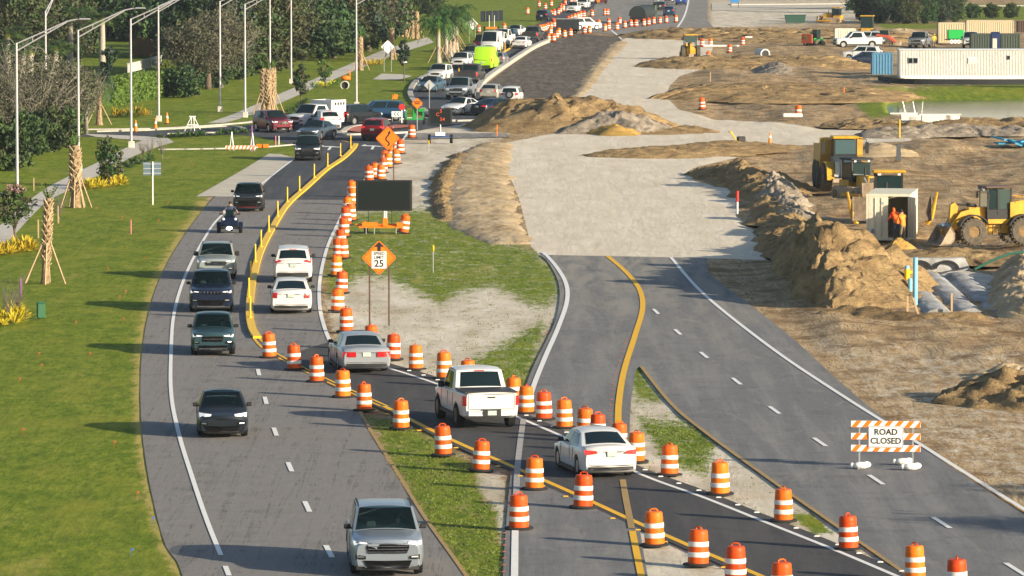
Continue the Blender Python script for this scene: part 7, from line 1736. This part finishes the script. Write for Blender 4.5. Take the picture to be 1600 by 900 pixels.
for (p, h_, n, lab) in ((((-12, 400), (54, 390)), .95, 26, 'yellow shrub bed below the pink tipped tree at the left edge'), (((-8, 508), (40, 500)), 1.0, 22, 'yellow shrub bed nearest the camera at the left edge'), (((133, 296), (196, 288)), .95, 26, 'yellow shrub bed around the pine sapling'), (((178, 183), (236, 182)), 1.1, 22, 'yellow green shrub row at the foot of the hedge'), (((568, 102), (596, 101)), .8, 14, 'far yellow shrub bed at the foot of an orange brown trunk'), (((492, 137), (528, 134)), .8, 16, 'yellow green shrub bed beside the small light tree'), (((104, 222), (120, 216)), 1.1, 12, 'yellow green shrub below the second lamp')):
    shrubbed('yellow_shrub', lab, p, ('yellow', 'yellow') if 'green' not in lab else ('yellow', 'hedge'), hash(lab) % 1 + n, h_, n)
for (p, h_, n, lab) in ((((255, 216), (385, 208)), .55, 60, 'low dark green planting along the kerb island'), (((200, 262), (232, 250)), .6, 20, 'low dark green planting beside the sidewalk bend'), (((440, 186), (480, 160)), .5, 30, 'low green planting beside the oval shrub')):
    shrubbed('low_shrub', lab, p, ('dark', 'mid'), n, h_, n, .14)
# box hedge, white fence, reeds, far plants
q = MB(); a, b = G(162, 166), G(242, 152); rnd = random.Random(4)
L_ = (b - a).length; t = thing('box_hedge', 'clipped bright green hedge at the edge of the wood', 'hedge', a + Vector((0, 0, 0)), math.atan2(b.y - a.y, b.x - a.x))
def hg(u, v): return (u * L_, (v - .5) * 1.2, 0)
for i in range(5200):
    f_ = rnd.random()
    p = Vector((rnd.random() * L_, -1.0 + rnd.gauss(0, .07), rnd.random() * 2.3)) if f_ < .6 else Vector((rnd.random() * L_, rnd.uniform(-1, 1), 2.3 + rnd.gauss(0, .07)))
    q.cur = rnd.randint(0, 1); leafq(q, p, .16 if L_ < 40 else .22, rnd)
q.box((L_ / 2, 0, 1.1), (L_ - .3, 1.8, 2.2)); q.build('foliage', [LF['hedge'], LF['hedge']], t, False)
t = thing('white_fence', 'low white fence climbing behind the hedge', 'fence', G(200, 122) + Vector((0, 0, .55)), 0); ln = [p - G(200, 122) for p in gline([(200, 122), (225, 116), (252, 108)], 6)]
q = MB(); ribbon(q, ln, .12, 0, .85); q.build('panel', M_PALEW, t)
q = MB(); ribbon(q, ln, .22, .86, .08); q.build('top_rail', M_PALEW, t)
q = MB(); rnd = random.Random(8)
for i in range(1400):
    p = G(rnd.uniform(203, 246), rnd.uniform(86, 94)) + Vector((0, 0, .5)); h_ = rnd.uniform(.9, 1.9); s_ = rnd.uniform(-.2, .2); q.cur = rnd.randint(0, 1)
    q.add([p + Vector((-.06, 0, 0)), p + Vector((.06, 0, 0)), p + Vector((s_, 0, h_))], [(0, 1, 2)])
struct(tag(q.build('reeds', [LF['rust'], LF['rust']], None, False), 'belt of rust coloured reeds beyond the hedge', 'reeds'), 'stuff')
# right top clump
for i, (x, y, sz, lab) in enumerate(((1360, 30, .95, 'leftmost cabbage palm of the clump at the top right'), (1388, 28, 1.0, 'second cabbage palm of the clump at the top right'), (1412, 31, .9, 'third cabbage palm of the clump at the top right'), (1433, 34, .95, 'cabbage palm with a pale trunk in the clump at the top right'), (1463, 30, 1.05, 'cabbage palm with leaning trunk in the clump at the top right'), (1484, 28, .9, 'rightmost cabbage palm of the clump at the top right'))):
    place(RN, G(x, y), i * 1.3, lab, 'cabbage palms at the top right', (.85, .85, .85 * sz))
for i, (x, y, k, s_, lab) in enumerate(((1352, 34, 0, .40, 'dark bush at the left end of the top right clump'), (1375, 36, 1, .40, 'dark bush left of the blue box in the top right clump'), (1400, 35, 0, .40, 'dark bush in the middle of the top right clump'), (1420, 37, 2, .40, 'olive bush below the middle cabbage palms'), (1448, 36, 0, .40, 'dark bush right of the pale trunked cabbage palm'), (1470, 35, 1, .40, 'blue green bush near the right end of the clump'), (1490, 33, 0, .40, 'dark bush at the right end of the top right clump'), (1340, 20, 0, .5, 'tall dark tree behind the left end of the clump'), (1405, 15, 1, .6, 'tall dark tree behind the middle of the clump'), (1480, 14, 0, .55, 'tall dark tree behind the right end of the clump'))):
    place(KINDS[k], G(x, y), i * 1.2, lab, 'bushes at the top right', s_)
for i, x in enumerate((1520, 1550, 1580)): place(BUSH, G(x, 28), i, 'dark waterside bush, %s from the left by the far pond' % ORD[i], 'bushes by the far pond', 1.0)
# stray grass tufts along the dry edges of the near lawn and the medians
q = MB(); rnd = random.Random(12)
def tufts(poly, n, h, lo=900):
    xs = [p[0] for p in poly]; ys = [p[1] for p in poly]; k = 0
    P = np.array([(rnd.uniform(min(xs), max(xs)), rnd.uniform(min(ys), max(ys))) for _ in range(n)])
    for (x, y), d in zip(P, sdist(P, poly)):
        if d < 0: continue
        p = G(x, y, -.04)
        for j in range(4):
            a = rnd.uniform(0, 6.28); s_ = Vector((math.cos(a), math.sin(a), 0)) * .022; t_ = Vector((rnd.gauss(0, .06), rnd.gauss(0, .06), h * rnd.uniform(.6, 1.3)))
            q.cur = rnd.choice((0, 0, 0, 2)); pp_ = p + Vector((rnd.gauss(0, .12), rnd.gauss(0, .12), 0)); q.add([pp_ - s_, pp_ + s_, pp_ + t_], [(0, 1, 2)])
GRASSM = [pmat('grass_blade', (.13, .18, .025), .7), pmat('grass_blade_dry', (.24, .23, .06), .7), pmat('grass_blade_dark', (.07, .11, .016), .7)]
0 and tufts([(-60, 960), (270, 960), (258, 852), (240, 786), (227, 716), (220, 646), (221, 560), (232, 490), (252, 430), (285, 372), (318, 326), (100, 330), (0, 520), (-60, 600)], 26000, .11)
for pl_, n_ in ((P_GRASS[1], 2200), (P_GRASS[2], 800), (P_GRASS[3], 3400), (P_GRASS[4], 800), (P_SAND[0], 600), (P_SAND[3], 300)): tufts(pl_, n_, .05)
struct(tag(q.build('grass', GRASSM, None, False), 'short grass of the lawn and the medians', 'grass'), 'stuff')
# two trees beyond the right edge of the frame: their long shadows cross the closed road
for i, (x, y, s_) in enumerate(((2330, 812, .8), (2300, 868, .8))):
    place(OAKS[0], G(x, y), i * 2.0, ('oak outside the right edge whose shadow crosses the closed road above the barricade', 'oak outside the right edge whose shadow falls beside the barricade')[i], 'trees beyond the right edge', s_)
# ================================================================== people and the three wheeled motorcycle
M_SKIN = pmat('skin', (.45, .27, .19), .6); M_HIVIS = pmat('hi_vis_orange', (.92, .13, .01), .6); M_HIVISY = pmat('hi_vis_orange_bright', (.92, .26, .015), .6); M_KHAKI = pmat('khaki_trousers', (.19, .15, .10), .85); M_JEAN = pmat('blue_grey_trousers', (.06, .08, .10), .85); M_SHIRT = pmat('dark_blue_shirt', (.04, .055, .10), .8); M_HAIR = pmat('dark_hair', (.03, .02, .015), .8); M_HARD = pmat('hard_hat', (.85, .16, .02), .4); M_BOOTS = pmat('work_boots', (.06, .04, .025), .8)
def figure(label, J, edges, rad, mats, zones, loc, rz):
    """one continuous skinned body; zones(v) -> material index"""
    names = list(J); idx = {n: i for i, n in enumerate(names)}
    me = bpy.data.meshes.new('person'); me.from_pydata([J[n] for n in names], [(idx[a], idx[b]) for a, b in edges], [])
    o = bpy.data.objects.new('person', me); col.objects.link(o)
    sk = o.modifiers.new('skin', 'SKIN'); ss = o.modifiers.new('sub', 'SUBSURF'); ss.levels = ss.render_levels = 1
    for n in names:
        v = me.skin_vertices[0].data[idx[n]]; v.radius = rad[n] if isinstance(rad[n], tuple) else (rad[n], rad[n]); v.use_root = (n == 'pelvis')
    bpy.context.view_layer.update()
    m2 = bpy.data.meshes.new_from_object(o.evaluated_get(bpy.context.evaluated_depsgraph_get()))
    o.modifiers.clear(); o.data = m2; m2.name = 'person_body'
    m2.materials.clear()
    for m in mats: m2.materials.append(m)
    for f in m2.polygons: f.material_index = zones(f.center); f.use_smooth = True
    o.location = loc; o.rotation_euler = (0, 0, rz)
    return tag(o, label, 'person')
def standing(label, at, rz, mats, reach=.25, bend=.12, hat=None, hood=False, z=0):
    f = .02 + bend
    J = dict(pelvis=(0, 0, .98), waist=(0, f * .3, 1.12), chest=(0, f * .8, 1.34), neck=(0, f * 1.15, 1.52), head=(0, f * 1.5, 1.64), crown=(0, f * 1.6, 1.76),
             hl=(-.10, 0, .92), kl=(-.12, .05, .50), al=(-.13, -.02, .09), tl=(-.14, .14, .04), hr=(.10, 0, .92), kr=(.12, .04, .50), ar=(.13, -.03, .09), tr=(.15, .13, .04),
             sl=(-.20, f * .9, 1.44), el=(-.27, f + .08, 1.18), wl=(-.20, f + reach + .05, 1.08), gl=(-.18, f + reach + .15, 1.06), sr=(.20, f * .9, 1.44), er=(.28, f + .08, 1.18), wr=(.20, f + reach + .05, 1.06), gr=(.18, f + reach + .15, 1.05))
    E = [('pelvis', 'waist'), ('waist', 'chest'), ('chest', 'neck'), ('neck', 'head'), ('head', 'crown')]
    for s in 'lr': E += [('pelvis', 'h' + s), ('h' + s, 'k' + s), ('k' + s, 'a' + s), ('a' + s, 't' + s), ('chest', 's' + s), ('s' + s, 'e' + s), ('e' + s, 'w' + s), ('w' + s, 'g' + s)]
    rd = dict(pelvis=(.17, .12), waist=(.17, .13), chest=(.20, .14), neck=.065, head=.095, crown=.075, hl=.10, kl=.075, al=.055, tl=.045, hr=.10, kr=.075, ar=.055, tr=.045, sl=.085, el=.06, wl=.045, gl=.04, sr=.085, er=.06, wr=.045, gr=.04)
    def zones(c):
        if c.z > 1.54: return 1 if hood else 0
        if c.z > .93: return 0 if (c.y > f + reach + .08 and c.z < 1.2) else 1
        return 3 if c.z < .12 else 2
    o = figure(label, J, E, rd, mats, zones, G(*at) + Vector((0, 0, z)), rz)
    hx = J['head']
    q = MB()
    if hat: q.ball((hx[0], hx[1], hx[2] + .07), (.13, .145, .09), 12, 6); q.cyl((0, hx[1] + .02, hx[2] + .07), (0, hx[1] + .02, hx[2] + .085), .16, n=14); q.build('hard_hat', hat, o)
    elif not hood: q.ball((hx[0], hx[1] - .015, hx[2] + .05), (.10, .11, .10), 12, 6); q.build('hair', M_HAIR, o)
    q = MB(); q.ball((-.035, hx[1] + .085, hx[2] + .02), .014, 6, 4); q.ball((.035, hx[1] + .085, hx[2] + .02), .014, 6, 4); q.ball((0, hx[1] + .105, hx[2] - .01), .018, 6, 4); q.build('face', M_SKIN if not hood else M_SKIN, o)
    return o
standing('person in a red orange hooded jacket and dark trousers inside the container door', (1401, 377), R(25), [M_SKIN, M_HIVIS, M_JEAN, M_BOOTS], .3, .22, None, True, .05)
standing('person in a bright orange jacket and khaki trousers standing at the open container', (1411, 379.5), R(35), [M_SKIN, M_HIVISY, M_KHAKI, M_BOOTS], .2, .10)
standing('person in yellow work clothes walking in the yard by the grey pickup', (1459, 76), R(200), [M_SKIN, pmat('work_yellow', (.6, .42, .03), .7), M_KHAKI, M_BOOTS], .1, .05, M_YPOST)
# three wheeled motorcycle, facing the camera
t = thing('three_wheeler', 'dark three wheeled motorcycle with a bright white lamp, coming down the lane', 'motorcycle', G(359, 364), heading((372, 345), (359, 366)))
tm, rm = wheel_meshes(.29, .2, True)
for x in (-.60, .60):
    w = obj('front_wheel', tm, t); w.location = (x, 0, .29); obj('rim', rm, w)
    q = MB(); q.prism([(.33 * math.cos(a), .29 + .34 * math.sin(a)) for a in np.linspace(R(10), R(170), 10)] + [(.30 * math.cos(a), .29 + .31 * math.sin(a)) for a in np.linspace(R(170), R(10), 10)], x - .11, x + .11, 'X'); q.build('mudguard', PAINT['navy'], t)
    q = MB(); q.tube([(x * .85, 0, .32), (x * .3, -.05, .38)], .035, 6); q.tube([(x * .85, 0, .22), (x * .3, -.05, .25)], .03, 6); q.build('suspension_arm', M_BLKP, t)
w = obj('rear_wheel', tm, t); w.location = (0, -1.7, .29)
q = MB(); q.prism([(.55, .30), (.62, .42), (.35, .72), (.0, .95), (-.35, .85), (-.9, .70), (-1.7, .85), (-1.8, .75), (-1.2, .35), (-.5, .22)], -.30, .30, 'X'); q.prism([(.45, .28), (.52, .48), (.2, .80), (-.35, .78), (-.6, .3)], -.46, .46, 'X'); q.build('fairing', PAINT['navy'], t)
q = MB(); q.prism([(.64, .26), (.70, .40), (.35, .44), (.2, .26)], -.44, .44, 'X'); q.build('nose', M_BLKP, t)
q = MB(); q.ball((0, .70, .30), (.17, .05, .10), 12, 6); q.build('lamp', pmat('lamp_white_lit', (1, 1, 1), .3, emit=(1, 1, 1), estr=4), t)
for x in (-.33, .33): q = MB(); q.ball((x, .30, .78), (.08, .06, .07), 10, 6); q.build('headlight', M_HEAD, t)
q = MB(); q.prism([(.05, .92), (.12, .95), (-.1, 1.28), (-.15, 1.27)], -.22, .22, 'X'); q.build('windshield', M_GLASS, t)
q = MB(); q.tube([(-.42, -.35, 1.0), (-.2, -.12, .98), (.2, -.12, .98), (.42, -.35, 1.0)], .02, 6); q.build('handlebar', M_BLKP, t)
for x in (-.5, .5): q = MB(); q.box((x, -.1, 1.05), (.16, .06, .10)); q.build('mirror', M_BLKP, t)
J = dict(pelvis=(0, -.95, .88), waist=(0, -.93, 1.02), chest=(0, -.86, 1.26), neck=(0, -.80, 1.43), head=(0, -.77, 1.56), crown=(0, -.77, 1.67), hl=(-.12, -.9, .86), kl=(-.30, -.50, .82), al=(-.28, -.55, .42), tl=(-.28, -.40, .38), hr=(.12, -.9, .86), kr=(.30, -.50, .82), ar=(.28, -.55, .42), tr=(.28, -.40, .38),
         sl=(-.21, -.85, 1.36), el=(-.36, -.68, 1.16), wl=(-.42, -.42, 1.05), gl=(-.43, -.34, 1.03), sr=(.21, -.85, 1.36), er=(.36, -.68, 1.16), wr=(.42, -.42, 1.05), gr=(.43, -.34, 1.03))
E = [('pelvis', 'waist'), ('waist', 'chest'), ('chest', 'neck'), ('neck', 'head'), ('head', 'crown')]
for s in 'lr': E += [('pelvis', 'h' + s), ('h' + s, 'k' + s), ('k' + s, 'a' + s), ('a' + s, 't' + s), ('chest', 's' + s), ('s' + s, 'e' + s), ('e' + s, 'w' + s), ('w' + s, 'g' + s)]
rd = dict(pelvis=(.17, .13), waist=(.18, .14), chest=(.21, .15), neck=.065, head=.095, crown=.075, hl=.10, kl=.08, al=.055, tl=.045, hr=.10, kr=.08, ar=.055, tr=.045, sl=.085, el=.055, wl=.042, gl=.042, sr=.085, er=.055, wr=.042, gr=.042)
bd = figure('person in a dark blue shirt riding the three wheeled motorcycle, arms on the bars', J, E, rd, [M_SKIN, M_SHIRT, M_JEAN, M_BOOTS], lambda c: 0 if (c.z > 1.46 or (abs(c.x) > .30 and c.z > .9 and c.z < 1.22)) else 1 if c.z > .94 else 3 if c.z < .44 else 2, t.location.copy(), t.rotation_euler.z)
q = MB(); q.ball((0, -.79, 1.61), (.10, .11, .10), 10, 6); q.build('hair', M_HAIR, bd)

# drivers behind the windscreens of the nearest oncoming cars
SHIRTS = [pmat('shirt_grey', (.25, .26, .28), .8), pmat('shirt_white', (.6, .6, .58), .8), pmat('shirt_teal', (.08, .22, .24), .8), pmat('shirt_blue', (.08, .12, .25), .8), pmat('shirt_red', (.35, .08, .08), .8), pmat('shirt_dark', (.05, .05, .06), .8)]
for i, c_ in enumerate(CARS):
    x, y, z = c_['driver_at']; del c_['driver_at']
    J = dict(pelvis=(0, 0, .0), waist=(0, 0, .14), chest=(0, .0, .38), neck=(0, .03, .56), head=(0, .05, .68), crown=(0, .05, .79), sl=(-.20, .02, .48), el=(-.27, .22, .26), wl=(-.17, .44, .30), gl=(-.12, .50, .31), sr=(.20, .02, .48), er=(.27, .22, .26), wr=(.17, .44, .30), gr=(.12, .50, .31), kl=(-.12, .45, -.02), kr=(.12, .45, -.02))
    E = [('pelvis', 'waist'), ('waist', 'chest'), ('chest', 'neck'), ('neck', 'head'), ('head', 'crown'), ('pelvis', 'kl'), ('pelvis', 'kr')]
    for s in 'lr': E += [('chest', 's' + s), ('s' + s, 'e' + s), ('e' + s, 'w' + s), ('w' + s, 'g' + s)]
    rd = dict(pelvis=(.17, .13), waist=(.17, .13), chest=(.19, .13), neck=.06, head=.095, crown=.075, sl=.08, el=.055, wl=.042, gl=.042, sr=.08, er=.055, wr=.042, gr=.042, kl=.08, kr=.08)
    loc = Matrix.Translation(c_.location) @ Matrix.Rotation(c_.rotation_euler.z, 4, 'Z') @ Vector((x, y, z))
    d = figure('person driving the %s, seen through the windscreen' % c_.name.replace('_', ' ').split('.')[0], J, E, rd, [M_SKIN, SHIRTS[i]], lambda c: 0 if c.z > .58 or c.y > .40 and c.z > .15 else 1, loc, c_.rotation_euler.z)
    d['group'] = 'drivers of the oncoming cars'
    q = MB(); q.ball((0, .03, .73), (.10, .11, .09), 10, 6); q.build('hair', M_HAIR, d)
